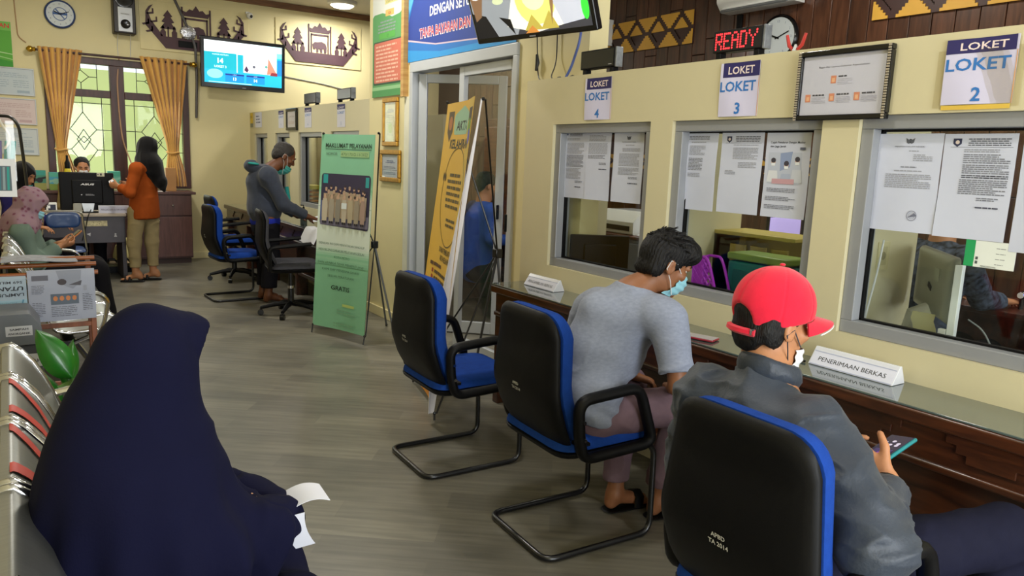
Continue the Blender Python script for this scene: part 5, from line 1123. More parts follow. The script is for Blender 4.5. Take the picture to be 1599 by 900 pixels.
# ceiling lamp
t = thing('ceiling_lamp', 'round white ceiling lamp glowing above the far partition', 'lamp', (3.93, 10.2, 3.55)); B().lathe([(.20, 0), (.20, -.03), (.17, -.05), (.16, -.05)], seg=28).build('lamp_rim', white_pl, t); B().lathe([(.165, -.045), (.12, -.075), (.05, -.09), (.002, -.092)], seg=28).build('diffuser', mat('lit_diffuser', 'fff6e4', .4, emit=5, var=0), t)
lamp_light('lamp_far', (3.93, 10.2, 3.43), .18, 45)
for k, (x, y, e) in enumerate(((2.0, 5.6, 52), (1.15, 2.0, 24), (.9, 8.6, 42))):  # lamps over near bench and desk are added, for floor pool and far wall
    t = thing('ceiling_lamp', ('round white ceiling lamp over the middle of the hall, out of view', 'unseen round white ceiling lamp added over the near bench for a light pool on the floor', 'unseen round white ceiling lamp added over the information desk to brighten the far wall')[k], 'lamp', (x, y, 3.55)); B().lathe([(.20, 0), (.20, -.03), (.17, -.05), (.16, -.05)], seg=28).build('lamp_rim', white_pl, t); B().lathe([(.165, -.045), (.12, -.075), (.05, -.09), (.002, -.092)], seg=28).build('diffuser', MATS['lit_diffuser'], t)
    lamp_light('lamp_hall', (x, y, 3.43), .18, e)
# ================================================================ standing banners
def xbanner(name, label, BL, BR, TL, TR, base, fill, hub, feet, w, h, side, wob=.006):
    t = thing(name, label, 'banner', (0, 0, 0), 0, None); BL, BR, TL, TR = map(Vector, (BL, BR, TL, TR)); u = (BR - BL).normalized(); v = (TL - BL).normalized(); n = u.cross(v).normalized(); v = n.cross(u)
    f = Flat(w, h, base, .0012); fill(f, w, h)
    def warp(px, py): return (0, 0, -.02 * math.sin(px / w * PI) * 1.0 + wob * math.sin(px / w * 9 + py * 3))
    f.build('printed_sheet', BL, u, v, t, warp, 12, 16)
    hb = Vector(hub); blk = black_mt
    for p, nm in ((TL, 'upper_arm'), (TR, 'upper_arm'), (BL, 'lower_arm'), (BR, 'lower_arm')):
        B().tube([hb, p - n * .012], .006, 8).build(nm, blk, t); B().ball(p, .011, 8).build('corner_cap', blk, t)
    for p in feet: B().tube([hb, p], .009, 8).build('stand_leg', mat('grey_tube', '5a5c60', .4, metal=.4), t); B().ball((p[0], p[1], .012), .013, 8).build('rubber_foot', blk, t)
    B().box(hb, (.05, .05, .06)).build('hub_block', blk, t, bevel=.006)
    for p in (BL, BR): B().tube([p, (p.x + side[0] * .03, p.y + side[1] * .03, .008)], .006, 8).build('foot_rod', blk, t)
    return t, u, v, n
def maklumat(f, w, h):
    f.rect(0, h * .60, w, h * .40, '86c4a2'); 
    for k in range(10): f.rect(0, h * (.74 - .012 * k), w, h * .0125, ['8cc8a6', '98ceae', '88c8a2', '99cfae', 'a9d6ba', 'b8dcc5', 'c4e0ce', 'cfe4d6', 'd6e6da', 'dae8de'][k])
    f.rect(0, h * .42, w, h * .21, 'dbe8de')
    for k in range(8): f.rect(0, h * (.415 - .012 * k), w, h * .0125, ['d2e5d8', 'c4dfcd', 'b2d8c0', 'a0d0b2', '8ec8a4', '98cdac', '90c8a6', '88c29e'][k])
    f.rect(0, 0, w, h * .325, '84c09c')
    f.text('MAKLUMAT PELAYANAN', w * .51, h * .933, h * .031, '23382c', bold=.02, width=w * .86); f.rect(w * .08, h * .923, w * .86, h * .003, '23382c')
    f.text('NOMOR', w * .1, h * .894, h * .021, '56705e', 'l', width=w * .2); f.rect(w * .36, h * .888, w * .54, h * .03, '9cc08a'); f.text('470/170/D.11/2022', w * .62, h * .894, h * .021, '4a6a48', width=w * .5)
    P = rpoly([(w * .04, h * .535), (w * .96, h * .525), (w * .96, h * .80), (w * .04, h * .80)], w * .05); f.poly(P, '35304c'); f.rect(w * .07, h * .75, w * .08, h * .045, '2fa0a4'); f.rect(w * .86, h * .74, w * .07, h * .05, '2fa0a4'); f.rect(w * .05, h * .535, w * .9, h * .06, '75718a'); f.rect(w * .045, h * .56, w * .03, h * .1, '4a5f9a')
    r = random.Random(3)
    for row, (n, y, s) in enumerate(((9, .722, .85), (8, .70, .95), (7, .672, 1.1))):
        for k in range(n):
            x = .13 + .78 * (k + .5 * (row % 2)) / n; y2 = y + r.uniform(-.008, .01); c = r.choice(['a8957c', 'b09c84', '9a8672', 'b4a48e'])
            f.poly([(w * (x - .045 * s), h * .575), (w * (x + .045 * s), h * .575), (w * (x + .05 * s), h * (y2 - .02)), (w * (x - .05 * s), h * (y2 - .02))], c); f.disc(w * x, h * y2, w * .022 * s, 'c4a08c', 8, h * .012 * s); f.disc(w * x, h * (y2 + .006), w * .024 * s, r.choice(['4a3c38', 'b8a08a', '3a3034']), 8, h * .007 * s)
    for k in range(7):
        x = .13 + .12 * k; c = ['c4baa6', 'a8a092', '8f8a80', 'c0b6a4', 'b4a88e', '9a9080', 'a88f84'][k]
        f.poly([(w * (x - .04), h * .555), (w * (x + .04), h * .555), (w * (x + .05), h * .63), (w * (x + .035), h * .672), (w * (x - .035), h * .672), (w * (x - .05), h * .63)], c); f.rect(w * (x - .03), h * .545, w * .025, h * .012, '2a2630'); f.rect(w * (x + .008), h * .545, w * .025, h * .012, '2a2630'); f.disc(w * x, h * .683, w * .024, 'c8a890', 8, h * .013)
    f.rect(w * .44, h * .625, w * .1, h * .03, 'dde6ea')
    y = .455
    for s, ww in (('DENGAN INI KAMI MENYATAKAN SANGGUP', .86), ('MENYELENGGARAKAN PELAYANAN SESUAI', .86), ('KOTA METRO', .3), ('DAN APABILA TIDAK MENEPATI JANJI', .86), ('KAMI SIAP MENERIMA SANKSI', .70), ('SESUAI PERATURAN', .5)):
        f.text(s, w * .5, h * (y - .02), h * .0165, '3f6a50', width=w * ww); y -= .033 if y > .2 else .03
    f.text('GRATIS', w * .5, h * .205, h * .032, '1f3a2a', bold=.02, width=w * .36); f.rect(w * .55, h * .125, w * .24, h * .014, 'b8cf7a'); f.para(w * .45, h * .10, w * .4, 2, h * .014, '7faf8c'); f.para(w * .4, h * .03, w * .45, 2, h * .014, '7faf8c')
xbanner('standing_banner', 'green MAKLUMAT PELAYANAN banner stand at the far counter', (2.055, 6.0, .075), (2.275, 5.42, .075), (2.16, 6.02, 1.66), (2.40, 5.46, 1.67), '84c09c', maklumat, (2.52, 5.80, .76), ((2.72, 5.985, .012), (2.62, 5.60, .012)), .62, 1.585, (-.5, -.3), .002)
def kia(f, w, h):
    f.rect(0, 0, w, h, 'dcb040'); f.poly([(0, 0), (w, 0), (w, h * .22), (w * .5, h * .16), (0, h * .4)], 'd98f2c'); f.poly([(w * .75, h), (w, h), (w, h * .3), (w * .85, h * .45)], 'd2b24a')
    f.poly([(w * .10, h * .97), (w * .28, h * .97), (w * .28, h * .90), (w * .19, h * .865), (w * .10, h * .90)], '5a4a2c'); f.disc(w * .19, h * .93, w * .06, 'b0703a', 12)
    f.poly(rpoly([(w * .34, h * .89), (w * .78, h * .89), (w * .82, h * .955), (w * .56, h * .985), (w * .30, h * .955)], w * .04), '9ac0a4'); f.text('AKTA', w * .58, h * .905, h * .042, '33362c', bold=.03, width=w * .36); f.text('KELAHIRAN', w * .58, h * .845, h * .042, '3c3a26', bold=.03, width=w * .66)
    f.poly([(w * .82, h * .97), (w * .98, h * .97), (w * .98, h * .93), (w * .82, h * .93)], '4a3a28'); f.disc(w * .9, h * .91, w * .07, '6a9a34', 12); f.disc(w * .93, h * .88, w * .06, '6a62b8', 12)
    f.ring(w * .56, h * .68, w * .40, w * .41, '6a5a20', 36, 1.0); f.para(w * .30, h * .75, w * .55, 6, h * .021, '5a4c1e', .5, align='c'); f.para(w * .42, h * .60, w * .35, 2, h * .018, '5a4c1e', .5, align='c')
    for k in (0, 1): f.disc(w * (.17 + .06 * k), h * .745, w * .022, '4a3a18', 10, h * .014); f.poly([(w * (.15 + .06 * k), h * .745), (w * (.19 + .06 * k), h * .745), (w * (.16 + .06 * k), h * .765)], '4a3a18')
    f.text('SYARAT PEMBUATAN', w * .56, h * .49, h * .026, '4c4018', bold=.02, width=w * .5); f.text('AKTA KELAHIRAN', w * .60, h * .463, h * .026, '4c4018', bold=.02, width=w * .45)
    f.para(w * .10, h * .435, w * .4, 1, h * .02, '5a3a18', .6); f.para(w * .24, h * .41, w * .68, 11, h * .0225, '54401a', .5); f.para(w * .16, h * .41, w * .05, 11, h * .0225, 'a03a20', .6, .9)
    f.text('BERKAS', w * .55, h * .135, h * .03, '54401a', bold=.02, width=w * .4); f.poly([(w * .10, h * .14), (w * .22, h * .10), (w * .32, h * .15), (w * .24, h * .05), (w * .10, h * .04)], '3f8a9a'); f.poly(rpoly([(w * .32, h * .02), (w * .9, h * .02), (w * .9, h * .11), (w * .32, h * .11)], w * .05), 'd9823a'); f.para(w * .4, h * .08, w * .4, 2, h * .02, '8a3a24', .5)
BRv, BLv, TRv, TLv = Vector((1.95, 3.62, .05)), Vector((2.17, 4.34, .05)), Vector((2.2, 3.6, 1.83)), Vector((2.36, 4.3, 1.85))
t, u, v, n = xbanner('standing_banner', 'yellow banner stand seen edge-on in front of the glass door', BLv, BRv, TLv, TRv, 'dcb040', kia, (2.62, 4.05, .90), ((2.72, 4.45, .012), (2.78, 4.12, .012)), .735, 1.80, (.0, -.0), .004)
wht_v = mat('white_vinyl_back', 'd8d4d6', .45, var=.03)
def curl(a, b):
    w_ = .012 + .075 * min(1, max(0, (1 - b) * 1.6 - .1)) * (1 - max(0, (.18 - b)) * 3.4); ang = a * PI * .55
    p = BRv + (TRv - BRv) * b; return p + n * (w_ * math.sin(ang) * .9 + .004) + (-u) * (-w_ * (1 - math.cos(ang)) * .55)
B().sheet(curl, 8, 24, .0012).build('curled_edge', wht_v, t, angle=80)['label'] = 'white reverse side curling at the near edge'
# ================================================================ papers and small things on the far counter, phone on the near one
tag(B().sheet(lambda a, b: (2.50 + .30 * a, 6.88 + .42 * b, .763 + .012 * math.sin(6 * a + 2 * b) ** 2), 10, 10, .003).build('white_papers', paper), 'white papers under the hand of the hooded man on the far counter', 'paper')
tag(B().sheet(lambda a, b: (2.36 + .16 * a - .04 * b, 6.86 + .30 * b + .03 * a, .775 - (max(0, .45 - a) * .30) + .012 * math.sin(8 * b)), 10, 10, .002).build('white_cloth', paper), 'crumpled white sheet hanging over the front edge of the far counter', 'paper')
tag(B().sheet(lambda a, b: (2.62 + .2 * a, 7.30 + .5 * b, .80 + .05 * a + .01 * math.sin(7 * b)), 8, 10, .002).build('open_booklet', paper), 'open white booklet on the far counter against the partition', 'paper')
t = thing('hand_sanitizer', 'small black bottle on the far counter behind the hooded man', 'bottle', (2.76, 8.35, .761)); B().lathe([(.035, 0), (.038, .01), (.038, .09), (.012, .11), (.012, .13)], seg=14).build('bottle_body', black_gl, t); B().tube([(0, 0, .13), (0, 0, .15), (-.035, 0, .15)], .007, 6).build('pump', black_pl, t)
t = thing('orange_letter_tray', 'orange slotted tray with yellow top behind the far booth glass', 'tray', (3.05, 8.95, .75))
for k in range(6): B().box((0, 0, .03 + .05 * k), (.16, .26, .018)).build('slot', mat('orange_plastic', 'd9852c', .4), t, bevel=.003)
B().box((0, 0, .34), (.18, .28, .05)).build('tray_top', mat('yellow_plastic', 'd8c82c', .4), t, bevel=.006); B().span((.07, -.14, 0), (.085, .14, .32)).build('tray_back', mat('orange_plastic', 'd9852c', .4), t)
B().span((-.10, -.16, -.02), (.12, .16, .012)).build('tray_base', mat('orange_plastic', 'd9852c', .4), t)
t = thing('office_desk', 'low office desk behind the far booth windows', 'desk', (3.25, 8.4, 0)); B().span((-.22, -1.6, .70), (.26, 2.2, .73)).build('desk_top', dark_desk, t); B().span((-.24, -1.55, 0), (.24, -1.5, .70)).build('side_panel', dark_desk, t); B().span((-.24, 2.1, 0), (.24, 2.15, .70)).build('side_panel', dark_desk, t)
t = thing('blue_crate', 'blue crate with white papers behind the far booth glass beside the banner', 'crate', (3.10, 7.95, .731)); B().span((-.12, -.22, 0), (.12, .22, .24)).build('crate_body', mat('deep_blue_plastic', '1f2a7a', .4), t, bevel=.01); B().box((0, 0, .265), (.2, .36, .04), Matrix.Rotation(.1, 3, 'X')).build('papers', paper, t); B().box((.03, .05, .31), (.12, .24, .05)).build('folders', mat('teal_dark', '17544f', .4), t)
t = thing('mobile_phone', 'red and silver phone lying on the near counter by the grey shirt', 'phone', (2.48, 2.17, .761), .3); B().box((0, 0, .006), (.075, .15, .009)).build('case', mat('red_case', '8a2430', .35), t, bevel=.003); B().box((0, 0, .011), (.068, .142, .002)).build('screen', mat('pale_screen', 'a8a4ac', .15), t)
tag(B().tube([(2.58, 1.82, .766), (2.56, 1.70, .766)], .005, 8).build('pen', black_gl), 'black pen on the counter left of the PENERIMAAN BERKAS block', 'pen')
# ================================================================ people: smooth-blended bodies
def snets(D, org, vx):
    """surface nets: grid of distances -> quads"""
    S = D < 0; c = [S[i:S.shape[0] - 1 + i, j:S.shape[1] - 1 + j, k:S.shape[2] - 1 + k] for i in (0, 1) for j in (0, 1) for k in (0, 1)]
    n = sum(x.astype(np.int8) for x in c); act = (n > 0) & (n < 8); I = np.argwhere(act); idm = np.full(act.shape, -1, np.int64); idm[act] = np.arange(len(I))
    V = {}; off = [(i, j, k) for i in (0, 1) for j in (0, 1) for k in (0, 1)]
    for o in off: V[o] = D[I[:, 0] + o[0], I[:, 1] + o[1], I[:, 2] + o[2]]
    acc = np.zeros((len(I), 3)); cnt = np.zeros(len(I))
    for a in off:
        for ax in range(3):
            if a[ax] == 0:
                b = list(a); b[ax] = 1; b = tuple(b); d0, d1 = V[a], V[b]; cr = (d0 < 0) != (d1 < 0); t = np.where(cr, d0 / np.where(cr, d0 - d1, 1), 0)
                p = np.tile(np.array(a, float), (len(I), 1)); p[:, ax] += t; acc[cr] += p[cr]; cnt[cr] += 1
    P = (I + acc / np.maximum(cnt, 1)[:, None]) * vx + org; F = []
    for ax in range(3):
        a1, a2 = (ax + 1) % 3, (ax + 2) % 3
        sl0 = [slice(None)] * 3; sl1 = [slice(None)] * 3; sl0[ax] = slice(0, -1); sl1[ax] = slice(1, None)
        s0, s1 = S[tuple(sl0)], S[tuple(sl1)]; E = np.argwhere(s0 != s1); E = E[(E[:, a1] > 0) & (E[:, a2] > 0) & (E[:, a1] < S.shape[a1] - 1) & (E[:, a2] < S.shape[a2] - 1)]
        if not len(E): continue
        def cell(u, v):
            q = E.copy(); q[:, a1] -= u; q[:, a2] -= v; return idm[q[:, 0], q[:, 1], q[:, 2]]
        q = np.stack([cell(1, 1), cell(0, 1), cell(0, 0), cell(1, 0)], 1); ins = s0[E[:, 0], E[:, 1], E[:, 2]]; q[~ins] = q[~ins][:, ::-1]; F.append(q)
    return P, np.concatenate(F)
def vnoise(P, seed=0):
    i = np.floor(P).astype(np.int64); f = P - i; f = f * f * (3 - 2 * f); out = 0
    for a in (0, 1):
        for b in (0, 1):
            for c in (0, 1):
                h = (i[:, 0] + a) * 374761393 + (i[:, 1] + b) * 668265263 + (i[:, 2] + c) * 2147483647 + seed * 974711; h = (h ^ (h >> 13)) * 1274126177; h = ((h ^ (h >> 16)) & 0xffff) / 65535.0
                out = out + h * np.where(a, f[:, 0], 1 - f[:, 0]) * np.where(b, f[:, 1], 1 - f[:, 1]) * np.where(c, f[:, 2], 1 - f[:, 2])
    return out * 2 - 1
class SDF:
    def __init__(s): s.p = []
    def cap(s, a, b, ra, rb=None, k=.02, flat=None, cut=None, sub=False): s.p.append(('c', np.array(a, float), np.array(b, float), ra, ra if rb is None else rb, k, flat, cut, sub)); return s
    def chain(s, pts, rs, k=.015, **kw):
        for i in range(len(pts) - 1): s.cap(pts[i], pts[i + 1], rs[i], rs[i + 1], k, **kw)
        return s
    def ell(s, c, r, R=None, k=.02, cut=None, sub=False): s.p.append(('e', np.array(c, float), np.array(r, float), R, 0, k, None, cut, sub)); return s
    def mesh(s, vx):
        bb = []
        for q in s.p:
            if q[8]: continue
            if q[0] == 'c': m = max(q[3], q[4]); bb.append((np.minimum(q[1], q[2]) - m, np.maximum(q[1], q[2]) + m))
            else: m = max(q[2]); bb.append((q[1] - m, q[1] + m))
        lo = np.min([b[0] for b in bb], 0) - 4 * vx; hi = np.max([b[1] for b in bb], 0) + 4 * vx; n = np.ceil((hi - lo) / vx).astype(int) + 1
        D = np.full(n, .12, np.float32)
        for q in s.p:
            k = q[5]; pad = k + 3 * vx
            if q[0] == 'c': m = max(q[3], q[4]) + pad; l, h = np.minimum(q[1], q[2]) - m, np.maximum(q[1], q[2]) + m
            else: m = max(q[2]) + pad; l, h = q[1] - m, q[1] + m
            i0 = np.maximum(np.floor((l - lo) / vx).astype(int), 0); i1 = np.minimum(np.ceil((h - lo) / vx).astype(int) + 1, n)
            if (i1 <= i0).any(): continue
            g = np.stack(np.meshgrid(*[lo[a] + vx * np.arange(i0[a], i1[a]) for a in range(3)], indexing='ij'), -1)
            if q[0] == 'c':
                a, b, ra, rb, flat = q[1], q[2], q[3], q[4], q[6]; ab = b - a; L2 = max(ab @ ab, 1e-9); t = np.clip((g - a) @ ab / L2, 0, 1); d = g - a - t[..., None] * ab
                if flat is not None:
                    ax = np.array(flat[0], float); ax /= np.linalg.norm(ax); d = d + (d @ ax)[..., None] * ax * (1 / flat[1] - 1)
                r = ra + (rb - ra) * t; d = np.linalg.norm(d, axis=-1) - r
                if flat is not None: d = d * min(1, (1 + flat[1]) / 2)
            else:
                v = g - q[1]
                if q[3] is not None: v = v @ q[3]
                k0 = np.linalg.norm(v / q[2], axis=-1); k1 = np.linalg.norm(v / q[2] ** 2, axis=-1); d = k0 * (k0 - 1) / np.maximum(k1, 1e-6)
            if q[7]:
                for (o, nn) in q[7]: d = np.maximum(d, (g - np.array(o, float)) @ (np.array(nn, float) / np.linalg.norm(nn)))
            sl = tuple(slice(i0[a], i1[a]) for a in range(3)); A = D[sl]
            if q[8]: hh = np.clip(.5 - .5 * (A + d) / k, 0, 1); D[sl] = A * (1 - hh) - d * hh + k * hh * (1 - hh)
            else: hh = np.clip(.5 + .5 * (A - d) / k, 0, 1); D[sl] = A * (1 - hh) + d * hh - k * hh * (1 - hh)
        return snets(D, lo, vx)
    def build(s, name, m, parent, vx=.008, disp=None, smooth=1):
        P, F = s.mesh(vx); 
        def normals():
            a = P[F[:, 1]] - P[F[:, 0]]; b = P[F[:, 3]] - P[F[:, 0]]; fn = np.cross(a, b); N = np.zeros_like(P)
            for j in range(4): np.add.at(N, F[:, j], fn)
            return N / np.maximum(np.linalg.norm(N, axis=1), 1e-12)[:, None]
        for _ in range(smooth):
            A = np.zeros_like(P); cn = np.zeros(len(P))
            for i, j in ((0, 1), (1, 2), (2, 3), (3, 0)):
                np.add.at(A, F[:, i], P[F[:, j]]); np.add.at(A, F[:, j], P[F[:, i]]); np.add.at(cn, F[:, i], 1); np.add.at(cn, F[:, j], 1)
            P = P * .5 + .5 * A / np.maximum(cn, 1)[:, None]
        if disp is not None:
            N = normals(); P = P + N * disp(P)[:, None]
        me = bpy.data.meshes.new(name); me.vertices.add(len(P)); me.vertices.foreach_set('co', P.astype(np.float32).ravel()); me.loops.add(len(F) * 4); me.loops.foreach_set('vertex_index', F.astype(np.int32).ravel())
        me.polygons.add(len(F)); me.polygons.foreach_set('loop_start', np.arange(0, len(F) * 4, 4, dtype=np.int32)); me.update(calc_edges=True); me.validate()
        me.materials.append(m); me.shade_smooth(); o = bpy.data.objects.new(name, me); C.objects.link(o); o.parent = parent
        if parent is not None: o.matrix_parent_inverse = Matrix.Translation(-Vector(parent.location))
        return o
def folds(amp, sx, sy, sz, seed=0, amp2=0, s2=40):
    def f(P):
        q = P * np.array([sx, sy, sz]); a = vnoise(q + .7 * vnoise(q * .5 + 9, seed)[:, None], seed + 1); r = (1 - np.abs(a)) ** 2
        out = amp * (r - .45)
        if amp2: out = out + amp2 * vnoise(P * s2, seed + 5)
        return out
    return f
def frame(f, up=(0, 0, 1)):
    y = Vector(f).normalized(); x = y.cross(Vector(up)).normalized(); z = x.cross(y); return np.array([[x.x, y.x, z.x], [x.y, y.y, z.y], [x.z, y.z, z.z]])
def head_prims(S, c, R, sc=1.0, neck=None, ears=True):
    c = np.array(c, float); W = lambda p: c + R @ (np.array(p, float) * sc)
    def el(p, r, k=.012, sub=False): S.ell(W(p), np.array(r) * sc, R, k * sc, None, sub)
    def cp(a, b, ra, rb, k=.012): S.cap(W(a), W(b), ra * sc, rb * sc, k * sc)
    el((0, -.012, .03), (.075, .094, .086)); el((0, .020, -.03), (.061, .068, .082), .02); el((0, .036, -.078), (.045, .044, .036), .02)
    cp((0, .086, .008), (0, .103, -.028), .008, .012, .01)
    for s in (-1, 1):
        el((s * .011, .094, -.033), (.008, .008, .007), .006); el((s * .046, .060, -.022), (.02, .018, .016), .02); el((s * .031, .098, .004), (.017, .016, .010), .008, True)
        el((s * .031, .079, .0125), (.016, .010, .0075), .004); el((s * .031, .078, -.0075), (.015, .009, .0055), .004)
        if ears: el((s * .079, -.010, -.010), (.009, .019, .031), .008); el((s * .088, -.004, -.010), (.006, .009, .016), .006, True)
    cp((-.036, .080, .024), (.036, .080, .024), .009, .009); cp((-.017, .083, -.060), (.017, .083, -.060), .0065, .0065, .008); cp((-.015, .080, -.071), (.015, .080, -.071), .007, .007, .008); el((0, .074, -.100), (.020, .016, .014), .02)
    if neck is not None: S.cap(W((0, -.022, -.07)), neck, .050 * sc, .056 * sc, .025)
    return W
eye_m = mat('eye_white', 'bab2a8', .2, var=.02); iris_m = mat('dark_iris', '1a100c', .15)
def eyes(t, W, R, sc=1.0, brows=True, hair=None):
    for s in (-1, 1):
        R3 = Matrix(R.tolist()); b = B(); b.ball(Vector(W((s * .031, .0705, .004))) - t.location, .0112 * sc, 12, 0, R3); b.ball(Vector(W((s * .031, .0785, .003))) - t.location, (.0055 * sc, .0045 * sc, .0055 * sc), 10, 1, R3); b.build('eye', [eye_m, iris_m], t)
        if brows and hair is not None: B().tube([Vector(W(p)) - t.location for p in ((s * .013, .093, .024), (s * .030, .092, .029), (s * .047, .080, .023))], [.003, .0042, .002], 6).build('eyebrow', hair, t)
def hand_prims(S, w, d, pn, th, sc=1.0, curl=(.35, .5, .4), spread=1.0, thumb=None):
    """w wrist, d towards the knuckles, pn out of the palm, th towards the thumb side"""
    w = np.array(w, float); d = np.array(Vector(d).normalized()); pn = np.array(pn, float); pn = pn - d * (pn @ d); pn /= np.linalg.norm(pn); s = np.cross(pn, d); s = s if s @ np.array(th, float) > 0 else -s
    S.cap(w, w + d * .03 * sc, .026 * sc, .032 * sc, .012, (pn, .62)); S.cap(w + d * .028 * sc, w + d * .072 * sc, .036 * sc, .041 * sc, .012, (pn, .40))
    for i, (o, L, r) in enumerate(((.029, .068, .0088), (.0098, .077, .0092), (-.0098, .071, .0088), (-.028, .056, .0078))):
        p = w + d * (.086 - .004 * abs(i - 1.2)) * sc + s * o * sc; a = 0; di = d + s * o * 1.2 * spread; di /= np.linalg.norm(di)
        for j, f in enumerate((.42, .33, .25)):
            a += curl[j] * (1 + .08 * i); e = di * math.cos(a) + pn * math.sin(a); q = p + e * L * f * 1.18 * sc; S.cap(p, q, r * sc * (1 - .09 * j), r * sc * (.91 - .09 * j), .0035); p = q
    b = w + d * .022 * sc + s * .026 * sc; td = thumb if thumb is not None else (s * .75 + d * .62 + pn * .30); td = np.array(td, float) / np.linalg.norm(td)
    m = b + td * .046 * sc; S.cap(b, m, .0135 * sc, .0108 * sc, .010); t2 = td * .75 + d * .5 + pn * .12; t2 /= np.linalg.norm(t2); S.cap(m, m + t2 * .034 * sc, .0105 * sc, .0082 * sc, .004)
    return m + t2 * .034 * sc
def foot_prims(S, an, d, sc=1.0, toes=True):
    an = np.array(an, float); d = np.array((d[0], d[1], 0), float); d /= np.linalg.norm(d); s = np.array([-d[1], d[0], 0]); z = np.array([0, 0, 1.0]); g = an.copy(); g[2] = an[2] - .075 * sc
    S.cap(an, g - d * .02 * sc + z * .028, .033 * sc, .029 * sc, .02); S.cap(an - z * .02, g + d * .12 * sc + z * .022, .034 * sc, .026 * sc, .025); S.cap(g + d * .12 * sc + z * .018 + s * .02, g + d * .12 * sc + z * .018 - s * .025, .022 * sc, .020 * sc, .015)
    if toes:
        for i, (o, L, r) in enumerate(((.030, .056, .013), (.012, .052, .0095), (-.004, .046, .009), (-.019, .040, .0085), (-.033, .032, .008))): S.cap(g + d * .125 * sc + s * o + z * .014, g + d * (.125 + L) * sc + s * o + z * .010, r, r * .9, .006)
def skin_mat(name, col): return mat(name, col, .5, var=.07, scale=25, bump=.06, bscale=220, spec=.4)
sk_tan = skin_mat('tan_skin', 'b07a56'); sk_mid = skin_mat('brown_skin', '8a5a3c'); sk_dark = skin_mat('dark_brown_skin', '6a4028'); sk_light = skin_mat('light_tan_skin', 'c08c68')
hair_m = mat('black_hair', '090708', .55, spec=.3, var=.3, scale=60, bump=.5, bscale=250, stretch=(1, 1, .25)); hair_g = mat('greying_hair', '2a2625', .6, var=.5, scale=90, bump=.4, bscale=300)
mask_b = mat('pale_blue_mask', '8fc6d4', .7, var=.04, bump=.1, bscale=300); mask_w = mat('white_mask', 'dcdee2', .7, var=.03); mask_t = mat('teal_mask', '3f9a94', .7, var=.1)
def person(label, loc, group=None): return thing('person', label, 'person', loc)
def face_mask(t, W, sc, m, drop=0, straps=True, cut=None):
    """pleated mask over nose and mouth; drop slides it under the chin"""
    def fn(u, v):
        a = (u - .5) * 2; x = a * .060; z = (-.012 - .098 * v) - drop; bulge = (1 - abs(a) ** 2.2)
        y = .052 + .064 * bulge - .018 * (v - .35) ** 2 * 6 + .003 * math.sin(v * 26) - (.028 if drop else 0) * v
        return Vector(W((x, y, z))) - t.location
    o = B().sheet(fn, 16, 22, .0015).build('face_mask', m, t, angle=80)
    if straps:
        for s in (-1, 1):
            P = [Vector(W(p)) - t.location for p in ((s * .060, .052, -.016 - drop), (s * .080, .01, .012), (s * .084, -.022, .014), (s * .084, -.026, -.02), (s * .076, .012, -.055), (s * .059, .050, -.100 - drop))]
            B().tube(P, .0016, 5).build('ear_loop', mask_w, t)
    return o
UP = np.array([0, 0, 1.0])
def A(*x): return np.array(x, float)
# ---------------------------------------------------------------- man in the grey shirt, bending over the counter
t = person('man in a grey t-shirt and blue mask bending over the counter', (1.85, 2.22, 0))
pel, ch, nb = A(1.84, 2.22, .53), A(1.96, 2.17, .84), A(2.0, 2.12, 1.0); hc = A(2.125, 2.065, 1.125); R = frame((.86, -.32, -.40))
shR, shL, elR, elL, wrR, wrL = A(2.08, 1.965, .925), A(2.01, 2.35, .895), A(2.06, 1.89, .68), A(1.985, 2.46, .655), A(2.21, 2.06, .605), A(2.20, 2.30, .60)
hpR, hpL, knR, knL, anR, anL = A(1.86, 2.12, .52), A(1.86, 2.32, .52), A(2.27, 2.05, .53), A(2.27, 2.38, .53), A(2.25, 2.13, .085), A(2.13, 2.27, .085)
S = SDF(); W = head_prims(S, hc, R, 1.02, nb)
S.cap(pel, ch, .10, .11, .05, ((.3, 0, -.1), .8)).cap(ch, nb, .11, .06, .05).chain([shR, elR, wrR], [.045, .036, .025]).chain([shL, elL, wrL], [.045, .036, .025]).cap(shR, shL, .045)
hand_prims(S, wrR, (.6, .6, -.25), (-.3, .2, -.9), (.5, -.3, .3)); hand_prims(S, wrL, (.7, -.5, -.25), (-.3, -.2, -.9), (.5, .3, .3))
for h, k, a in ((hpR, knR, anR), (hpL, knL, anL)): S.chain([h, k, a], [.065, .047, .034], .03); foot_prims(S, a, (1, -.12))
S.build('body', sk_mid, t, .0055, smooth=1); eyes(t, W, R, 1.02, True, hair_m)
H = SDF()      # thick black hair, short at the nape
for p, r in (((0, -.012, .048), (.084, .100, .080)), ((0, .045, .078), (.070, .060, .050)), ((0, -.06, .02), (.074, .052, .066)), ((.03, .065, .070), (.05, .04, .034)), ((-.03, .068, .068), (.05, .04, .034))): H.ell(W(p), np.array(r) * 1.02, R, .02)
for s in (-1, 1): H.ell(W((s * .066, -.005, .022)), (.016, .036, .04), R, .015); H.ell(W((s * .062, -.055, -.03)), (.02, .03, .04), R, .02)
H.ell(W((0, -.075, -.045)), (.056, .026, .034), R, .02)
def strands(P): 
    q = (P - hc) @ R; a = np.arctan2(q[:, 0], q[:, 1] + .02); return .0025 * np.sin(a * 40 + 5 * vnoise(P * 22, 3)) + .0035 * vnoise(P * 26, 4) + .0015 * vnoise(P * 110, 6)
H.build('hair', hair_m, t, .005, strands); rr = random.Random(5); b = B()
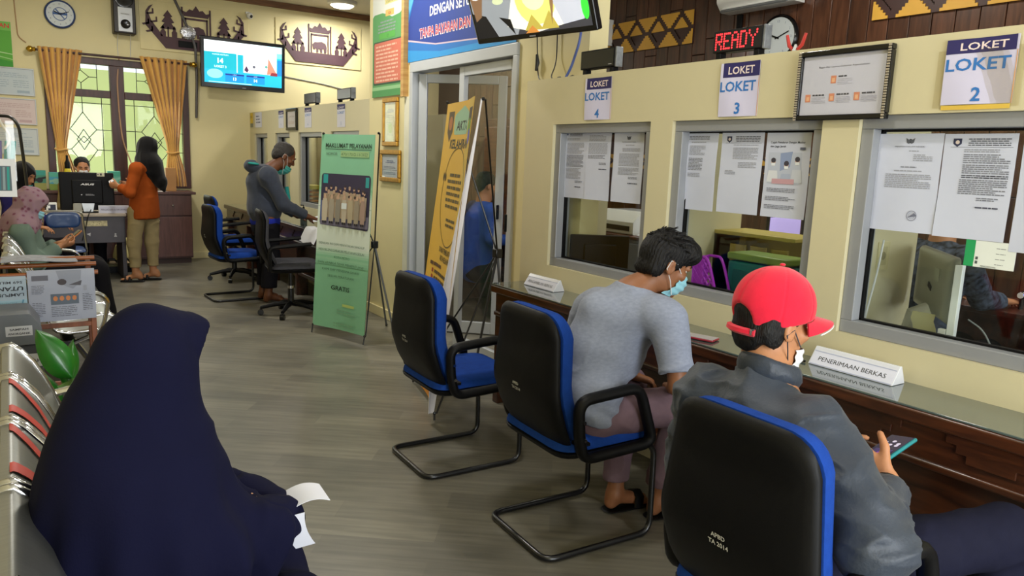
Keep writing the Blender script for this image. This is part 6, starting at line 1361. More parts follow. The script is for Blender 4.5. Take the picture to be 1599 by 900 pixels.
for k in range(110):      # tufts that stick out of the outline
    th = rr.uniform(-PI, PI); el = rr.uniform(.15, 1.3); n = A(math.cos(el) * math.sin(th), math.cos(el) * math.cos(th), math.sin(el)); p = A(0, -.008, .052) + n * A(.086, .100, .082); d = A(0, .6, -.1) + n * .5 + A(rr.uniform(-.5, .5), rr.uniform(-.3, .3), 0); d /= np.linalg.norm(d)
    a, m, e = [Vector(W(p + d * q + A(0, 0, -q * q * 6))) - t.location for q in (-.012, .010, .024)]; b.tube([a, m, e], [.0045, .0035, .0006], 4)
tag(b.build('hair_tufts', hair_m, t), kind='stuff'); face_mask(t, W, 1.02, mask_b)
G = SDF(); knit = mat('heather_grey_knit', '8a91a4', .9, var=.10, scale=60, bump=.12, bscale=350, stretch=(1, 1, 2), sheen=.1)
ncut = [(W((0, -.03, -.115)) + A(.01, 0, -.012), (.25, -.05, 1))]
G.ell(A(1.86, 2.21, .60), (.125, .175, .13), None, .06).ell(A(1.94, 2.18, .78), (.13, .18, .17), frame((1, -.1, -.25)), .08).ell(A(1.985, 2.15, .90), (.115, .19, .10), frame((1, -.15, -.4)), .06)
G.cap(A(2.03, 2.02, .945), A(1.975, 2.28, .93), .075, .075, .05).cap(A(1.975, 2.13, .94), nb + A(.0, 0, .01), .085, .068, .05, None, ncut)
for sh, el in ((shR, elR), (shL, elL)):
    e2 = sh + (el - sh) * .80; G.cap(sh + A(-.02, 0, -.0), e2, .074, .066, .045, None, [(e2, el - sh)])
hemn = A(-.20, 0, -1); G.cap(A(1.83, 2.13, .55), A(1.83, 2.31, .55), .11, .11, .05, None, [(A(1.85, 2.2, .50), hemn)])
G.build('grey_shirt', knit, t, .0065, lambda P: folds(.010, 7, 9, 10, 2)(P) * np.clip((1.0 - P[:, 2]) * 3.0, .25, 1) + .004 * np.sin(P[:, 2] * 70 + P[:, 0] * 30 + 4 * vnoise(P * 8)) * np.clip((.72 - P[:, 2]) * 5, 0, 1))
T = SDF(); mauve = mat('mauve_trousers', '6f5a62', .85, var=.06, scale=40, bump=.1, bscale=300)
T.ell(A(1.84, 2.22, .52), (.135, .175, .09), None, .04)
for h, k, a in ((hpR, knR, anR), (hpL, knL, anL)): cf = a + A(0, 0, .06); T.chain([h, k], [.092, .074], .04).chain([k, cf], [.072, .058], .03, cut=[(cf, (0, 0, -1))])
T.build('trousers', mauve, t, .0065, folds(.010, 12, 9, 9, 7))
B().tube([(.19, -.165, .60), (.21, -.15, .56), (.25, -.14, .53), (.24, -.16, .50)], .004, 6).build('drawstring', mat('dark_cord', '2a2630', .7), t)
for a, d, nm in ((A(2.25, 2.13, 0), (1, -.12), 'right'), (A(2.13, 2.27, 0), (1, -.12), 'left')):
    f = thing('sandal', '%s black slipper under the foot of the man in the grey shirt' % nm, 'shoe', tuple(a), math.atan2(d[1], d[0])); B().pillow(rpoly([(-.04, -.06), (.04, -.06), (.048, .20), (-.045, .20)], .04), (0, 0, .005), (0, -1, 0), (1, 0, 0), .004, .004, p=10).build('sole', black_pl, f); B().tube([(.10, .045, .01), (.11, .035, .055), (.115, 0, .068), (.11, -.035, .055), (.10, -.045, .01)], .009, 6, flat=((1, 0, 0), 2.6)).build('strap', black_pl, f)
# ---------------------------------------------------------------- man in the red cap
t = person('man in a red cap and dark jacket looking at his phone', (1.60, 1.08, 0))
nb = A(1.635, 1.195, .955); hc = A(1.67, 1.215, 1.105); R = frame((.955, -.24, -.13)); sc = 1.02
shR, shL, elR, elL, wrR, wrL = A(1.605, 1.015, .885), A(1.60, 1.36, .865), A(1.53, .80, .695), A(1.64, 1.42, .64), A(1.795, .925, .742), A(1.745, 1.13, .73)
hpR, hpL, knR, knL, anR, anL = A(1.62, .98, .52), A(1.62, 1.20, .52), A(2.20, .80, .545), A(2.18, 1.22, .53), A(2.20, .82, .09), A(2.18, 1.24, .09)
S = SDF(); W = head_prims(S, hc, R, sc, nb)
S.cap(A(1.62, 1.09, .55), A(1.61, 1.16, .85), .10, .10, .05).cap(A(1.61, 1.16, .85), nb, .10, .06, .05).cap(shR, shL, .045).chain([shR, elR, wrR], [.045, .036, .026]).chain([shL, elL, wrL], [.045, .036, .026])
tip = hand_prims(S, wrR, (-.05, .88, .36), (.95, .12, -.05), (.1, -.2, 1), 1.05, (.55, .8, .6), thumb=(.30, .30, .9)); hand_prims(S, wrL, (.75, -.45, .25), (-.1, -.9, .3), (0, 0, 1), 1.0, (.55, .75, .5))
for h, k, a in ((hpR, knR, anR), (hpL, knL, anL)): S.chain([h, k, a], [.07, .048, .034], .03); foot_prims(S, a, (1, 0))
S.build('body', sk_tan, t, .0055); eyes(t, W, R, sc, True, hair_m)
H = SDF(); H.ell(W((0, -.018, .030)), (.081, .098, .078), R, .015, [(W((0, .03, 0)), R @ A(0, 1, .25))]); H.ell(W((0, -.072, -.030)), (.060, .030, .056), R, .02)
for s in (-1, 1): H.ell(W((s * .066, -.042, -.015)), (.014, .034, .05), R, .02)
H.build('hair', hair_m, t, .0055, lambda P: .0015 * vnoise(P * 80, 8))
red_c = mat('red_cap_cloth', 'd2203a', .8, var=.05, scale=50, bump=.1, bscale=400, sheen=.2)
K = SDF(); zc = W((0, 0, .004)); K.ell(W((0, -.008, .040)), (.094, .114, .108), R, .02, [(zc, R @ A(0, .24, -1))])
K.ell(W((0, -.126, -.004)), (.046, .055, .042), R, .008, None, True)          # opening above the strap at the back
cp = K.build('cap_crown', red_c, t, .0045, lambda P: -.0022 * np.exp(-((np.abs(((np.arctan2(*((P - hc) @ R)[:, :2].T) / (PI / 3)) % 1) - .5) - .5) / .025) ** 2) + .002 * vnoise(P * 18, 2))
def loc(p): return Vector(W(p)) - t.location
def vis(u, v, dz=0):
    ph = (u - .5) * 2 * 1.12; y0 = -.010 + .113 * math.cos(ph); L = .082 * math.cos(ph * 1.30) ** .8 if abs(ph * 1.30) < 1.56 else 0
    return loc((.093 * math.sin(ph) * (1 - .06 * v), y0 + L * v, .006 + .24 * y0 - .010 * v - .030 * v * math.sin(ph) ** 2 + dz))
B().sheet(vis, 26, 10, .005).build('cap_visor', red_c, t, angle=70)
B().tube([vis(u, 1.0, -.005) for u in [.10 + .80 * i / 16 for i in range(17)]], .0022, 5).build('visor_piping', mask_w, t)
B().tube([loc((.088 * math.sin(a), -.008 - .105 * math.cos(a), -.026 - .004 * math.cos(a))) for a in [(-.62 + 1.24 * i / 8) for i in range(9)]], .010, 6, flat=((0, 0, 1), 1.0)).build('back_strap', red_c, t)
B().ball(loc((0, -.008, .150)), (.008, .008, .004), 10).build('top_button', red_c, t); B().box(loc((.050, -.101, -.026)), (.012, .006, .016)).build('buckle', chrome, t)
face_mask(t, W, sc, mask_w, .048, False); 
B().tube([loc(p) for p in ((.060, .050, -.05), (.082, .0, -.005), (.086, -.022, -.02), (.074, .0, -.06), (.055, .03, -.115))], .0018, 5).build('ear_loop', mat('grey_loop', '3a3c44', .6), t)
J = SDF(); jk = mat('slate_jacket_nylon', '262f3d', .55, var=.08, scale=12, bump=.15, bscale=120, sheen=.1)
J.ell(A(1.60, 1.13, .62), (.15, .20, .16), None, .06).ell(A(1.60, 1.16, .78), (.135, .215, .14), None, .07).cap(shR + A(0, .03, -.01), shL + A(0, -.03, 0), .085, .085, .06)
J.cap(A(1.62, 1.19, .90), nb + A(.005, 0, .035), .10, .072, .04, None, [(nb + A(0, 0, .022), (.30, .04, 1))])
for sh, el, wr in ((shR, elR, wrR), (shL, elL, wrL)): cf = wr + (el - wr) * .20; J.cap(sh, el, .080, .074, .045).cap(el, cf, .072, .052, .04, None, [(cf, wr - el)])
J.build('jacket', jk, t, .0065, lambda P: folds(.017, 8, 8, 11, 11)(P) + folds(.010, 15, 15, 26, 3)(P))
CL = SDF(); 
for a0 in range(28):
    a1, a2 = [2 * PI * (a0 + q) / 28 for q in (0, 1)]; CL.cap(nb + A(.010 + .066 * math.cos(a1), .068 * math.sin(a1), .022 - .022 * math.cos(a1)), nb + A(.010 + .066 * math.cos(a2), .068 * math.sin(a2), .022 - .022 * math.cos(a2)), .015, .015, .008, ((0, 0, 1), 1.9))
CL.build('collar', jk, t, .005, folds(.004, 20, 20, 20, 4))
B().tube([Vector(elR) - t.location + Vector(q) for q in ((.06, .02, -.06), (.14, .05, -.07), (.20, .03, -.09), (.24, .0, -.10))], [.05, .045, .035, .006], 10, flat=((0, 0, 1), .55)).build('jacket_hem', jk, t)
T = SDF(); T.ell(A(1.62, 1.09, .53), (.14, .18, .10), None, .04); navy_t = mat('dark_navy_trousers', '17182a', .8, var=.08, scale=30, bump=.1, bscale=300)
for h, k, a in ((hpR, knR, anR), (hpL, knL, anL)): T.chain([h, k], [.095, .078], .04).chain([k, a + A(0, 0, .0)], [.074, .058], .03, cut=[(a, (0, 0, -1))])
T.build('trousers', navy_t, t, .007, folds(.008, 9, 9, 9, 5))
bw = A(*wrR) + (A(*elR) - A(*wrR)) * .08; wd = Vector(wrR - elR).normalized(); R3 = wd.to_track_quat('Z', 'Y').to_matrix()
B().tube([Vector(bw) - t.location + R3 @ Vector((.031 * math.cos(a * PI / 8), .029 * math.sin(a * PI / 8), 0)) for a in range(16)], .0055, 8, True).build('beaded_bracelet', black_gl, t)
t = thing('mobile_phone', 'teal cased phone held sideways by the man in the red cap', 'phone', (1.865, .975, .79))
a_ = Vector((.90, -.06, .27)).normalized(); n_ = Vector((-.22, -.30, -.93)).cross(a_).cross(a_) * -1; n_ = (Vector((-.35, .25, .90)) - a_ * Vector((-.35, .25, .90)).dot(a_)).normalized(); b_ = n_.cross(a_); R3 = Matrix((a_, b_, n_)).transposed()
B().box((0, 0, 0), (.160, .076, .010), R3).build('case', mat('teal_phone_case', '1f7a80', .3, var=.05), t, bevel=.004)
f = Flat(.150, .066, flat('241c40', .2, .25), .0006); f.rect(.01, .006, .06, .05, flat('3c2c6a', .3, .3)); 
for k in range(5): f.disc(.095 + .010 * (k % 3), .015 + .018 * (k // 2), .006, flat('c8c0d8', .3, .4), 8)
f.disc(.04, .03, .012, flat('a040c8', .3, .5), 10); f.build('screen', n_ * .0062 - a_ * .075 - b_ * .033, a_, b_, t)
f = Flat(.150, .066, '1a6a70', .0006)
for k in range(12): f.disc(.02 + .021 * (k % 6), .02 + .026 * (k // 6), .007, ('c9c0d8', '3a2a5a', '8a3a9a')[k % 3], 8)
f.build('case_pattern', -n_ * .0058 - a_ * .075 + b_ * .033, a_, -b_, t)
# ---------------------------------------------------------------- woman in the navy khimar
t = person('woman seen from behind in a long navy khimar with a stiff brim, holding papers', (.15, 1.45, 0))
hc = A(.190, 1.455, 1.118); R = frame((.85, .50, -.22)); nb = A(.160, 1.445, .96)
S = SDF(); W = head_prims(S, hc, R, .88, nb, False); wr = A(.285, 1.385, .735); wl = A(.26, 1.53, .71)
S.cap(A(.14, 1.45, .55), A(.14, 1.45, .85), .10, .10, .05).cap(A(.14, 1.45, .85), nb, .10, .05, .05).cap(A(.15, 1.37, .87), A(.15, 1.55, .87), .045).chain([A(.15, 1.36, .87), A(.20, 1.35, .70), wr], [.042, .034, .024]).chain([A(.15, 1.56, .87), A(.20, 1.58, .70), wl], [.042, .034, .024])
hand_prims(S, wr, (.8, .45, -.1), (-.1, .3, .9), (.3, -.8, .3), .92, (.5, .6, .5)); hand_prims(S, wl, (.8, -.35, -.1), (-.1, -.3, .9), (.3, .8, .3), .92, (.5, .6, .5))
for y in (1.36, 1.55): S.chain([A(.15, y, .52), A(.44, y, .51), A(.45, y, .10)], [.07, .05, .036], .03); foot_prims(S, (.45, y, .09), (1, 0), .92)
S.build('body', sk_light, t, .007); eyes(t, W, R, .88)
N = SDF(); nav = mat('navy_jersey', '0c0d25', .92, var=.06, scale=10, bump=.08, bscale=250)
N.ell(W((0, -.010, .022)), (.072, .086, .090), R, .03).cap(hc + A(-.012, 0, -.03), nb + A(.0, 0, -.02), .070, .094, .06)
N.chain([A(.185, 1.45, 1.10), A(.166, 1.45, 1.03), A(.155, 1.45, .942), A(.155, 1.45, .85), A(.145, 1.45, .60)], [.080, .104, .124, .155, .20], .05)
N.cap(A(.15, 1.38, .87), A(.15, 1.54, .87), .075, .075, .09).cap(A(.15, 1.45, .92), A(.14, 1.45, .60), .09, .155, .10)
N.cap(A(.14, 1.35, .83), A(.11, 1.30, .54), .065, .105, .09).cap(A(.14, 1.56, .83), A(.12, 1.62, .56), .065, .105, .09)
N.chain([A(.17, 1.35, .82), A(.26, 1.34, .735), A(.40, 1.39, .735)], [.06, .070, .060], .06); N.chain([A(.17, 1.58, .82), A(.26, 1.61, .74), A(.39, 1.56, .725)], [.06, .072, .062], .06); N.cap(A(.20, 1.43, .93), A(.24, 1.42, .80), .075, .09, .07)
for q in range(47):
    a = (-115 + 230 * q / 46) * PI / 180; N.cap(W((math.sin(a) * .062, .026, .020 + .078 * math.cos(a))), W((math.sin(a) * .062, .066 + .066 * max(0, math.cos(a * .85)) ** 1.5, .018 + .076 * math.cos(a))), .011, .0045, .012)
N.cap(A(.18, 1.45, .80), A(.34, 1.46, .66), .09, .09, .08).ell(W((0, .095, -.02)), (.050, .045, .068), R, .012, None, True)
N.cap(A(.12, 1.43, 1.0), A(.06, 1.42, .70), .05, .085, .08).cap(A(.035, 1.41, .70), A(.03, 1.42, .48), .07, .09, .08)
cv = A(.15, 1.45, .9)
def nf(P):
    a = np.arctan2(P[:, 1] - 1.45, P[:, 0] - .15); d = np.clip((1.0 - P[:, 2]) * 2.2, 0, 1); return d * (.026 * np.sin(a * 13 + 2.5 * vnoise(P * 4, 3)) * np.clip(d * 1.4 - .1, 0, 1) + folds(.024, 8, 8, 3.2, 4)(P)) + folds(.012, 14, 14, 12, 8)(P) * np.clip((P[:, 0] - .22) * 6, 0, 1)
N.build('khimar', nav, t, .0075, nf)
def lw(p): return Vector(W(p)) - t.location
D = SDF(); D.ell(A(.16, 1.45, .50), (.19, .20, .12), None, .06)
for y in (1.35, 1.56): D.cap(A(.18, y, .53), A(.43, y, .53), .105, .082, .06).cap(A(.44, y, .52), A(.46, y, .10), .085, .11, .06, None, [(A(0, 0, .06), (0, 0, -1))])
D.cap(A(.44, 1.45, .48), A(.46, 1.45, .10), .09, .11, .06, None, [(A(0, 0, .06), (0, 0, -1))])
D.build('long_dress', nav, t, .010, folds(.012, 9, 9, 4, 6))
SL = SDF(); SL.chain([A(.31, 1.37, .735), A(.39, 1.39, .735), A(.435, 1.41, .735)], [.062, .058, .048], .03).chain([A(.32, 1.56, .73), A(.40, 1.54, .73), A(.435, 1.49, .73)], [.06, .056, .046], .03)
SL.build('sleeve', nav, t, .006, folds(.008, 16, 16, 16, 2))
t.location = Vector(t.location) + Vector((.015, .12, -.03))
t2 = thing('folded_papers', 'curled white papers in the hands of the woman in navy', 'paper', (.497, 1.53, .71)); pm = mat('white_paper_thin', 'd0d2de', .7, var=.02)
B().sheet(lambda u, v: (-.035 + .085 * u + .01 * v, -.02 + .10 * v - .02 * u, .02 + .020 * math.sin(u * 2.4) - .004 * v), 12, 6, .001).build('upper_sheet', pm, t2, angle=80); B().sheet(lambda u, v: (-.050 + .040 * v + .030 * u * u, -.035 - .012 * v + .02 * u, .014 - .09 * u + .008 * v), 12, 6, .001).build('lower_sheet', pm, t2, angle=80)
# ---------------------------------------------------------------- man in the hooded jacket, standing at the far counter
t = person('barefoot man in a grey hooded jacket standing at the far counter', (2.12, 7.53, 0)); sc = 1.1
hc = A(2.285, 7.48, 1.455); R = frame((.86, -.12, -.48)); nb = A(2.15, 7.5, 1.32)
shR, shL, elR, elL, wrR, wrL = A(2.08, 7.34, 1.26), A(2.10, 7.68, 1.26), A(2.21, 7.28, .99), A(2.26, 7.74, 1.0), A(2.47, 7.30, .865), A(2.45, 7.60, .85)
S = SDF(); W = head_prims(S, hc, R, sc, nb)
S.cap(A(2.10, 7.53, .90), A(2.07, 7.52, 1.2), .12, .12, .05).cap(A(2.07, 7.52, 1.2), nb, .11, .06, .05).cap(shR, shL, .05).chain([shR, elR, wrR], [.048, .038, .027]).chain([shL, elL, wrL], [.048, .038, .027])
hand_prims(S, wrR, (.9, .1, -.25), (0, 0, -1), (0, 1, 0), 1.05, (.2, .3, .2)); hand_prims(S, wrL, (.9, -.2, -.2), (0, 0, -1), (0, -1, 0), 1.05, (.2, .3, .2))
for y in (7.43, 7.63): S.chain([A(2.10, y, .86), A(2.13, y, .47), A(2.09, y, .085)], [.08, .055, .036], .03); foot_prims(S, (2.09, y, .085), (1, -.1), 1.05)
S.build('body', sk_dark, t, .008); eyes(t, W, R, sc, True, hair_g)
H = SDF(); H.ell(W((0, -.022, .036)), A(.082, .098, .085) * sc, R, .015, [(W((0, .045, .03)), R @ A(0, 1, -.35))]); H.ell(W((0, -.07, -.01)), A(.066, .042, .06) * sc, R, .02); H.build('hair', hair_g, t, .007, lambda P: .003 * vnoise(P * 60))
face_mask(t, W, sc, mask_t, .055)
J = SDF(); hj = mat('grey_blue_fleece', '3a3f4c', .9, var=.08, scale=30, bump=.15, bscale=200, sheen=.2); teal = mat('teal_lining', '2f8a86', .8, var=.06)
J.ell(A(2.09, 7.53, .93), (.15, .19, .17), None, .06, [(A(0, 0, .81), (0, 0, -1))]).cap(A(2.09, 7.53, .95), A(2.06, 7.52, 1.20), .155, .15, .08, ((1, 0, 0), .9)).cap(shR, shL, .085, .085, .06).cap(A(2.08, 7.51, 1.24), nb, .10, .075, .05, None, [(nb + A(0, 0, .01), (.4, 0, 1))])
for sh, el, wr in ((shR, elR, wrR), (shL, elL, wrL)): cf = wr + (el - wr) * .16; J.cap(sh, el, .082, .064, .04).cap(el, cf, .062, .046, .03, None, [(cf, wr - el)])
J.build('hooded_jacket', hj, t, .009, folds(.012, 8, 8, 7, 5))
HD = SDF(); HD.ell(A(2.02, 7.50, 1.335), (.10, .13, .075), frame((1, 0, -.25)), .03).ell(A(2.06, 7.50, 1.37), (.08, .09, .05), None, .02, None, True); HD.build('hood', hj, t, .008, folds(.008, 14, 14, 14, 3))
B().pillow(rpoly([(-.10, -.05), (.10, -.05), (.10, .05), (-.10, .05)], .04), (-.15, -.04, 1.372), (0, 1, 0), (-1, 0, .1), .018, .01, p=4).build('hood_lining', teal, t, angle=70); B().tube([(.16, -.12, 1.16), (.175, -.13, 1.05), (.17, -.13, .95)], .02, 8).build('jacket_lining', teal, t)
U = SDF(); U.ell(A(2.10, 7.53, .82), (.14, .185, .12), None, .04, [(A(0, 0, .72), (0, 0, -1)), (A(0, 0, .86), (0, 0, 1))]); U.build('blue_shirt_hem', mat('royal_blue_cotton', '23309a', .85, var=.08), t, .009, folds(.008, 12, 12, 6, 4))
T = SDF(); T.ell(A(2.10, 7.53, .76), (.13, .175, .12), None, .04)
for y in (7.44, 7.62): T.chain([A(2.10, y, .76), A(2.13, y, .47)], [.10, .085], .04).chain([A(2.13, y, .47), A(2.10, y, .17)], [.08, .075], .03, cut=[(A(0, 0, .15), (0, 0, -1))])
T.build('trousers', mat('black_trousers', '141318', .85, var=.08), t, .009, folds(.010, 10, 10, 6, 2))
# ---------------------------------------------------------------- woman in orange, back to us
t = person('woman in an orange tunic and black headscarf standing with her back to us', (1.22, 9.18, 0)); sc = .98
hc = A(1.285, 9.20, 1.485); R = frame((-.80, .52, -.12)); nb = A(1.29, 9.19, 1.33)
shR, shL, elR, elL, wrR, wrL = A(1.37, 9.33, 1.25), A(1.15, 9.04, 1.25), A(1.33, 9.40, 1.0), A(1.08, 9.00, 1.0), A(1.15, 9.42, 1.05), A(.985, 9.13, 1.06)
S = SDF(); W = head_prims(S, hc, R, sc, nb, False)
S.cap(A(1.24, 9.18, .85), A(1.26, 9.19, 1.15), .10, .10, .05).cap(A(1.26, 9.19, 1.15), nb, .10, .05, .05).cap(shR, shL, .042).chain([shR, elR, wrR], [.04, .032, .023]).chain([shL, elL, wrL], [.04, .032, .023])
hand_prims(S, wrR, (-.8, .4, .2), (-.3, -.8, 0), (0, 0, 1), .95, (.5, .6, .4)); hand_prims(S, wrL, (-.75, .55, .1), (.4, .5, .2), (0, 0, 1), .95, (.6, .7, .5))
for (x, y) in ((1.11, 9.13), (1.30, 9.22)): S.chain([A(1.22 + (x - 1.2) * .8, y, .80), A(x + .0, y, .44), A(x, y, .095)], [.08, .055, .036], .03); foot_prims(S, (x + .03, y, .095), (-.85, .25), .95)
S.build('body', sk_tan, t, .008); eyes(t, W, R, sc, True, hair_m)
K = SDF(); blk = mat('black_jersey', '0a090c', .85, var=.1, scale=20, bump=.1, bscale=250, sheen=.2)
K.ell(W((0, -.012, .022)), (.090, .108, .100), R, .03).cap(hc + A(0, 0, -.04), nb, .090, .095, .05).ell(W((0, .10, -.02)), (.056, .05, .078), R, .012, None, True)
K.cap(A(1.28, 9.18, 1.32), A(1.28, 9.19, 1.24), .13, .15, .06, ((-.8, .5, 0), .9)).cap(A(1.33, 9.12, 1.30), A(1.40, 9.09, 1.10), .10, .06, .06).cap(A(1.40, 9.09, 1.12), A(1.43, 9.09, 1.02), .06, .02, .03)
K.build('headscarf', blk, t, .008, folds(.010, 14, 14, 6, 3))
O = SDF(); org = mat('orange_tunic_cloth', '984719', .85, var=.06, scale=20, bump=.12, bscale=220)
O.cap(A(1.26, 9.19, 1.22), A(1.23, 9.18, .80), .135, .165, .05, ((-.8, .5, 0), .82), [(A(0, 0, .715), (0, 0, -1))]).cap(shR, shL, .07, .07, .05).cap(A(1.23, 9.18, .85), A(1.23, 9.18, .72), .165, .175, .05, ((-.8, .5, 0), .85), [(A(0, 0, .715), (0, 0, -1))])
for sh, el, wr in ((shR, elR, wrR), (shL, elL, wrL)): cf = wr + (el - wr) * .2; O.cap(sh, el, .066, .056, .04).cap(el, cf, .054, .05, .03, None, [(cf, wr - el)])
O.build('orange_tunic', org, t, .008, folds(.010, 9, 9, 6, 9))
T = SDF(); kh = mat('khaki_trousers', '9a8a66', .85, var=.05, bump=.1, bscale=250)
for (x, y) in ((1.11, 9.13), (1.30, 9.22)): T.chain([A(1.22 + (x - 1.2) * .8, y, .78), A(x, y, .44), A(x, y, .17)], [.094, .068, .056], .03, cut=[(A(0, 0, .165), (0, 0, -1))])
T.ell(A(1.22, 9.18, .78), (.13, .15, .10), None, .04); T.build('trousers', kh, t, .008, folds(.009, 9, 9, 12, 3))
for (x, y), nm in (((1.11, 9.13), 'left'), ((1.30, 9.22), 'right')):
    f = thing('sandal', '%s black sandal worn by the woman in orange' % nm, 'shoe', (x + .03, y, 0), math.atan2(.25, -.85)); B().pillow(rpoly([(-.04, -.06), (.04, -.06), (.047, .19), (-.045, .19)], .04), (0, 0, .008), (0, -1, 0), (1, 0, 0), .008, .008, p=10).build('sole', black_pl, f)
    for xx in (.09, .13): B().tube([(xx, .045, .012), (xx, .03, .052), (xx, 0, .06), (xx, -.03, .052), (xx, -.045, .012)], .008, 6, flat=((1, 0, 0), 1.8)).build('strap', black_pl, f)
tag(B().sheet(lambda u, v: (.90 + .05 * u, 9.18 + .06 * v, 1.09 + .03 * u + .02 * v), 3, 3, .001).build('paper_slip', paper), 'small white slip held out by the woman in orange', 'paper')
# ---------------------------------------------------------------- seated woman in the floral headscarf
t = person('woman in a floral pink headscarf and sage blouse seated with her phone', (.12, 6.6, 0)); sc = .97
hc = A(.125, 6.60, 1.045); R = frame((.84, -.18, -.50)); nb = A(.07, 6.6, .90)
shR, shL, elR, elL, wrR, wrL = A(.05, 6.43, .84), A(.05, 6.76, .84), A(.10, 6.38, .63), A(.10, 6.80, .63), A(.29, 6.50, .735), A(.29, 6.66, .735)
S = SDF(); W = head_prims(S, hc, R, sc, nb, False)
S.cap(A(.10, 6.6, .52), A(.06, 6.6, .8), .10, .10, .05).cap(A(.06, 6.6, .8), nb, .10, .05, .05).cap(shR, shL, .042).chain([shR, elR, wrR], [.04, .032, .023]).chain([shL, elL, wrL], [.04, .032, .023])
hand_prims(S, wrR, (.85, .35, .15), (-.2, .5, .8), (0, -.3, .9), .95, (.6, .7, .5)); hand_prims(S, wrL, (.85, -.35, .15), (-.2, -.5, .8), (0, .3, .9), .95, (.6, .7, .5))
for y in (6.50, 6.70): S.chain([A(.12, y, .52), A(.50, y, .53), A(.54, y, .09)], [.07, .05, .036], .03); foot_prims(S, (.54, y, .085), (1, 0), .95)
S.build('body', sk_tan, t, .0085); eyes(t, W, R, sc, True, hair_m); face_mask(t, W, sc, mask_b, 0, False)
def floral():
    m = mat('floral_scarf', '8a6c74', .85, var=.05); nt = m.node_tree; N_ = nt.nodes; L = nt.links; v = N_.new('ShaderNodeTexVoronoi'); v.inputs['Scale'].default_value = 24; tc = N_.new('ShaderNodeTexCoord'); L.new(tc.outputs['Object'], v.inputs['Vector'])
    r = N_.new('ShaderNodeValToRGB'); r.color_ramp.interpolation = 'LINEAR'; e = r.color_ramp.elements; e[0].position = 0; e[0].color = lin('5c3a48'); e[1].position = .6; e[1].color = lin('927780'); x = e.new(.25); x.color = lin('7c5060'); x = e.new(.34); x.color = lin('8e7280'); L.new(v.outputs[0], r.inputs[0]); L.new(r.outputs[0], N_['Principled BSDF'].inputs['Base Color']); return m
K = SDF(); K.ell(W((0, -.012, .022)), (.094, .112, .104), R, .03).cap(hc + A(-.02, 0, -.05), nb + A(0, 0, 0), .092, .10, .05).ell(W((0, .105, -.02)), (.058, .05, .075), R, .012, None, True).cap(A(.06, 6.5, .88), A(.06, 6.7, .88), .09, .09, .06).cap(A(.03, 6.6, .90), A(-.0, 6.58, .76), .11, .10, .06)
K.build('floral_headscarf', floral(), t, .0085, folds(.010, 12, 12, 8, 6))
O = SDF(); sage = mat('sage_blouse', '66776c', .85, var=.06, bump=.1, bscale=220)
O.cap(A(.10, 6.6, .55), A(.06, 6.6, .80), .16, .14, .06, ((1, 0, 0), .85)).cap(shR, shL, .072, .072, .05).cap(A(.05, 6.6, .8), nb, .1, .06, .05)
for sh, el, wr in ((shR, elR, wrR), (shL, elL, wrL)): cf = wr + (el - wr) * .15; O.cap(sh, el, .068, .060, .04).cap(el, cf, .058, .05, .03, None, [(cf, wr - el)])
O.ell(A(.16, 6.6, .55), (.19, .19, .09), None, .05); O.build('sage_blouse', sage, t, .0085, folds(.010, 9, 9, 8, 3))
T = SDF()
for y in (6.50, 6.70): T.chain([A(.16, y, .53), A(.51, y, .535)], [.10, .085], .05).chain([A(.51, y, .53), A(.55, y, .10)], [.09, .10], .05, cut=[(A(0, 0, .09), (0, 0, -1))])
T.build('black_skirt', mat('black_skirt_cloth', '0f0e12', .85, var=.1), t, .010, folds(.010, 9, 9, 5, 3))
t = thing('mobile_phone', 'phone in an orange-brown case held by the woman in the floral headscarf', 'phone', (.385, 6.58, .80), .2); B().box((0, 0, 0), (.13, .07, .011), Matrix.Rotation(-.7, 3, 'Y')).build('case', mat('orange_case', 'b0703a', .4), t, bevel=.003); B().box((-.004, 0, .006), (.12, .062, .003), Matrix.Rotation(-.7, 3, 'Y')).build('screen', black_gl, t)
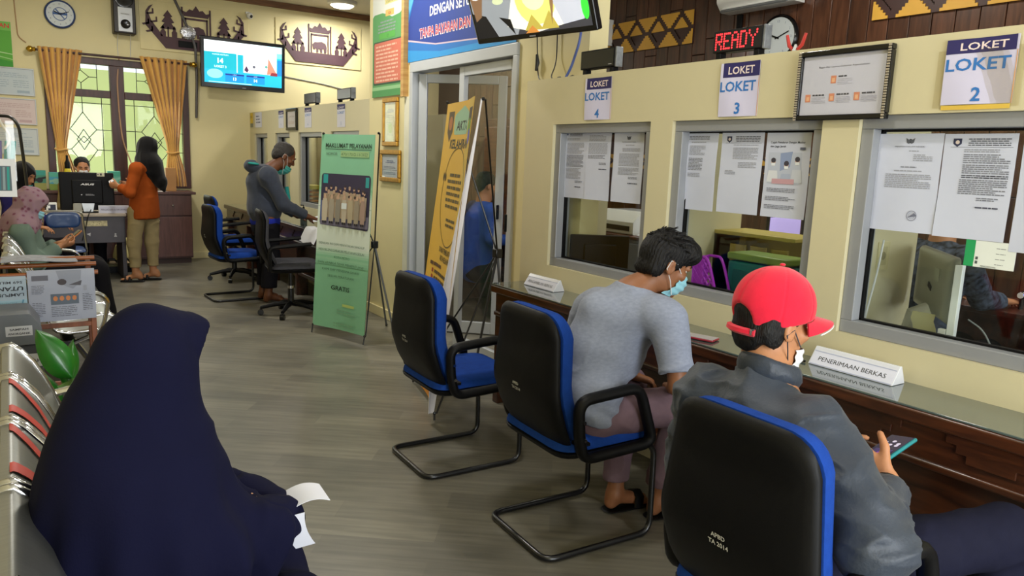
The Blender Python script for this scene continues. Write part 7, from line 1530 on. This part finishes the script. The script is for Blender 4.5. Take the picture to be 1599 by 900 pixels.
# ---------------------------------------------------------------- officer behind the desk
def bust(label, loc, hc, f, skin, top, legs=None, sc=1.0, arms=None, vx=.009, hair=None, scarf=None, mask=None, topname='shirt', hands=True, seat=.5, chair=None):
    t = person(label, loc); R = frame(f); hc = np.array(hc, float); g = A(f[0], f[1], 0); g /= np.linalg.norm(g); s = A(g[1], -g[0], 0); nb = hc + A(0, 0, -.15) - g * .03; cb = nb + A(0, 0, -.17) - g * .02
    pz = A(nb[0], nb[1], seat) - g * .06; shR, shL = nb + s * .17 + A(0, 0, -.07), nb - s * .17 + A(0, 0, -.07); S = SDF(); W = head_prims(S, hc, R, sc, nb, scarf is None)
    S.cap(pz, cb, .10, .10, .05).cap(cb, nb, .10, .055, .05).cap(shR, shL, .042)
    if arms is None: arms = [(sh + (s if i == 0 else -s) * .05 + A(0, 0, -.24), sh + g * .24 + A(0, 0, -.26)) for i, sh in enumerate((shR, shL))]
    T = SDF(); T.cap(pz + A(0, 0, .04), cb, .15, .145, .06).cap(shR, shL, .072, .072, .05).cap(cb + A(0, 0, .05), nb, .10, .062, .05, None, [(nb + A(0, 0, .0), (g[0] * .4, g[1] * .4, 1))]); L = SDF()
    for i, (sh, (el, wr)) in enumerate(zip((shR, shL), arms)):
        el, wr = np.array(el, float), np.array(wr, float); S.chain([sh, el, wr], [.042, .034, .025]); hand_prims(S, wr, Vector(wr - el) + Vector(g) * .1, (0, 0, -1), s * (-1 if i == 0 else 1), 1.0, (.3, .4, .3)); cf = wr + (el - wr) * .12; T.cap(sh, el, .068, .058, .04).cap(el, cf, .056, .045, .03, None, [(cf, wr - el)])
    for q in (-1, 1):
        h = pz + s * .09 * q; k = h + g * .40 + A(0, 0, .02); a = k + A(0, 0, -k[2] + .085); S.chain([h, k, a], [.07, .05, .036], .03); foot_prims(S, a, g); L.chain([h, k], [.095, .08], .04).chain([k, a], [.075, .06], .03, cut=[(a, (0, 0, -1))])
    S.build('body', skin, t, vx); eyes(t, W, R, sc, True, hair_m); T.build(topname, top, t, vx, folds(.008, 9, 9, 8, 3)); L.ell(pz, (.14, .14, .09), None, .04); L.build('trousers', MATS['black_trousers'], t, .010, folds(.006, 9, 9, 8, 3))
    if hair: H = SDF(); H.ell(W((0, -.018, .040)), A(.083, .098, .086) * sc, R, .015, [(W((0, .05, .035)), R @ A(0, 1, -.3))]); H.ell(W((0, -.07, -.01)), A(.068, .044, .062) * sc, R, .02); H.build('hair', hair, t, .007, lambda P: .004 * vnoise(P * 50))
    if scarf: K = SDF(); K.ell(W((0, -.012, .022)), A(.092, .110, .102) * sc, R, .03).cap(hc - g * .01 + A(0, 0, -.05), nb, .09, .10, .05).ell(W((0, .105, -.02)), A(.056, .05, .075) * sc, R, .012, None, True).cap(nb + s * .1 + A(0, 0, -.05), nb - s * .1 + A(0, 0, -.05), .085, .085, .06); K.build('headscarf', scarf, t, .008, folds(.008, 12, 12, 8, 3))
    if mask: face_mask(t, W, sc, mask[0], mask[1], mask[2])
    return t
bust('officer in a white mask behind the black monitor on the information desk', (.715, 10.12, 0), (.715, 10.07, 1.225), (.08, -1, -.18), sk_tan, mat('khaki_uniform', '8a7a56', .85, var=.05), hair=hair_m, mask=(mask_w, 0, True), seat=.50)
bust('person in a dark headscarf with a teal mask, behind the floral headscarf', (.10, 8.55, 0), (.12, 8.6, 1.185), (.75, -.55, -.42), sk_tan, mat('purple_blouse', '2f2a68', .85, var=.15, scale=20), scarf=mat('black_jersey', '0a090c', .85), mask=(mask_t, .05, False), seat=.48)
batik = mat('batik_print', '3a4252', .85, var=.9, scale=36, noise_detail=2)
bust('worker in a blue patterned shirt at the brown desk behind the number 2 window', (4.15, 2.0, 0), (4.20, 2.02, 1.30), (.95, -.25, -.3), sk_tan, batik, hair=hair_m, seat=.52, arms=[((4.33, 1.86, .86), (4.52, 1.83, .84)), ((4.30, 2.28, .88), (4.55, 2.15, .84))])
bust('person in a blue shirt seated behind the glass door', (3.50, 5.75, 0), (3.56, 5.72, 1.27), (.95, -.1, -.2), sk_tan, mat('denim_blue_shirt', '2c4c9a', .85, var=.08), hair=hair_m, seat=.50)
